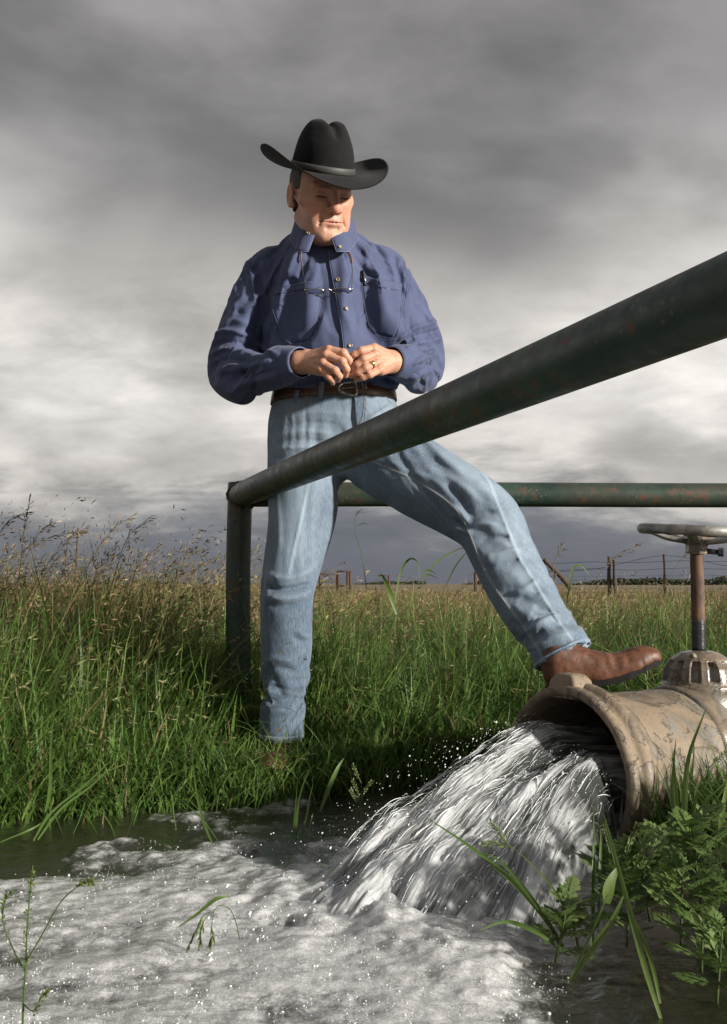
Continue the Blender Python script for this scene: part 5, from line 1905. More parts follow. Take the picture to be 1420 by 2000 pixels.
# ------------------------------------------------------------------ water
def water_mats():
    # pool: murky ground water with foam riding on it
    t = NT('murky_water_with_foam')
    f = t.attr('foam', True)
    warp = t.node('ShaderNodeVectorMath', operation='ADD')
    t.l.new(t.obj(), warp.inputs[0])
    wv = t.node('ShaderNodeVectorMath', operation='SCALE')
    t.l.new(t.noise(14, 3, 0.6, col=True), wv.inputs[0])
    wv.inputs['Scale'].default_value = 0.035
    t.l.new(wv.outputs[0], warp.inputs[1])
    w = warp.outputs[0]
    b1 = t.vor(165, 'SMOOTH_F1', vec=w)
    b2 = t.vor(420, 'SMOOTH_F1', vec=w)
    n0 = t.noise(9, 4, 0.6, vec=w)
    n1 = t.noise(38, 5, 0.65, vec=w)
    n2 = t.noise(170, 4, 0.7, vec=w)
    lace = t.math('ADD', t.math('MULTIPLY', n0, 0.50), t.math('ADD', t.math('MULTIPLY', n1, 0.60), t.math('MULTIPLY', n2, 0.30)))
    thr = t.math('SUBTRACT', 1.22, t.math('MULTIPLY', f, 0.90))
    cover = t.rng(t.math('SUBTRACT', lace, thr), -0.28, 0.20)
    wat = t.mix(n1, (0.011, 0.011, 0.007), (0.026, 0.024, 0.015))
    white = t.mix(t.rng(n1, 0.32, 0.68), (0.40, 0.400, 0.396), (0.60, 0.600, 0.594))
    white = t.mix(t.rng(n2, 0.50, 0.72, 0, 0.8), white, (0.78, 0.78, 0.775))
    e1 = t.vor(105, 'DISTANCE_TO_EDGE', vec=w)
    e2 = t.vor(230, 'DISTANCE_TO_EDGE', vec=w)
    wall = t.math('MAXIMUM', t.math('MULTIPLY', t.rng(e1, 0.16, 0.01), t.rng(n1, 0.40, 0.56)), t.math('MULTIPLY', t.rng(e2, 0.20, 0.02), 0.8))
    white = t.mix(wall, t.mix(1.0, white, (0.80, 0.80, 0.79), 'MULTIPLY'), t.mix(1.0, white, (1.12, 1.12, 1.12), 'MULTIPLY'))
    h = t.math('ADD', t.math('MULTIPLY', b1, -0.7), t.math('ADD', t.math('MULTIPLY', b2, -0.6), t.math('ADD', t.math('MULTIPLY', n1, 0.5), t.math('MULTIPLY', n2, 0.8))))
    nrm = t.bump(h, 0.5, 0.0020)
    t.set(Base_Color=t.mix(cover, wat, white), Roughness=t.rng(n2, 0.35, 0.65, 0.05, 0.22), IOR=1.33, Specular_IOR_Level=0.75, Normal=nrm,
          Subsurface_Weight=t.math('MULTIPLY', cover, 0.9), Subsurface_Radius=(0.040, 0.040, 0.038), Subsurface_Scale=1.0, Coat_Weight=1.0, Coat_Roughness=0.05, Coat_IOR=1.33,
          Coat_Normal=t.bump(t.math('ADD', n1, t.math('MULTIPLY', n2, 0.35)), 0.8, 0.006))
    pool = t.m
    # jet: clear in the core, milky where it has torn up
    t = NT('rushing_water')
    uv = t.node('ShaderNodeUVMap', uv_map='flow').outputs[0]
    a = t.attr('air', True)
    s1 = t.noise(1.0, 4, 0.6, 0.25, vec=t.mapping(uv, (120, 5.5, 1)))
    s2 = t.noise(1.0, 4, 0.65, 0.2, vec=t.mapping(uv, (330, 16, 1)))
    s3 = t.noise(1.0, 3, 0.6, 0.3, vec=t.mapping(uv, (36, 3.2, 1), loc=(3, 3, 0)))
    k = t.math('ADD', a, t.math('ADD', t.math('MULTIPLY', t.math('SUBTRACT', s1, 0.5), 1.4), t.math('ADD', t.math('MULTIPLY', t.math('SUBTRACT', s2, 0.5), 1.1), t.math('MULTIPLY', t.math('SUBTRACT', s3, 0.5), 1.7))))
    k = t.rng(k, 0.06, 1.02)
    col = t.mix(k, (0.045, 0.048, 0.046), (0.50, 0.51, 0.51))
    h = t.math('ADD', s1, t.math('MULTIPLY', s2, 0.6))
    t.set(Base_Color=col, Roughness=t.rng(k, 0, 1, 0.04, 0.20), IOR=1.33, Specular_IOR_Level=0.75, Normal=t.bump(h, 0.45, 0.004), Subsurface_Weight=t.math('MULTIPLY', k, 0.5), Coat_Weight=1.0, Coat_Roughness=0.03, Coat_IOR=1.33, Subsurface_Radius=(0.02, 0.02, 0.019), Subsurface_Scale=1.0)
    jet = t.m
    t = NT('water_drops')
    t.set(Base_Color=(0.88, 0.90, 0.90), Roughness=0.03, IOR=1.33, Specular_IOR_Level=0.9, Transmission_Weight=0.4)  # bright base colour stands in for sun sparkles on drops and bubbles
    return pool, jet, t.m

M_POOL, M_JET, M_DROP = water_mats()
NJ = -AX
# lateral height of the water where it leaves the mouth: two lobes with a dark trough between
H0A = np.array([-1.0, -0.85, -0.62, -0.35, -0.1, 0.12, 0.38, 0.65, 0.85, 1.0])
H0H = np.array([0.050, 0.098, 0.118, 0.100, 0.066, 0.050, 0.060, 0.050, 0.012, -0.050])

def jet_point(a, d):
    """a in [-1, 1] across, d metres out of the mouth"""
    dd = np.maximum(d, 0)
    w = 0.150 + 0.20 * dd
    lat = a * w + 0.36 * dd + 0.16 * dd * dd
    h0 = np.interp(a, H0A, H0H)
    k = np.exp(-(dd / 0.30) ** 2)
    h0 = h0 * k + (1 - k) * (0.045 - 0.075 * a - 0.02 * a * a)
    z = MC[2] + h0 - 0.035 * dd - 0.245 * dd * dd
    z = z + np.where(d < 0, 0.10 * d, 0)
    return lat, z

def build_jet():
    na, nd_ = 300, 460
    a = np.linspace(-1, 1, na)
    d = np.linspace(-0.16, 0.86, nd_)
    A, D = np.meshgrid(a, d, indexing='ij')
    lat, z = jet_point(A, D)
    grow = smooth(-0.02, 0.5, D)
    inside = smooth(-0.04, 0.03, D)
    fl = lat - 0.36 * np.maximum(D, 0) - 0.16 * np.maximum(D, 0) ** 2      # follow the stream lines
    fl = fl / (1 + 1.0 * np.maximum(D, 0))
    st = fbm(fl * 42, D * 3.4, 0.3, 4, 0.55)
    lump_ = fbm(fl * 15, D * 3.2, 2.0, 3, 0.5)
    rip = fbm(fl * 95, D * 14, 4.0, 3, 0.6)
    tear = fbm(fl * 22, D * 11, 6.0, 3, 0.55)
    z = z + (0.003 + 0.004 * grow) * st * (0.25 + 0.75 * inside) + (0.008 + 0.016 * grow) * lump_ * inside + (0.0008 + 0.0012 * grow) * rip + 0.004 * grow * tear
    lat = lat + (0.010 * fbm(fl * 3, D * 12, 8.0, 3) + 0.018 * grow * fbm(A * 2, D * 6, 9.0, 3)) * inside * np.abs(A) ** 2
    edge = np.where(A < 0, np.abs(A) ** 5, np.abs(A) ** 9) * (1 + 0.5 * st * smooth(0.1, 0.5, D))
    base = np.where(D < 0.02, MC[2] - 0.12, WATER_Z - 0.06)
    z = z + (np.minimum(base, z) - z) * edge
    X = MC[0] + NJ[0] * D + LAT[0] * lat
    Y = MC[1] + NJ[1] * D + LAT[1] * lat
    # stay inside the bore while still in the pipe
    bore = np.sqrt(np.maximum(0.150 ** 2 - lat ** 2, 0)) - 0.004
    z = np.where(D < 0.0, np.minimum(z, MC[2] + bore), z)
    z = np.where(D < 0.0, np.maximum(z, MC[2] - bore), z)
    air = 0.30 + 0.30 * smooth(0.0, 0.55, D) + 0.30 * lump_ + 0.26 * st + 0.10 * tear
    air = air - 0.16 * np.exp(-(((A - 0.02) / 0.20) ** 2)) * np.exp(-(np.maximum(D, 0) / 0.20) ** 2)
    air = air - 0.20 * np.exp(-(((A - 0.30) / 0.30) ** 2 + ((D - 0.42) / 0.16) ** 2)) - 0.25 * smooth(0.5, 1.0, A) * smooth(0.55, 0.0, D)
    V = np.stack([X, Y, z], -1).reshape(-1, 3)
    i = np.arange((na - 1) * (nd_ - 1))
    r, c = i // (nd_ - 1), i % (nd_ - 1)
    F = np.stack([r * nd_ + c, r * nd_ + c + 1, (r + 1) * nd_ + c + 1, (r + 1) * nd_ + c], 1)[:, ::-1]
    keep = (V[F][..., 2].max(1) > WATER_Z - 0.05)
    return V, F[keep], np.stack([fl, D], -1).reshape(-1, 2), np.clip(air, -0.3, 1.2).ravel()

jV, jF, jUV, jA = build_jet()
obj('water_jet', make_mesh('water_jet', jV, jF, uv=jUV, col={'air': jA}), M_JET, label='torrent of white water gushing from the pipe mouth', cat='water jet', kind='stuff')

def build_pool():
    xs = np.concatenate([np.linspace(-4, -1.25, 30)[:-1], np.linspace(-1.25, 1.0, 560), np.linspace(1.0, 3, 20)[1:]])
    ys = np.concatenate([np.linspace(0.1, 1.0, 24)[:-1], np.linspace(1.0, 2.1, 330)[:-1], np.linspace(2.1, 3.4, 200)])
    X, Y = np.meshgrid(xs, ys)
    q = project(np.stack([X, np.maximum(Y, 0.3), np.full_like(X, WATER_Z)], -1).reshape(-1, 3))
    px, py = q[:, 0].reshape(X.shape), q[:, 1].reshape(X.shape)
    w1 = fbm(X * 5, Y * 5, 0.2, 4)
    w2 = fbm(X * 17, Y * 17, 3.2, 3)
    w3 = fbm(X * 60, Y * 60, 7.7, 3)
    yl = np.interp(px + 60 * w1, [-600, -100, 0, 60, 200, 330, 450, 600, 720, 900], [1900, 1755, 1722, 1692, 1655, 1602, 1582, 1548, 1560, 1750])
    inn = py - yl + 22 * w1 + 8 * w2
    foam = 0.50 * smooth(-14, 40, inn) + 0.26 * smooth(40, 170, inn)
    def B(cx, cy, rx, ry):
        return np.exp(-(((px - cx) / rx) ** 2 + ((py - cy) / ry) ** 2))
    foam -= 0.40 * B(545, 1655, 95, 34) + 0.55 * B(720, 1600, 110, 60) + 0.22 * B(300, 1640, 80, 26) + 0.18 * B(150, 1760, 60, 30)
    foam += 0.30 * B(330, 1760, 160, 70) + 0.25 * B(650, 1800, 200, 70)
    foam += 0.36 * w1 + 0.16 * w2
    foam *= 1 - smooth(960, 1120, px - 0.25 * (py - 1900) + 50 * w1)
    foam = np.maximum(foam, 0.40 * smooth(0.2, 0.55, w2) * B(700, 1520, 260, 50))
    foam = np.clip(foam, 0.0, 1.15)
    act = smooth(0.1, 0.8, foam)
    boil = act * (0.6 + 0.8 * B(480, 1760, 260, 130) + 0.5 * B(800, 1850, 200, 110))
    Z = WATER_Z + 0.0035 * w1 + 0.0016 * fbm(X * 26, Y * 40, 1.1, 2) + boil * (0.0034 * w1 + 0.0013 * w2 + 0.0005 * w3) + 0.010 * act
    # thrown-up peaks where the jet digs in
    for cx, cy, h, r in ((754, 1806, 0.009, 24), (738, 1824, 0.014, 60), (800, 1850, 0.016, 70), (470, 1745, 0.008, 90), (560, 1765, 0.012, 80), (640, 1790, 0.018, 70), (870, 1880, 0.016, 60), (330, 1780, 0.006, 110), (960, 1895, 0.014, 50)):
        Z = Z + h * np.exp(-(((px - cx) / r) ** 2 + ((py - cy) / (r * 1.1)) ** 2)) * (1 + 0.35 * w2)
    Z = Z + 0.006 * np.abs(w2) * B(1000, 1920, 200, 90) + 0.004 * fbm(X * 30, Y * 30, 9, 3) * B(1100, 1950, 260, 70)
    n, m = X.shape
    i = np.arange((n - 1) * (m - 1))
    r, c = i // (m - 1), i % (m - 1)
    F = np.stack([r * m + c, r * m + c + 1, (r + 1) * m + c + 1, (r + 1) * m + c], 1)
    global BV_POOL
    ci, cj = np.arange(0, n, 3), np.arange(0, m, 3)
    sub = np.stack([X, Y, Z], -1)[np.ix_(ci, cj)]
    nn_, mm_ = sub.shape[:2]
    BV_POOL = BVHTree.FromPolygons([tuple(v) for v in sub.reshape(-1, 3)], [(a * mm_ + b, a * mm_ + b + 1, (a + 1) * mm_ + b + 1, (a + 1) * mm_ + b) for a in range(nn_ - 1) for b in range(mm_ - 1)])
    obj('water', make_mesh('water', np.stack([X, Y, Z], -1).reshape(-1, 3), F, col={'foam': foam.ravel()}), M_POOL, kind='structure')

build_pool()

# drops thrown off the torrent
def ico():
    p = (1 + 5 ** 0.5) / 2
    v = np.array([(-1, p, 0), (1, p, 0), (-1, -p, 0), (1, -p, 0), (0, -1, p), (0, 1, p), (0, -1, -p), (0, 1, -p), (p, 0, -1), (p, 0, 1), (-p, 0, -1), (-p, 0, 1)], float)
    v /= np.linalg.norm(v[0])
    f = np.array([(0, 11, 5), (0, 5, 1), (0, 1, 7), (0, 7, 10), (0, 10, 11), (1, 5, 9), (5, 11, 4), (11, 10, 2), (10, 7, 6), (7, 1, 8), (3, 9, 4), (3, 4, 2), (3, 2, 6), (3, 6, 8), (3, 8, 9), (4, 9, 5), (2, 4, 11), (6, 2, 10), (8, 6, 7), (9, 8, 1)])
    return v, f

def drops():
    rng = np.random.default_rng(4)
    n1, n2 = 900, 500
    a = rng.uniform(-1, 1, n1)
    d = rng.uniform(0.02, 0.72, n1)
    lat, z = jet_point(a, d)
    off = rng.exponential(0.010, n1) * (0.4 + 1.6 * d)
    c1 = np.stack([MC[0] + NJ[0] * d + LAT[0] * lat, MC[1] + NJ[1] * d + LAT[1] * lat, z + off + 0.004], 1) + rng.normal(0, 0.004, (n1, 3))
    px = rng.normal(620, 190, n2)
    py = rng.normal(1800, 75, n2)
    c2 = np.array([G(x, min(max(y, 1560), 2080), WATER_Z) for x, y in zip(px, py)])
    c2[:, 2] += 0.012 + rng.exponential(0.018, n2)
    c = np.concatenate([c1, c2])
    c = c[c[:, 2] > WATER_Z]
    n = len(c)
    r = 0.0004 + rng.exponential(0.00035, n)
    v, f = ico()
    fl = NJ * 0.75 + LAT * 0.4 + np.array([0, 0, -0.5])
    fl /= np.linalg.norm(fl)
    el = rng.uniform(0, 1.2, n)
    V = v[None] * r[:, None, None]
    V = V + (V @ fl)[..., None] * fl * el[:, None, None] + c[:, None]
    F = f[None] + (np.arange(n) * 12)[:, None, None]
    obj('water_droplets', make_mesh('water_droplets', V.reshape(-1, 3), F.reshape(-1, 3)), M_DROP, label='spray of small drops flying off the gushing water', cat='spray', kind='stuff')

drops()

def strands():
    """threads of water pulled out along the stream"""
    rng = np.random.default_rng(8)
    n, seg, ns = 900, 9, 5
    a = rng.uniform(-0.99, 0.97, n)
    d0 = rng.uniform(-0.02, 0.62, n)
    ln = rng.uniform(0.015, 0.09, n)
    s = np.linspace(0, 1, seg)
    D = d0[:, None] + ln[:, None] * s
    A = a[:, None] + rng.normal(0, 0.03, (n, 1)) * s
    lat, z = jet_point(A, D)
    fl = (lat - 0.36 * np.maximum(D, 0) - 0.16 * np.maximum(D, 0) ** 2) / (1 + np.maximum(D, 0))
    grow = smooth(-0.02, 0.5, D)
    z = z + (0.003 + 0.004 * grow) * fbm(fl * 42, D * 3.4, 0.3, 4, 0.55) + (0.008 + 0.016 * grow) * fbm(fl * 15, D * 3.2, 2.0, 3, 0.5)
    up = np.abs(rng.normal(0, 0.004, (n, 1))) * (0.4 + 1.2 * D) * np.sin(s * math.pi)[None]
    z = z + up + 0.0006 - (np.where(A < 0, np.abs(A) ** 5, np.abs(A) ** 9)) * 0.10
    c = np.stack([MC[0] + NJ[0] * D + LAT[0] * lat, MC[1] + NJ[1] * D + LAT[1] * lat, z], -1)
    r = (0.0002 + rng.exponential(0.00034, n))[:, None] * np.sin(math.pi * (0.06 + 0.88 * s))[None]
    th = np.linspace(0, 2 * math.pi, ns, endpoint=False)
    V = c[:, :, None] + r[:, :, None, None] * (np.cos(th)[:, None] * LAT + np.sin(th)[:, None] * np.array([0, 0, 1.0]))[None, None]
    i, j, k = np.meshgrid(np.arange(n), np.arange(seg - 1), np.arange(ns), indexing='ij')
    b = i * seg * ns
    F = np.stack([b + j * ns + k, b + j * ns + (k + 1) % ns, b + (j + 1) * ns + (k + 1) % ns, b + (j + 1) * ns + k], -1).reshape(-1, 4)
    obj('water_strands', make_mesh('water_strands', V.reshape(-1, 3), F), M_DROP, label='fine silvery threads of water along the torrent', cat='water', kind='stuff')

strands()

def bubbles():
    """glassy bubbles riding on the foam, thickest where the water boils"""
    rng = np.random.default_rng(15)
    n = 8500
    px = rng.uniform(-40, 1120, n)
    py = rng.uniform(1560, 2060, n)
    w = fbm(px * 0.012, py * 0.02, 3.0, 3)
    yl = np.interp(px, [-100, 0, 200, 330, 450, 600, 900, 1120], [1770, 1730, 1665, 1612, 1590, 1560, 1800, 1880])
    ok = (py > yl) & (rng.random(n) < np.clip(0.35 + 1.4 * w, 0.06, 1.0))
    c = np.array([G(x, y, WATER_Z) for x, y in zip(px[ok], py[ok])])
    hit_ = []
    for p in c:
        l = BV_POOL.ray_cast(Vector((p[0], p[1], 1.0)), Vector((0, 0, -1)))[0]
        hit_.append(l[2] if l is not None else WATER_Z)
    c[:, 2] = np.array(hit_)
    n = len(c)
    r = 0.0005 + rng.exponential(0.00038, n)
    v, f = ico()
    V = v[None] * r[:, None, None] * np.array([1, 1, 0.8]) + c[:, None]
    F = f[None] + (np.arange(n) * 12)[:, None, None]
    obj('foam_bubbles', make_mesh('foam_bubbles', V.reshape(-1, 3), F.reshape(-1, 3)), M_DROP, label='scattered glassy bubbles on the white foam', cat='bubbles', kind='stuff')

bubbles()

# ------------------------------------------------------------------ grass
def leaf_mat(name, rough=0.5, trans=0.22):
    t = NT(name)
    c = t.attr('tint')
    n = t.noise(60, 3)
    c2 = t.mix(t.rng(n, 0.3, 0.7, 0, 0.5), c, t.mix(1.0, c, (0.70, 0.72, 0.6), 'MULTIPLY'))
    t.set(Base_Color=c2, Roughness=rough, Specular_IOR_Level=0.35)
    tr = t.node('ShaderNodeBsdfTranslucent')
    t.l.new(c2, tr.inputs[0])
    mx = t.node('ShaderNodeMixShader')
    mx.inputs[0].default_value = trans
    t.l.new(t.b.outputs[0], mx.inputs[1])
    t.l.new(tr.outputs[0], mx.inputs[2])
    t.l.new(mx.outputs[0], t.out.inputs[0])
    return t.m

M_LEAF = leaf_mat('living_grass_blade', 0.5, 0.34)
M_DRY = leaf_mat('dry_grass_straw', 0.7, 0.15)

GREENS = np.array([(0.086, 0.165, 0.028), (0.122, 0.208, 0.040), (0.062, 0.130, 0.026), (0.175, 0.240, 0.064), (0.100, 0.182, 0.046)])
STRAWS = np.array([(0.260, 0.180, 0.088), (0.200, 0.140, 0.068), (0.330, 0.245, 0.135), (0.160, 0.118, 0.058), (0.220, 0.145, 0.076)])

def ribbons(root, h, w, az, lean, droop, tint, seg=5, rng=RNG):
    """many blades at once: root (n,3), h height, lean = how far the tip is carried sideways (in heights), droop = how much the tip hangs"""
    n = len(root)
    t = np.linspace(0, 1, seg + 1)
    dirv = np.stack([np.cos(az), np.sin(az)], 1)
    sx = (lean[:, None] * (0.30 * t + 0.70 * t ** 2)) * h[:, None]
    sz = h[:, None] * (t - droop[:, None] * t ** 3)
    kink = rng.normal(0, 0.02, (n, seg + 1)).cumsum(1) * h[:, None]
    perp = np.stack([-dirv[:, 1], dirv[:, 0]], 1)
    c = np.empty((n, seg + 1, 3))
    c[..., 0] = root[:, None, 0] + dirv[:, None, 0] * sx + perp[:, None, 0] * kink
    c[..., 1] = root[:, None, 1] + dirv[:, None, 1] * sx + perp[:, None, 1] * kink
    c[..., 2] = root[:, None, 2] + sz
    tw = rng.uniform(-1.2, 1.2, n)
    sd_ = np.stack([perp[:, 0] * np.cos(tw) + dirv[:, 0] * np.sin(tw) * 0.8, perp[:, 1] * np.cos(tw) + dirv[:, 1] * np.sin(tw) * 0.8, 0.25 * np.sin(tw)], 1)
    prof = np.clip(np.minimum(0.55 + 1.6 * t, 1.0) * (1 - t ** 2.2), 0.04, 1)
    off = sd_[:, None] * (w[:, None] * prof[None] * 0.5)[..., None]
    V = np.stack([c - off, c + off], 2).reshape(-1, 3)
    b = (np.arange(n) * (seg + 1) * 2)[:, None] + (np.arange(seg) * 2)[None]
    F = np.stack([b, b + 1, b + 3, b + 2], -1).reshape(-1, 4)
    T = np.repeat(tint, (seg + 1) * 2, 0)
    return V, F, T, c

def pipe_clear(x, y):
    """distance from the pipe's centre line in plan"""
    s = (x - MC[0]) * AX[0] + (y - MC[1]) * AX[1]
    l = (x - MC[0]) * LAT[0] + (y - MC[1]) * LAT[1]
    return np.where((s > -0.35), np.abs(l), 9.0), s, l

def scatter(n, y0, y1, rng, power=1.0, edge=0.0):
    y = y0 + (y1 - y0) * rng.random(n) ** power
    x = (rng.random(n) * 2 - 1) * (0.40 * y + 0.35)
    t = land(x, y)
    dpipe, s, l = pipe_clear(x, y)
    ok = (t > edge) & ((dpipe > 0.21) | (s < -0.3)) & ~((l > 0.0) & (s > -0.4) & (y < 2.6))
    ok &= ~((np.hypot(x - corner[0], y - corner[1]) < 0.05) | (np.hypot(x - man_loc[0], y - man_loc[1]) < 0.075))
    return x[ok], y[ok], t[ok]

def merge(lst):
    Vs, Fs, Ts, n = [], [], [], 0
    for V, F, T in lst:
        Vs.append(V)
        Fs.append(F + n)
        Ts.append(T)
        n += len(V)
    return np.concatenate(Vs), np.concatenate(Fs), np.concatenate(Ts)

def spikelets(base, dirv, ln, wd, tint, rng):
    """pointed husks: four-sided slivers"""
    n = len(base)
    dirv = dirv / np.linalg.norm(dirv, axis=1, keepdims=True)
    r = rng.normal(size=(n, 3))
    u = np.cross(dirv, r)
    u /= np.linalg.norm(u, axis=1, keepdims=True)
    v = np.cross(dirv, u)
    mid = base + dirv * (ln * 0.42)[:, None]
    V = np.stack([base, mid + u * wd[:, None] * 0.5, base + dirv * ln[:, None], mid - u * wd[:, None] * 0.5, mid + v * wd[:, None] * 0.35], 1)
    b = (np.arange(n) * 5)[:, None]
    F = np.concatenate([b + np.array([[0, 1, 2, 4]]), b + np.array([[0, 4, 2, 3]])])
    return V.reshape(-1, 3), F, np.repeat(tint, 5, 0)

def build_grass():
    rng = np.random.default_rng(31)
    green, dry = [], []
    # bank and near meadow
    for n, y0, y1, seg, hk, wk in ((30000, 2.2, 3.3, 6, 1.0, 1.0), (34000, 3.2, 5.2, 5, 1.0, 1.0), (30000, 5.0, 9.5, 4, 1.0, 1.25)):
        x, y, t = scatter(n, y0, y1, rng, 1.0 if y0 < 4 else 1.2, -0.15)
        m = len(x)
        patchy = fbm(x * 1.7, y * 1.7, 5.0, 3)
        thin_ = rng.random(m) < np.clip(0.70 + 0.5 * patchy, 0.22, 1.0) * np.where(t < -0.03, 0.16, 1.0)
        x, y, t, patchy = x[thin_], y[thin_], t[thin_], patchy[thin_]
        m = len(x)
        left = smooth(-0.15, -0.7, x)
        tall = (0.14 + 0.24 * smooth(0.0, 0.55, t) + 0.05 * smooth(0.6, 2.0, t)) * (1 + 0.28 * left + 0.25 * patchy)
        tall = np.where((y < 3.0) & (np.abs(x + 0.20) < 0.22), tall * 0.75, tall)
        h = tall * rng.uniform(0.55, 1.15, m) * hk
        w = rng.uniform(0.0030, 0.0078, m) * wk * np.where(rng.random(m) < 0.12, 1.5, 1.0)
        az = rng.normal(0.25, 1.25, m) + np.where(rng.random(m) < 0.25, math.pi, 0)
        lean = np.abs(rng.normal(0.50, 0.42, m))
        droop = np.clip(rng.normal(0.22, 0.25, m), 0, 0.85)
        ti = GREENS[rng.integers(0, 5, m)] * rng.uniform(0.75, 1.2, (m, 1))
        isdry = rng.random(m) < np.clip(0.07 + 0.34 * smooth(3.2, 6.5, y) + 0.30 * left * smooth(2.7, 3.4, y), 0, 0.75)
        ti[isdry] = STRAWS[rng.integers(0, 5, isdry.sum())]
        root = np.stack([x, y, ground_z(x, y) - 0.01], 1)
        V, F, T, c = ribbons(root, h, w, az, lean, droop, ti, seg, rng)
        green.append((V, F, T))
    x, y, t = scatter(1800, 2.3, 4.2, rng, 1.0, 0.05)
    k = rng.random(len(x)) < np.where(x < -0.2, 0.8, 0.35)
    x, y, t = x[k], y[k], t[k]
    m = len(x)
    h = (0.16 + 0.26 * smooth(0.0, 0.5, t)) * rng.uniform(0.8, 1.25, m) * (1 + 0.3 * smooth(-0.2, -0.7, x))
    h = np.where((y < 2.75) & (np.abs(x + 0.20) < 0.15), h * 0.7, h)
    pale = np.array([(0.20, 0.22, 0.085), (0.16, 0.20, 0.065), (0.25, 0.24, 0.11)])[rng.integers(0, 3, m)]
    V, F, T, c = ribbons(np.stack([x, y, ground_z(x, y)], 1), h, np.full(m, 0.0018), rng.normal(0.2, 1.0, m), np.abs(rng.normal(0.5, 0.3, m)), np.clip(rng.normal(0.35, 0.15, m), 0, 0.8), pale * 0.7, 7, rng)
    green.append((V, F, T))
    tip, prev = c[:, -1], c[:, -4]
    kn = 9
    base = prev[:, None] + (tip - prev)[:, None] * rng.random((m, kn, 1))
    dr = ((tip - prev) / np.linalg.norm(tip - prev, axis=1, keepdims=True))[:, None] + rng.normal(0, 0.3, (m, kn, 3)) + np.array([0.1, 0, -0.35])
    V, F, T = spikelets(base.reshape(-1, 3), dr.reshape(-1, 3), rng.uniform(0.014, 0.026, m * kn), rng.uniform(0.0032, 0.0055, m * kn), np.repeat(pale, kn, 0) * rng.uniform(0.8, 1.2, (m * kn, 1)), rng)
    green.append((V, F, T))
    # broad arching blades over the tangle
    x, y, t = scatter(8500, 2.25, 5.5, rng, 1.2, -0.02)
    m = len(x)
    h = (0.12 + 0.26 * smooth(0.0, 0.5, t)) * rng.uniform(0.75, 1.3, m)
    h = np.where((y < 2.8) & (np.abs(x + 0.20) < 0.2), h * 0.6, h)
    V, F, T, c = ribbons(np.stack([x, y, ground_z(x, y) - 0.01], 1), h, rng.uniform(0.007, 0.012, m), rng.uniform(0, 6.28, m), np.abs(rng.normal(0.85, 0.3, m)), np.clip(rng.normal(0.5, 0.2, m), 0.1, 0.95), GREENS[rng.integers(0, 5, m)] * rng.uniform(0.85, 1.2, (m, 1)), 7, rng)
    green.append((V, F, T))
    # blades spilling over the edge into the water
    x, y, t = scatter(9000, 2.15, 3.1, rng, 1.0, -0.06)
    k = t < 0.10
    x, y = x[k], y[k]
    m = len(x)
    V, F, T, c = ribbons(np.stack([x, y, np.maximum(ground_z(x, y), WATER_Z - 0.02)], 1), rng.uniform(0.10, 0.24, m), rng.uniform(0.004, 0.008, m), rng.normal(-1.5, 0.8, m), np.abs(rng.normal(0.8, 0.35, m)), np.clip(rng.normal(0.55, 0.25, m), 0.1, 1.0), GREENS[rng.integers(0, 5, m)] * rng.uniform(0.8, 1.15, (m, 1)), 7, rng)
    green.append((V, F, T))
    m = 1300
    x, y = rng.uniform(-0.40, -0.04, m), rng.uniform(2.36, 2.64, m)
    k = (np.hypot(x - man_loc[0], y - man_loc[1]) > 0.07) & (land(x, y) > -0.03)
    x, y = x[k], y[k]
    m = len(x)
    V, F, T, c = ribbons(np.stack([x, y, ground_z(x, y) - 0.01], 1), rng.uniform(0.07, 0.17, m), rng.uniform(0.003, 0.007, m), rng.uniform(0, 6.28, m), np.abs(rng.normal(0.5, 0.35, m)), np.clip(rng.normal(0.3, 0.2, m), 0, 0.8), GREENS[rng.integers(0, 5, m)] * rng.uniform(0.7, 1.1, (m, 1)), 6, rng)
    green.append((V, F, T))
    V, F, T = merge(green)
    obj('grass', make_mesh('grass', V, F, col={'tint': T}), M_LEAF, label='tall tangled green grass growing along the bank', cat='grass', kind='stuff')
    # dry meadow further out
    x, y, t = scatter(38000, 7.5, 42, rng, 1.7, 0.0)
    m = len(x)
    h = rng.uniform(0.16, 0.42, m)
    V, F, T, c = ribbons(np.stack([x, y, ground_z(x, y) - 0.01], 1), h, rng.uniform(0.006, 0.014, m) * (0.6 + y / 22), rng.normal(0.2, 1.3, m), np.abs(rng.normal(0.4, 0.3, m)), np.clip(rng.normal(0.2, 0.2, m), 0, 0.7),
                         np.where(rng.random((m, 1)) < 0.86, STRAWS[rng.integers(0, 5, m)], GREENS[rng.integers(0, 5, m)] * 0.9) * rng.uniform(0.7, 1.05, (m, 1)), 3, rng)
    dry.append((V, F, T))
    # seeding oats and brome over the green
    for n, y0, y1, hk, left_only in ((1500, 3.0, 5.4, 1.0, False), (1800, 4.6, 10.5, 1.0, False), (900, 2.75, 4.6, 1.18, True)):
        x, y, t = scatter(n, y0, y1, rng, 1.0, 0.1)
        if left_only:
            k = x < -0.38
            x, y, t = x[k], y[k], t[k]
        else:
            k = (rng.random(len(x)) < np.where(x < -0.3, 1.0, 0.62)) & ~((x > -0.1) & (y < 3.5))
            x, y, t = x[k], y[k], t[k]
        m = len(x)
        h = rng.uniform(0.36, 0.56, m) * hk * (1 + 0.22 * smooth(-0.25, -0.9, x / np.maximum(y, 1) * 3))
        st = STRAWS[rng.integers(0, 5, m)] * rng.uniform(0.7, 1.1, (m, 1))
        V, F, T, c = ribbons(np.stack([x, y, ground_z(x, y)], 1), h, np.full(m, 0.0022), rng.normal(0.1, 0.7, m), np.abs(rng.normal(0.42, 0.25, m)), np.clip(rng.normal(0.15, 0.12, m), 0, 0.6), st, 7, rng)
        dry.append((V, F, T))
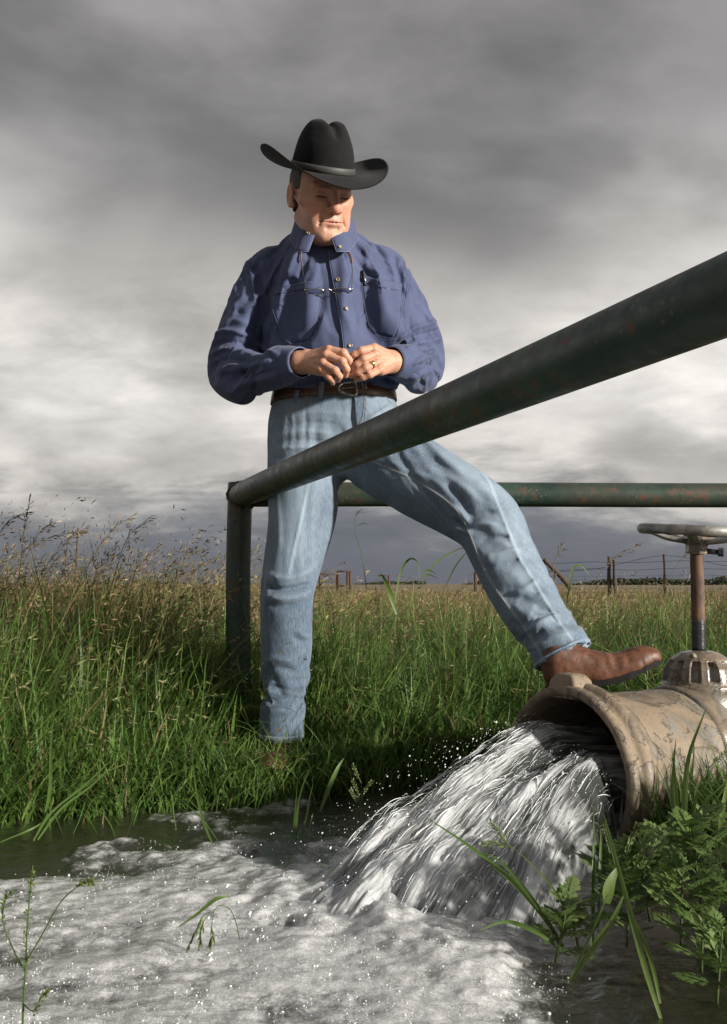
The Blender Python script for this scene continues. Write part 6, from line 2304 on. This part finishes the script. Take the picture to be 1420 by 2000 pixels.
        tip, prev = c[:, -1], c[:, -4]
        kn = 15
        f = rng.random((m, kn)) ** 0.8
        base = prev[:, None] + (tip - prev)[:, None] * f[..., None]
        ax2 = (tip - prev)
        ax2 /= np.linalg.norm(ax2, axis=1, keepdims=True)
        dr = ax2[:, None] + rng.normal(0, 0.55, (m, kn, 3)) + np.array([0.15, 0, -0.25])
        base = base + dr * rng.uniform(0.004, 0.022, (m, kn, 1))
        V, F, T = spikelets(base.reshape(-1, 3), dr.reshape(-1, 3), rng.uniform(0.014, 0.028, m * kn), rng.uniform(0.0030, 0.0050, m * kn), np.repeat(st, kn, 0) * rng.uniform(0.8, 1.35, (m * kn, 1)), rng)
        dry.append((V, F, T))
    V, F, T = merge(dry)
    obj('dry_grass', make_mesh('dry_grass', V, F, col={'tint': T}), M_DRY, label='dry tan seeding grass of the meadow behind', cat='grass', kind='stuff')

build_grass()

# ------------------------------------------------------------------ single plants one can pick out
def leaf_ribbon(pts, w, tip=0.15, fold=0.25, base=0.5):
    """one blade along 3D points: a shallow V in section"""
    p = catmull(np.asarray(pts, float), 6)
    T, N, B = frames(p)
    n = len(p)
    s = np.linspace(0, 1, n)
    prof = np.minimum(base + (1 - base) * np.minimum(s / 0.3, 1), np.clip((1 - s) / 0.55, 0, 1) ** 0.7 * (1 - tip) + tip * (1 - s))
    view = CAMP - p
    view /= np.linalg.norm(view, axis=1, keepdims=True)
    side = np.cross(T, view)
    side /= np.linalg.norm(side, axis=1, keepdims=True) + 1e-9
    nrm = np.cross(side, T)
    tw = 0.5 * np.sin(s * 3 + pts[0][0] * 50)
    side = side * np.cos(tw)[:, None] + nrm * np.sin(tw)[:, None]
    nrm = np.cross(side, T)
    hw = (w * 0.5 * prof)[:, None]
    V = np.stack([p - side * hw, p - nrm * hw * fold, p + side * hw], 1).reshape(-1, 3)
    F = [(3 * i + k, 3 * i + k + 1, 3 * (i + 1) + k + 1, 3 * (i + 1) + k) for i in range(n - 1) for k in (0, 1)]
    return V, F

def pput(name, par, V, F, m, tint):
    V = np.asarray(V, float)
    return obj(name, make_mesh(name, local(par, V), F, col={'tint': np.tile(np.asarray(tint, float), (len(V), 1))}), m, par)

def pts_of(lst):
    return [P(*q) for q in lst]

HERO = np.random.default_rng(77)

def stem_of(par, lst, r0, r1, tint, name='stem', m=None):
    p = catmull(pts_of(lst), 6)
    V, F = tube(p, np.linspace(r0, r1, len(p)), 6)
    pput(name, par, V, F, m or M_LEAF, tint)
    return p

def panicle(par, p, f0, count, ln, tint, m, spread=0.5, droop=0.4, wd=0.0042, name='seed_head', br=0.02):
    """husks on short branchlets along the upper part of a stem"""
    n = len(p)
    bs, ds, brn = [], [], []
    for k in range(count):
        f = f0 + (1 - f0) * (k + HERO.random()) / count
        i = min(int(f * (n - 1)), n - 2)
        b = p[i]
        t_ = p[i + 1] - p[i]
        t_ /= np.linalg.norm(t_)
        d = t_ + HERO.normal(0, spread, 3)
        d /= np.linalg.norm(d)
        l = br * HERO.uniform(0.3, 1.2) * (1.2 - f)  * 2
        e = b + d * l - np.array([0, 0, droop * l * 0.5])
        brn.append(tube([b, (b + e) / 2 + np.array([0, 0, 0.002]), e], 0.00035, 4))
        bs.append(e)
        ds.append(d - np.array([0, 0, droop]))
    V, F, T = spikelets(np.array(bs), np.array(ds), HERO.uniform(0.8, 1.2, count) * ln, HERO.uniform(0.8, 1.2, count) * wd, np.tile(tint, (count, 1)), HERO)
    V2, F2 = join([(V, [tuple(f) for f in F])] + brn)
    pput(name, par, V2, F2, m, tint)

G1, G2, G3 = (0.075, 0.13, 0.028), (0.115, 0.175, 0.042), (0.16, 0.21, 0.075)
S1, S2 = (0.20, 0.145, 0.075), (0.15, 0.105, 0.055)

# wild oats standing against the sky at left
OATS = [([(20, 1230, 3.3), (38, 1120, 3.3), (48, 1030, 3.3), (60, 968, 3.3)], 16), ([(120, 1230, 3.4), (165, 1120, 3.4), (215, 1040, 3.4), (266, 1003, 3.4)], 18),
        ([(190, 1240, 3.2), (225, 1120, 3.2), (250, 1050, 3.2), (298, 1006, 3.2)], 12), ([(30, 1220, 3.5), (80, 1120, 3.5), (130, 1060, 3.5), (170, 1030, 3.5)], 18),
        ([(-30, 1220, 3.1), (10, 1110, 3.1), (60, 1065, 3.1), (130, 1040, 3.1)], 16), ([(10, 1200, 3.6), (50, 1090, 3.6), (78, 1040, 3.6), (100, 1022, 3.6)], 14),
        ([(215, 1230, 3.6), (255, 1130, 3.6), (285, 1090, 3.6), (314, 1066, 3.6)], 14), ([(-40, 1150, 3.3), (-10, 1060, 3.3), (20, 1015, 3.3), (55, 1000, 3.3)], 14),
        ([(300, 1230, 3.8), (345, 1150, 3.8), (385, 1110, 3.8), (425, 1092, 3.8)], 12), ([(350, 1200, 3.9), (372, 1120, 3.9), (380, 1080, 3.9), (384, 1076, 3.9)], 8)]
OAT_LABELS = ['leftmost tall oat stalk with its tip highest against the sky', 'long oat stalk arching right, its head above the middle of the left meadow', 'slim oat stalk whose tip reaches farthest right of the tall ones', 'oat stalk bending right just over the utility pole crossarm', 'oat stalk sweeping in low from the left edge toward the pole', 'short oat stalk between the left edge and the utility pole', 'oat stalk with drooping head below the two long arching ones', 'oat stalk cut off by the left edge of the picture', 'low oat stalk leaning toward the green corner post', 'thin bare oat stem standing upright left of the corner post']
for i, (l, c) in enumerate(OATS):
    g0 = P(*l[0])
    o = thing('wild_oat_stalk', OAT_LABELS[i], 'grass stalk', (g0[0], g0[1], 0), 'wild oats against the sky at left')
    p = stem_of(o, l, 0.0013, 0.0006, S2, m=M_DRY)
    panicle(o, p, 0.42, c * 2, 0.022, S1, M_DRY, 0.35, 0.3)

# lone stalks between the legs and at the far right
for lab, l, c in (('single tall thin grass stalk with bent top between the two legs', [(716, 1150, 3.5), (706, 1080, 3.5), (694, 1040, 3.5), (694, 1003, 3.5)], 3),
                  ('feathery grass stalk right of the raised shin, tilting right', [(1120, 1200, 4.2), (1165, 1130, 4.2), (1205, 1085, 4.2), (1252, 1063, 4.2)], 22),
                  ('bunch-topped grass stalk close against the raised shin', [(1088, 1180, 4.0), (1080, 1110, 4.0), (1090, 1080, 4.0), (1098, 1066, 4.0)], 16),
                  ('thin paired grass stalk left of the valve stem', [(1290, 1160, 4.4), (1318, 1110, 4.4), (1340, 1080, 4.4), (1352, 1068, 4.4)], 10)):
    g0 = P(*l[0])
    o = thing('grass_stalk', lab, 'grass stalk', (g0[0], g0[1], 0), 'stalks against the low sky')
    p = stem_of(o, l, 0.0014, 0.0008, G1 if c < 5 else S2, m=M_LEAF if c < 5 else M_DRY)
    if c > 4:
        panicle(o, p, 0.45, c, 0.022, S1, M_DRY, 0.35, 0.2)
    else:
        for q in ([(694, 1003, 3.5), (704, 996, 3.49), (722, 993, 3.48)], [(697, 1027, 3.5), (712, 1022, 3.49), (724, 1030, 3.48)], [(694, 1010, 3.5), (702, 1000, 3.48), (716, 1003, 3.47)]):
            V, F = leaf_ribbon(pts_of(q), 0.0028)
            pput('spike', o, V, F, M_LEAF, G1)

# broad blades rising behind, between knee and shin
for lab, q, w in (('wide green blade pointing up left between the legs', [(775, 1200, 3.1), (762, 1160, 3.1), (750, 1130, 3.08), (743, 1120, 3.06)], 0.016),
                  ('arched green blade with hooked top between the legs', [(770, 1190, 3.2), (782, 1120, 3.2), (800, 1092, 3.18), (816, 1100, 3.15), (820, 1135, 3.12)], 0.007),
                  ('long slanting green blade just left of the raised knee', [(820, 1150, 3.2), (850, 1100, 3.2), (890, 1075, 3.2), (912, 1068, 3.2)], 0.006),
                  ('forked green blade brushing the back of the raised knee', [(870, 1145, 3.1), (890, 1105, 3.1), (912, 1078, 3.1), (920, 1072, 3.1)], 0.005),
                  ('curved blade drooping right of the raised shin', [(1105, 1190, 3.6), (1118, 1115, 3.6), (1135, 1105, 3.6), (1152, 1125, 3.6)], 0.008)):
    g0 = P(*q[0])
    o = thing('meadow_grass', lab, 'grass', (g0[0], g0[1], 0), 'single green blades in the meadow')
    V, F = leaf_ribbon(pts_of(q), w)
    pput('blade', o, V, F, M_LEAF, G2)
    if w < 0.008:
        for s_ in (0.5, 0.75):
            k = P(*q[-2]) * (1 - s_) + P(*q[-1]) * s_
            V, F = leaf_ribbon([k, k + np.array([0.03, 0, 0.006]), k + np.array([0.06, -0.01, -0.008])], 0.004)
            pput('blade', o, V, F, M_LEAF, G2)

# peppergrass at the lower left, in front of the foam
pep = thing('peppergrass', 'branching green weed with tiny pods in front of the foam, lower left', 'weed', P(42, 2060, 1.16))
ms = stem_of(pep, [(42, 2060, 1.16), (46, 1960, 1.16), (50, 1890, 1.16), (54, 1800, 1.16), (64, 1690, 1.16)], 0.0014, 0.0007, G1)
b1 = stem_of(pep, [(50, 1880, 1.16), (80, 1830, 1.15), (120, 1760, 1.14), (160, 1727, 1.14), (184, 1722, 1.14)], 0.0010, 0.0006, G1, 'branch')
b2 = stem_of(pep, [(47, 1895, 1.16), (24, 1850, 1.17), (6, 1800, 1.17), (10, 1760, 1.17), (22, 1744, 1.17)], 0.0010, 0.0006, G1, 'branch')
b3 = stem_of(pep, [(44, 1960, 1.16), (66, 1975, 1.15), (80, 1950, 1.15), (92, 1940, 1.15)], 0.0008, 0.0005, G1, 'branch')
panicle(pep, ms, 0.42, 60, 0.0050, G2, M_LEAF, 1.0, 0.0, 0.0024, 'seed_pods', 0.004)
panicle(pep, ms, 0.90, 46, 0.0045, (0.15, 0.19, 0.05), M_LEAF, 1.0, -0.3, 0.0026, 'flower_tip', 0.002)
panicle(pep, b1, 0.72, 40, 0.0050, (0.13, 0.17, 0.045), M_LEAF, 0.8, 0.0, 0.0026, 'flower_tip', 0.003)
panicle(pep, b2, 0.45, 40, 0.0050, G2, M_LEAF, 0.8, 0.0, 0.0026, 'flower_tip', 0.003)
panicle(pep, b3, 0.30, 30, 0.0050, (0.13, 0.17, 0.045), M_LEAF, 0.7, 0.0, 0.0026, 'flower_tip', 0.003)

# brome head drooping over the foam
bro = thing('brome_stalk', 'drooping green brome seed head hanging over the white foam', 'grass stalk', P(445, 1760, 1.42))
stem_of(bro, [(470, 1840, 1.50), (455, 1785, 1.46), (432, 1768, 1.43), (412, 1785, 1.42)], 0.0008, 0.0005, G1)
V, F = leaf_ribbon(pts_of([(446, 1749, 1.44), (420, 1757, 1.43), (385, 1785, 1.42), (342, 1815, 1.41)]), 0.006)
pput('leaf', bro, V, F, M_LEAF, G1)
for q in ([(412, 1780, 1.42), (396, 1790, 1.42), (384, 1815, 1.42), (368, 1850, 1.42)], [(410, 1782, 1.42), (398, 1800, 1.41), (392, 1825, 1.41), (390, 1842, 1.41)], [(418, 1778, 1.42), (414, 1805, 1.42), (415, 1830, 1.42), (412, 1842, 1.42)]):
    p = stem_of(bro, q, 0.0005, 0.0004, G1, 'branchlet')
    panicle(bro, p, 0.35, 15, 0.014, G3, M_LEAF, 0.22, 0.3, 0.0040, 'spikelet', 0.001)

# clump list: label, blades [(polyline), width], optional spikes
def clump(name, label, cat, blades, spikes=(), tint=G1, group=None, fingers=()):
    q0 = blades[0][0][0]
    o = thing(name, label, cat, P(*q0), group)
    for k, (q, w) in enumerate(blades):
        V, F = leaf_ribbon(pts_of(q), w)
        c = np.asarray(tint) * (0.85 + 0.3 * HERO.random())
        pput('blade', o, V, F, M_LEAF, c)
    for q in fingers:
        p = stem_of(o, q, 0.0009, 0.0006, G1, 'stem')
    for q, c in spikes:
        p = stem_of(o, q, 0.0009, 0.0007, G1, 'spike_stem')
        n = len(p)
        bs, ds = [], []
        for k in range(c):
            i = min(int((0.25 + 0.75 * k / c) * (n - 1)), n - 2)
            t_ = (p[i + 1] - p[i]) / np.linalg.norm(p[i + 1] - p[i])
            sd2 = np.cross(t_, CAMP - p[i])
            sd2 /= np.linalg.norm(sd2)
            f = (0.25 + 0.75 * k / c) * (n - 1) - i
            bs.append(p[i] + (p[i + 1] - p[i]) * f + sd2 * (0.0012 if k % 2 else -0.0012))
            ds.append(t_ + sd2 * (0.5 if k % 2 else -0.5))
        V, F, T = spikelets(np.array(bs), np.array(ds), np.full(c, 0.0062), np.full(c, 0.0040), np.tile(G3, (c, 1)), HERO)
        pput('seed_spike', o, V, [tuple(f) for f in F], M_LEAF, G3)
    return o

clump('grass_clump', 'arching dark blade crossing in front of the white torrent', 'grass', [
    ([(1100, 1850, 1.42), (1062, 1790, 1.42), (1000, 1720, 1.43), (920, 1655, 1.45), (826, 1592, 1.47)], 0.0085),
    ([(1095, 1850, 1.42), (1050, 1770, 1.42), (985, 1690, 1.43), (935, 1660, 1.44)], 0.006),
    ([(1072, 1835, 1.40), (1030, 1812, 1.39), (985, 1800, 1.38), (935, 1818, 1.37)], 0.0075)])
clump('grass_clump', 'thin stalk with forked seed fingers before the torrent', 'grass', [([(1110, 1790, 1.44), (1080, 1735, 1.44), (1030, 1680, 1.45), (995, 1650, 1.46)], 0.0025)],
      spikes=[([(1000, 1656, 1.46), (985, 1640, 1.46), (972, 1620, 1.46), (956, 1604, 1.46)], 16), ([(1000, 1656, 1.46), (980, 1650, 1.46), (958, 1647, 1.46), (942, 1648, 1.46)], 16)])
clump('grass_clump', 'long broad blades leaning over the dark water at lower right', 'grass', [
    ([(1112, 1918, 1.30), (1160, 1850, 1.30), (1200, 1790, 1.31), (1222, 1740, 1.32)], 0.0095),
    ([(1293, 1995, 1.26), (1260, 1890, 1.28), (1225, 1760, 1.30), (1190, 1630, 1.34), (1174, 1578, 1.35)], 0.0080),
    ([(1112, 1920, 1.30), (1140, 1855, 1.31), (1175, 1780, 1.32), (1185, 1740, 1.33)], 0.0040),
    ([(1185, 1765, 1.33), (1192, 1725, 1.33), (1210, 1690, 1.34)], 0.017),
    ([(1290, 1960, 1.27), (1270, 1870, 1.29), (1235, 1790, 1.31), (1215, 1740, 1.32)], 0.0060)], tint=G2)
clump('grass_clump', 'upright blades with knobby seed spikes in front of the pipe lip', 'grass', [
    ([(1155, 1900, 1.45), (1158, 1780, 1.46), (1160, 1650, 1.48), (1160, 1565, 1.5)], 0.0062),
    ([(1168, 1850, 1.45), (1170, 1740, 1.46), (1174, 1640, 1.48), (1172, 1600, 1.5)], 0.0045)],
    spikes=[([(1200, 1690, 1.46), (1194, 1660, 1.46), (1186, 1630, 1.47), (1180, 1606, 1.47)], 24), ([(1218, 1690, 1.46), (1226, 1660, 1.46), (1236, 1632, 1.47), (1246, 1608, 1.47)], 24),
            ([(1220, 1694, 1.45), (1240, 1678, 1.45), (1262, 1658, 1.45), (1284, 1642, 1.45)], 26), ([(1240, 1700, 1.44), (1252, 1690, 1.44), (1262, 1675, 1.44)], 16)])
clump('grass_clump', 'tall upright blades against the tan pipe, right edge', 'grass', [
    ([(1322, 1700, 1.62), (1318, 1600, 1.63), (1314, 1530, 1.64), (1320, 1440, 1.66)], 0.0095),
    ([(1332, 1710, 1.60), (1336, 1590, 1.61), (1345, 1480, 1.63), (1382, 1375, 1.66)], 0.0110),
    ([(1345, 1700, 1.60), (1352, 1620, 1.61), (1358, 1560, 1.62), (1362, 1530, 1.63)], 0.0075),
    ([(1328, 1680, 1.60), (1322, 1560, 1.62), (1316, 1480, 1.63), (1320, 1455, 1.64)], 0.0050),
    ([(1345, 1610, 1.60), (1375, 1570, 1.60), (1405, 1540, 1.60), (1445, 1500, 1.60)], 0.0050),
    ([(1406, 1690, 1.55), (1408, 1620, 1.55), (1415, 1560, 1.56), (1422, 1520, 1.56)], 0.0090)], tint=G2,
    spikes=[([(1385, 1500, 1.60), (1400, 1485, 1.60), (1420, 1468, 1.60), (1440, 1455, 1.60)], 18)])
clump('grass_clump', 'small tuft of upright blades standing in the foamy water', 'grass', [
    ([(578, 1645, 2.02), (581, 1590, 2.02), (590, 1540, 2.02), (606, 1500, 2.03)], 0.0060), ([(590, 1640, 2.02), (600, 1590, 2.02), (606, 1555, 2.02), (612, 1530, 2.02)], 0.0045),
    ([(572, 1640, 2.02), (578, 1570, 2.02), (584, 1490, 2.03)], 0.0030), ([(600, 1640, 2.02), (606, 1610, 2.02), (612, 1585, 2.02)], 0.0040)])
clump('grass_clump', 'crabgrass sprig with splayed fingers in the dark water', 'grass', [([(702, 1620, 2.05), (706, 1570, 2.05), (705, 1540, 2.05)], 0.0025)],
      spikes=[([(704, 1575, 2.05), (695, 1560, 2.05), (684, 1540, 2.05)], 12), ([(704, 1572, 2.05), (698, 1545, 2.05), (688, 1522, 2.05)], 12), ([(706, 1560, 2.05), (715, 1540, 2.05), (728, 1524, 2.05)], 12), ([(706, 1530, 2.05), (696, 1510, 2.05), (688, 1492, 2.05)], 10)])
clump('grass_clump', 'single wide blade sticking out of the water below the standing boot', 'grass', [([(625, 1586, 2.25), (640, 1545, 2.26), (660, 1500, 2.28), (672, 1480, 2.3)], 0.011)])
clump('grass_clump', 'long bent stem reaching down into the foam left of centre', 'grass', [
    ([(426, 1668, 2.0), (405, 1625, 2.05), (388, 1570, 2.12), (378, 1500, 2.2), (372, 1420, 2.28)], 0.0055), ([(424, 1640, 2.02), (395, 1600, 2.06), (350, 1560, 2.12), (310, 1540, 2.16)], 0.0028)])
clump('grass_clump', 'long flattened blades trailing into the water at far left', 'grass', [
    ([(0, 1645, 1.98), (60, 1620, 2.0), (90, 1600, 2.04), (130, 1560, 2.1)], 0.004), ([(66, 1642, 1.98), (100, 1590, 2.05), (170, 1530, 2.14), (232, 1470, 2.22)], 0.0085),
    ([(74, 1640, 1.98), (120, 1580, 2.06), (190, 1525, 2.14), (262, 1450, 2.22)], 0.0060), ([(86, 1600, 2.05), (98, 1540, 2.12), (100, 1450, 2.2), (110, 1370, 2.25)], 0.0080)])

# ragweed: divided leaves, each leaf a piece of its own
def ragweed_leaf():
    """flat pinnate outline along +x, about 1 long"""
    V, F = [], []
    def lobe(x0, y0, ang, ln, w):
        c, s = math.cos(ang), math.sin(ang)
        b = len(V)
        prof = [(0.0, 0.35), (0.35, 0.9), (0.6, 1.0), (0.85, 0.55), (1.0, 0.03)]
        for u, k in prof:
            for sg in (-1, 1):
                lx, ly = u * ln, sg * w * 0.5 * k
                V.append((x0 + c * lx - s * ly, y0 + s * lx + c * ly, 0.05 * ln * math.sin(u * 3) - 0.10 * (x0 + c * lx) ** 2 + 0.03 * abs(ly)))
        for i in range(len(prof) - 1):
            F.append((b + 2 * i, b + 2 * i + 2, b + 2 * i + 3, b + 2 * i + 1))
    lobe(0.0, 0.0, 0.0, 1.0, 0.10)
    for x0, ln, w, an in ((0.22, 0.30, 0.10, 0.85), (0.40, 0.42, 0.12, 0.75), (0.58, 0.38, 0.11, 0.65), (0.74, 0.26, 0.09, 0.55)):
        for sg in (-1, 1):
            lobe(x0, 0, sg * an, ln, w)
            ex, ey = x0 + math.cos(an) * ln * 0.5, sg * math.sin(an) * ln * 0.5
            lobe(ex, ey, sg * (an + 0.6), ln * 0.38, w * 0.7)
            lobe(ex, ey, sg * (an - 0.55), ln * 0.42, w * 0.7)
    lobe(0.8, 0, 0, 0.28, 0.13)
    return np.array(V), F

RW = []
rv, rf = ragweed_leaf()
for c in ((0.120, 0.185, 0.050), (0.160, 0.220, 0.075), (0.095, 0.155, 0.042)):
    me = make_mesh('leaf', rv, rf, col={'tint': np.tile(np.array(c), (len(rv), 1))})
    me.materials.append(M_LEAF)
    RW.append(me)

def ragweed(label, px, py, Y, h, n, sc):
    b = P(px, py, Y)
    o = thing('ragweed', label, 'weed', b, 'ragweed by the pipe')
    lean = HERO.normal(0, 0.15, 2)
    p = np.array([b + np.array([lean[0] * h * s, lean[1] * h * s, h * s]) for s in np.linspace(0, 1, 7)])
    V, F = tube(p, np.linspace(0.0022, 0.0009, 7), 6)
    pput('stem', o, V, F, M_LEAF, (0.09, 0.12, 0.04))
    for k in range(n):
        s = 0.12 + 0.88 * (k + 0.5) / n
        pos = b + np.array([lean[0] * h * s, lean[1] * h * s, h * s])
        az = k * 2.4 + HERO.uniform(-0.4, 0.4)
        l = obj('leaf', RW[HERO.integers(0, 3)], None, o)
        l.location = tuple(pos - b)
        z = sc * (0.65 + 0.5 * math.sin(math.pi * min(s, 0.85))) * HERO.uniform(0.85, 1.15)
        l.scale = (z, z, z)
        l.rotation_euler = (HERO.uniform(-0.3, 0.3), HERO.uniform(-0.75, -0.05) - 0.35 * s, az)

RAG = [('leafy ragweed nearest the pipe lip, low in shade', 1190, 1735, 1.55, 0.05, 14, 0.055), ('ragweed sprig at the edge of the torrent', 1085, 1880, 1.42, 0.07, 12, 0.050),
       ('ragweed in the middle of the weedy patch', 1270, 1800, 1.50, 0.10, 18, 0.060), ('bushy ragweed under the tan pipe', 1310, 1735, 1.62, 0.075, 18, 0.062),
       ('tallest ragweed by the right edge', 1370, 1770, 1.52, 0.12, 22, 0.062), ('yellowish bright ragweed low in the patch', 1330, 1850, 1.42, 0.10, 16, 0.052),
       ('ragweed cut by the right edge of the picture', 1415, 1840, 1.42, 0.15, 18, 0.060), ('ragweed trailing toward the dark water, bottom right', 1400, 1960, 1.30, 0.09, 14, 0.052),
       ('ragweed between the long blades and the patch', 1225, 1850, 1.45, 0.10, 14, 0.050), ('ragweed reaching over the dark water at right', 1370, 1900, 1.36, 0.07, 10, 0.055),
       ('small ragweed behind the seed spikes', 1240, 1750, 1.60, 0.05, 14, 0.055), ('ragweed against the valve body at right', 1400, 1700, 1.66, 0.07, 16, 0.060),
       ('small ragweed clinging to the wet edge left of the patch', 1130, 1850, 1.44, 0.06, 12, 0.048)]
for r in RAG:
    ragweed(*r)
# low tangle under the weeds
def undergrowth():
    rng = np.random.default_rng(9)
    n = 9000
    x = rng.uniform(0.34, 1.15, n)
    y = rng.uniform(1.26, 2.2, n)
    d, s, l = pipe_clear(x, y)
    t_ = land(x, y)
    ok = ((t_ > -0.10) | ((t_ > -0.24) & (rng.random(n) < 0.35))) & (d > 0.20) & (l > 0) & ~((s < 0.0) & (l < 0.62))
    x, y = x[ok], y[ok]
    m = len(x)
    V, F, T, c = ribbons(np.stack([x, y, np.maximum(ground_z(x, y), WATER_Z - 0.01)], 1), rng.uniform(0.05, 0.20, m), rng.uniform(0.003, 0.007, m), rng.uniform(0, 6.28, m), np.abs(rng.normal(0.5, 0.3, m)),
                         np.clip(rng.normal(0.3, 0.2, m), 0, 0.8), GREENS[rng.integers(0, 5, m)] * rng.uniform(0.6, 1.1, (m, 1)), 5, rng)
    obj('undergrowth', make_mesh('undergrowth', V, F, col={'tint': T}), M_LEAF, label='low tangle of short green blades under the weeds by the pipe', cat='grass', kind='stuff')

undergrowth()
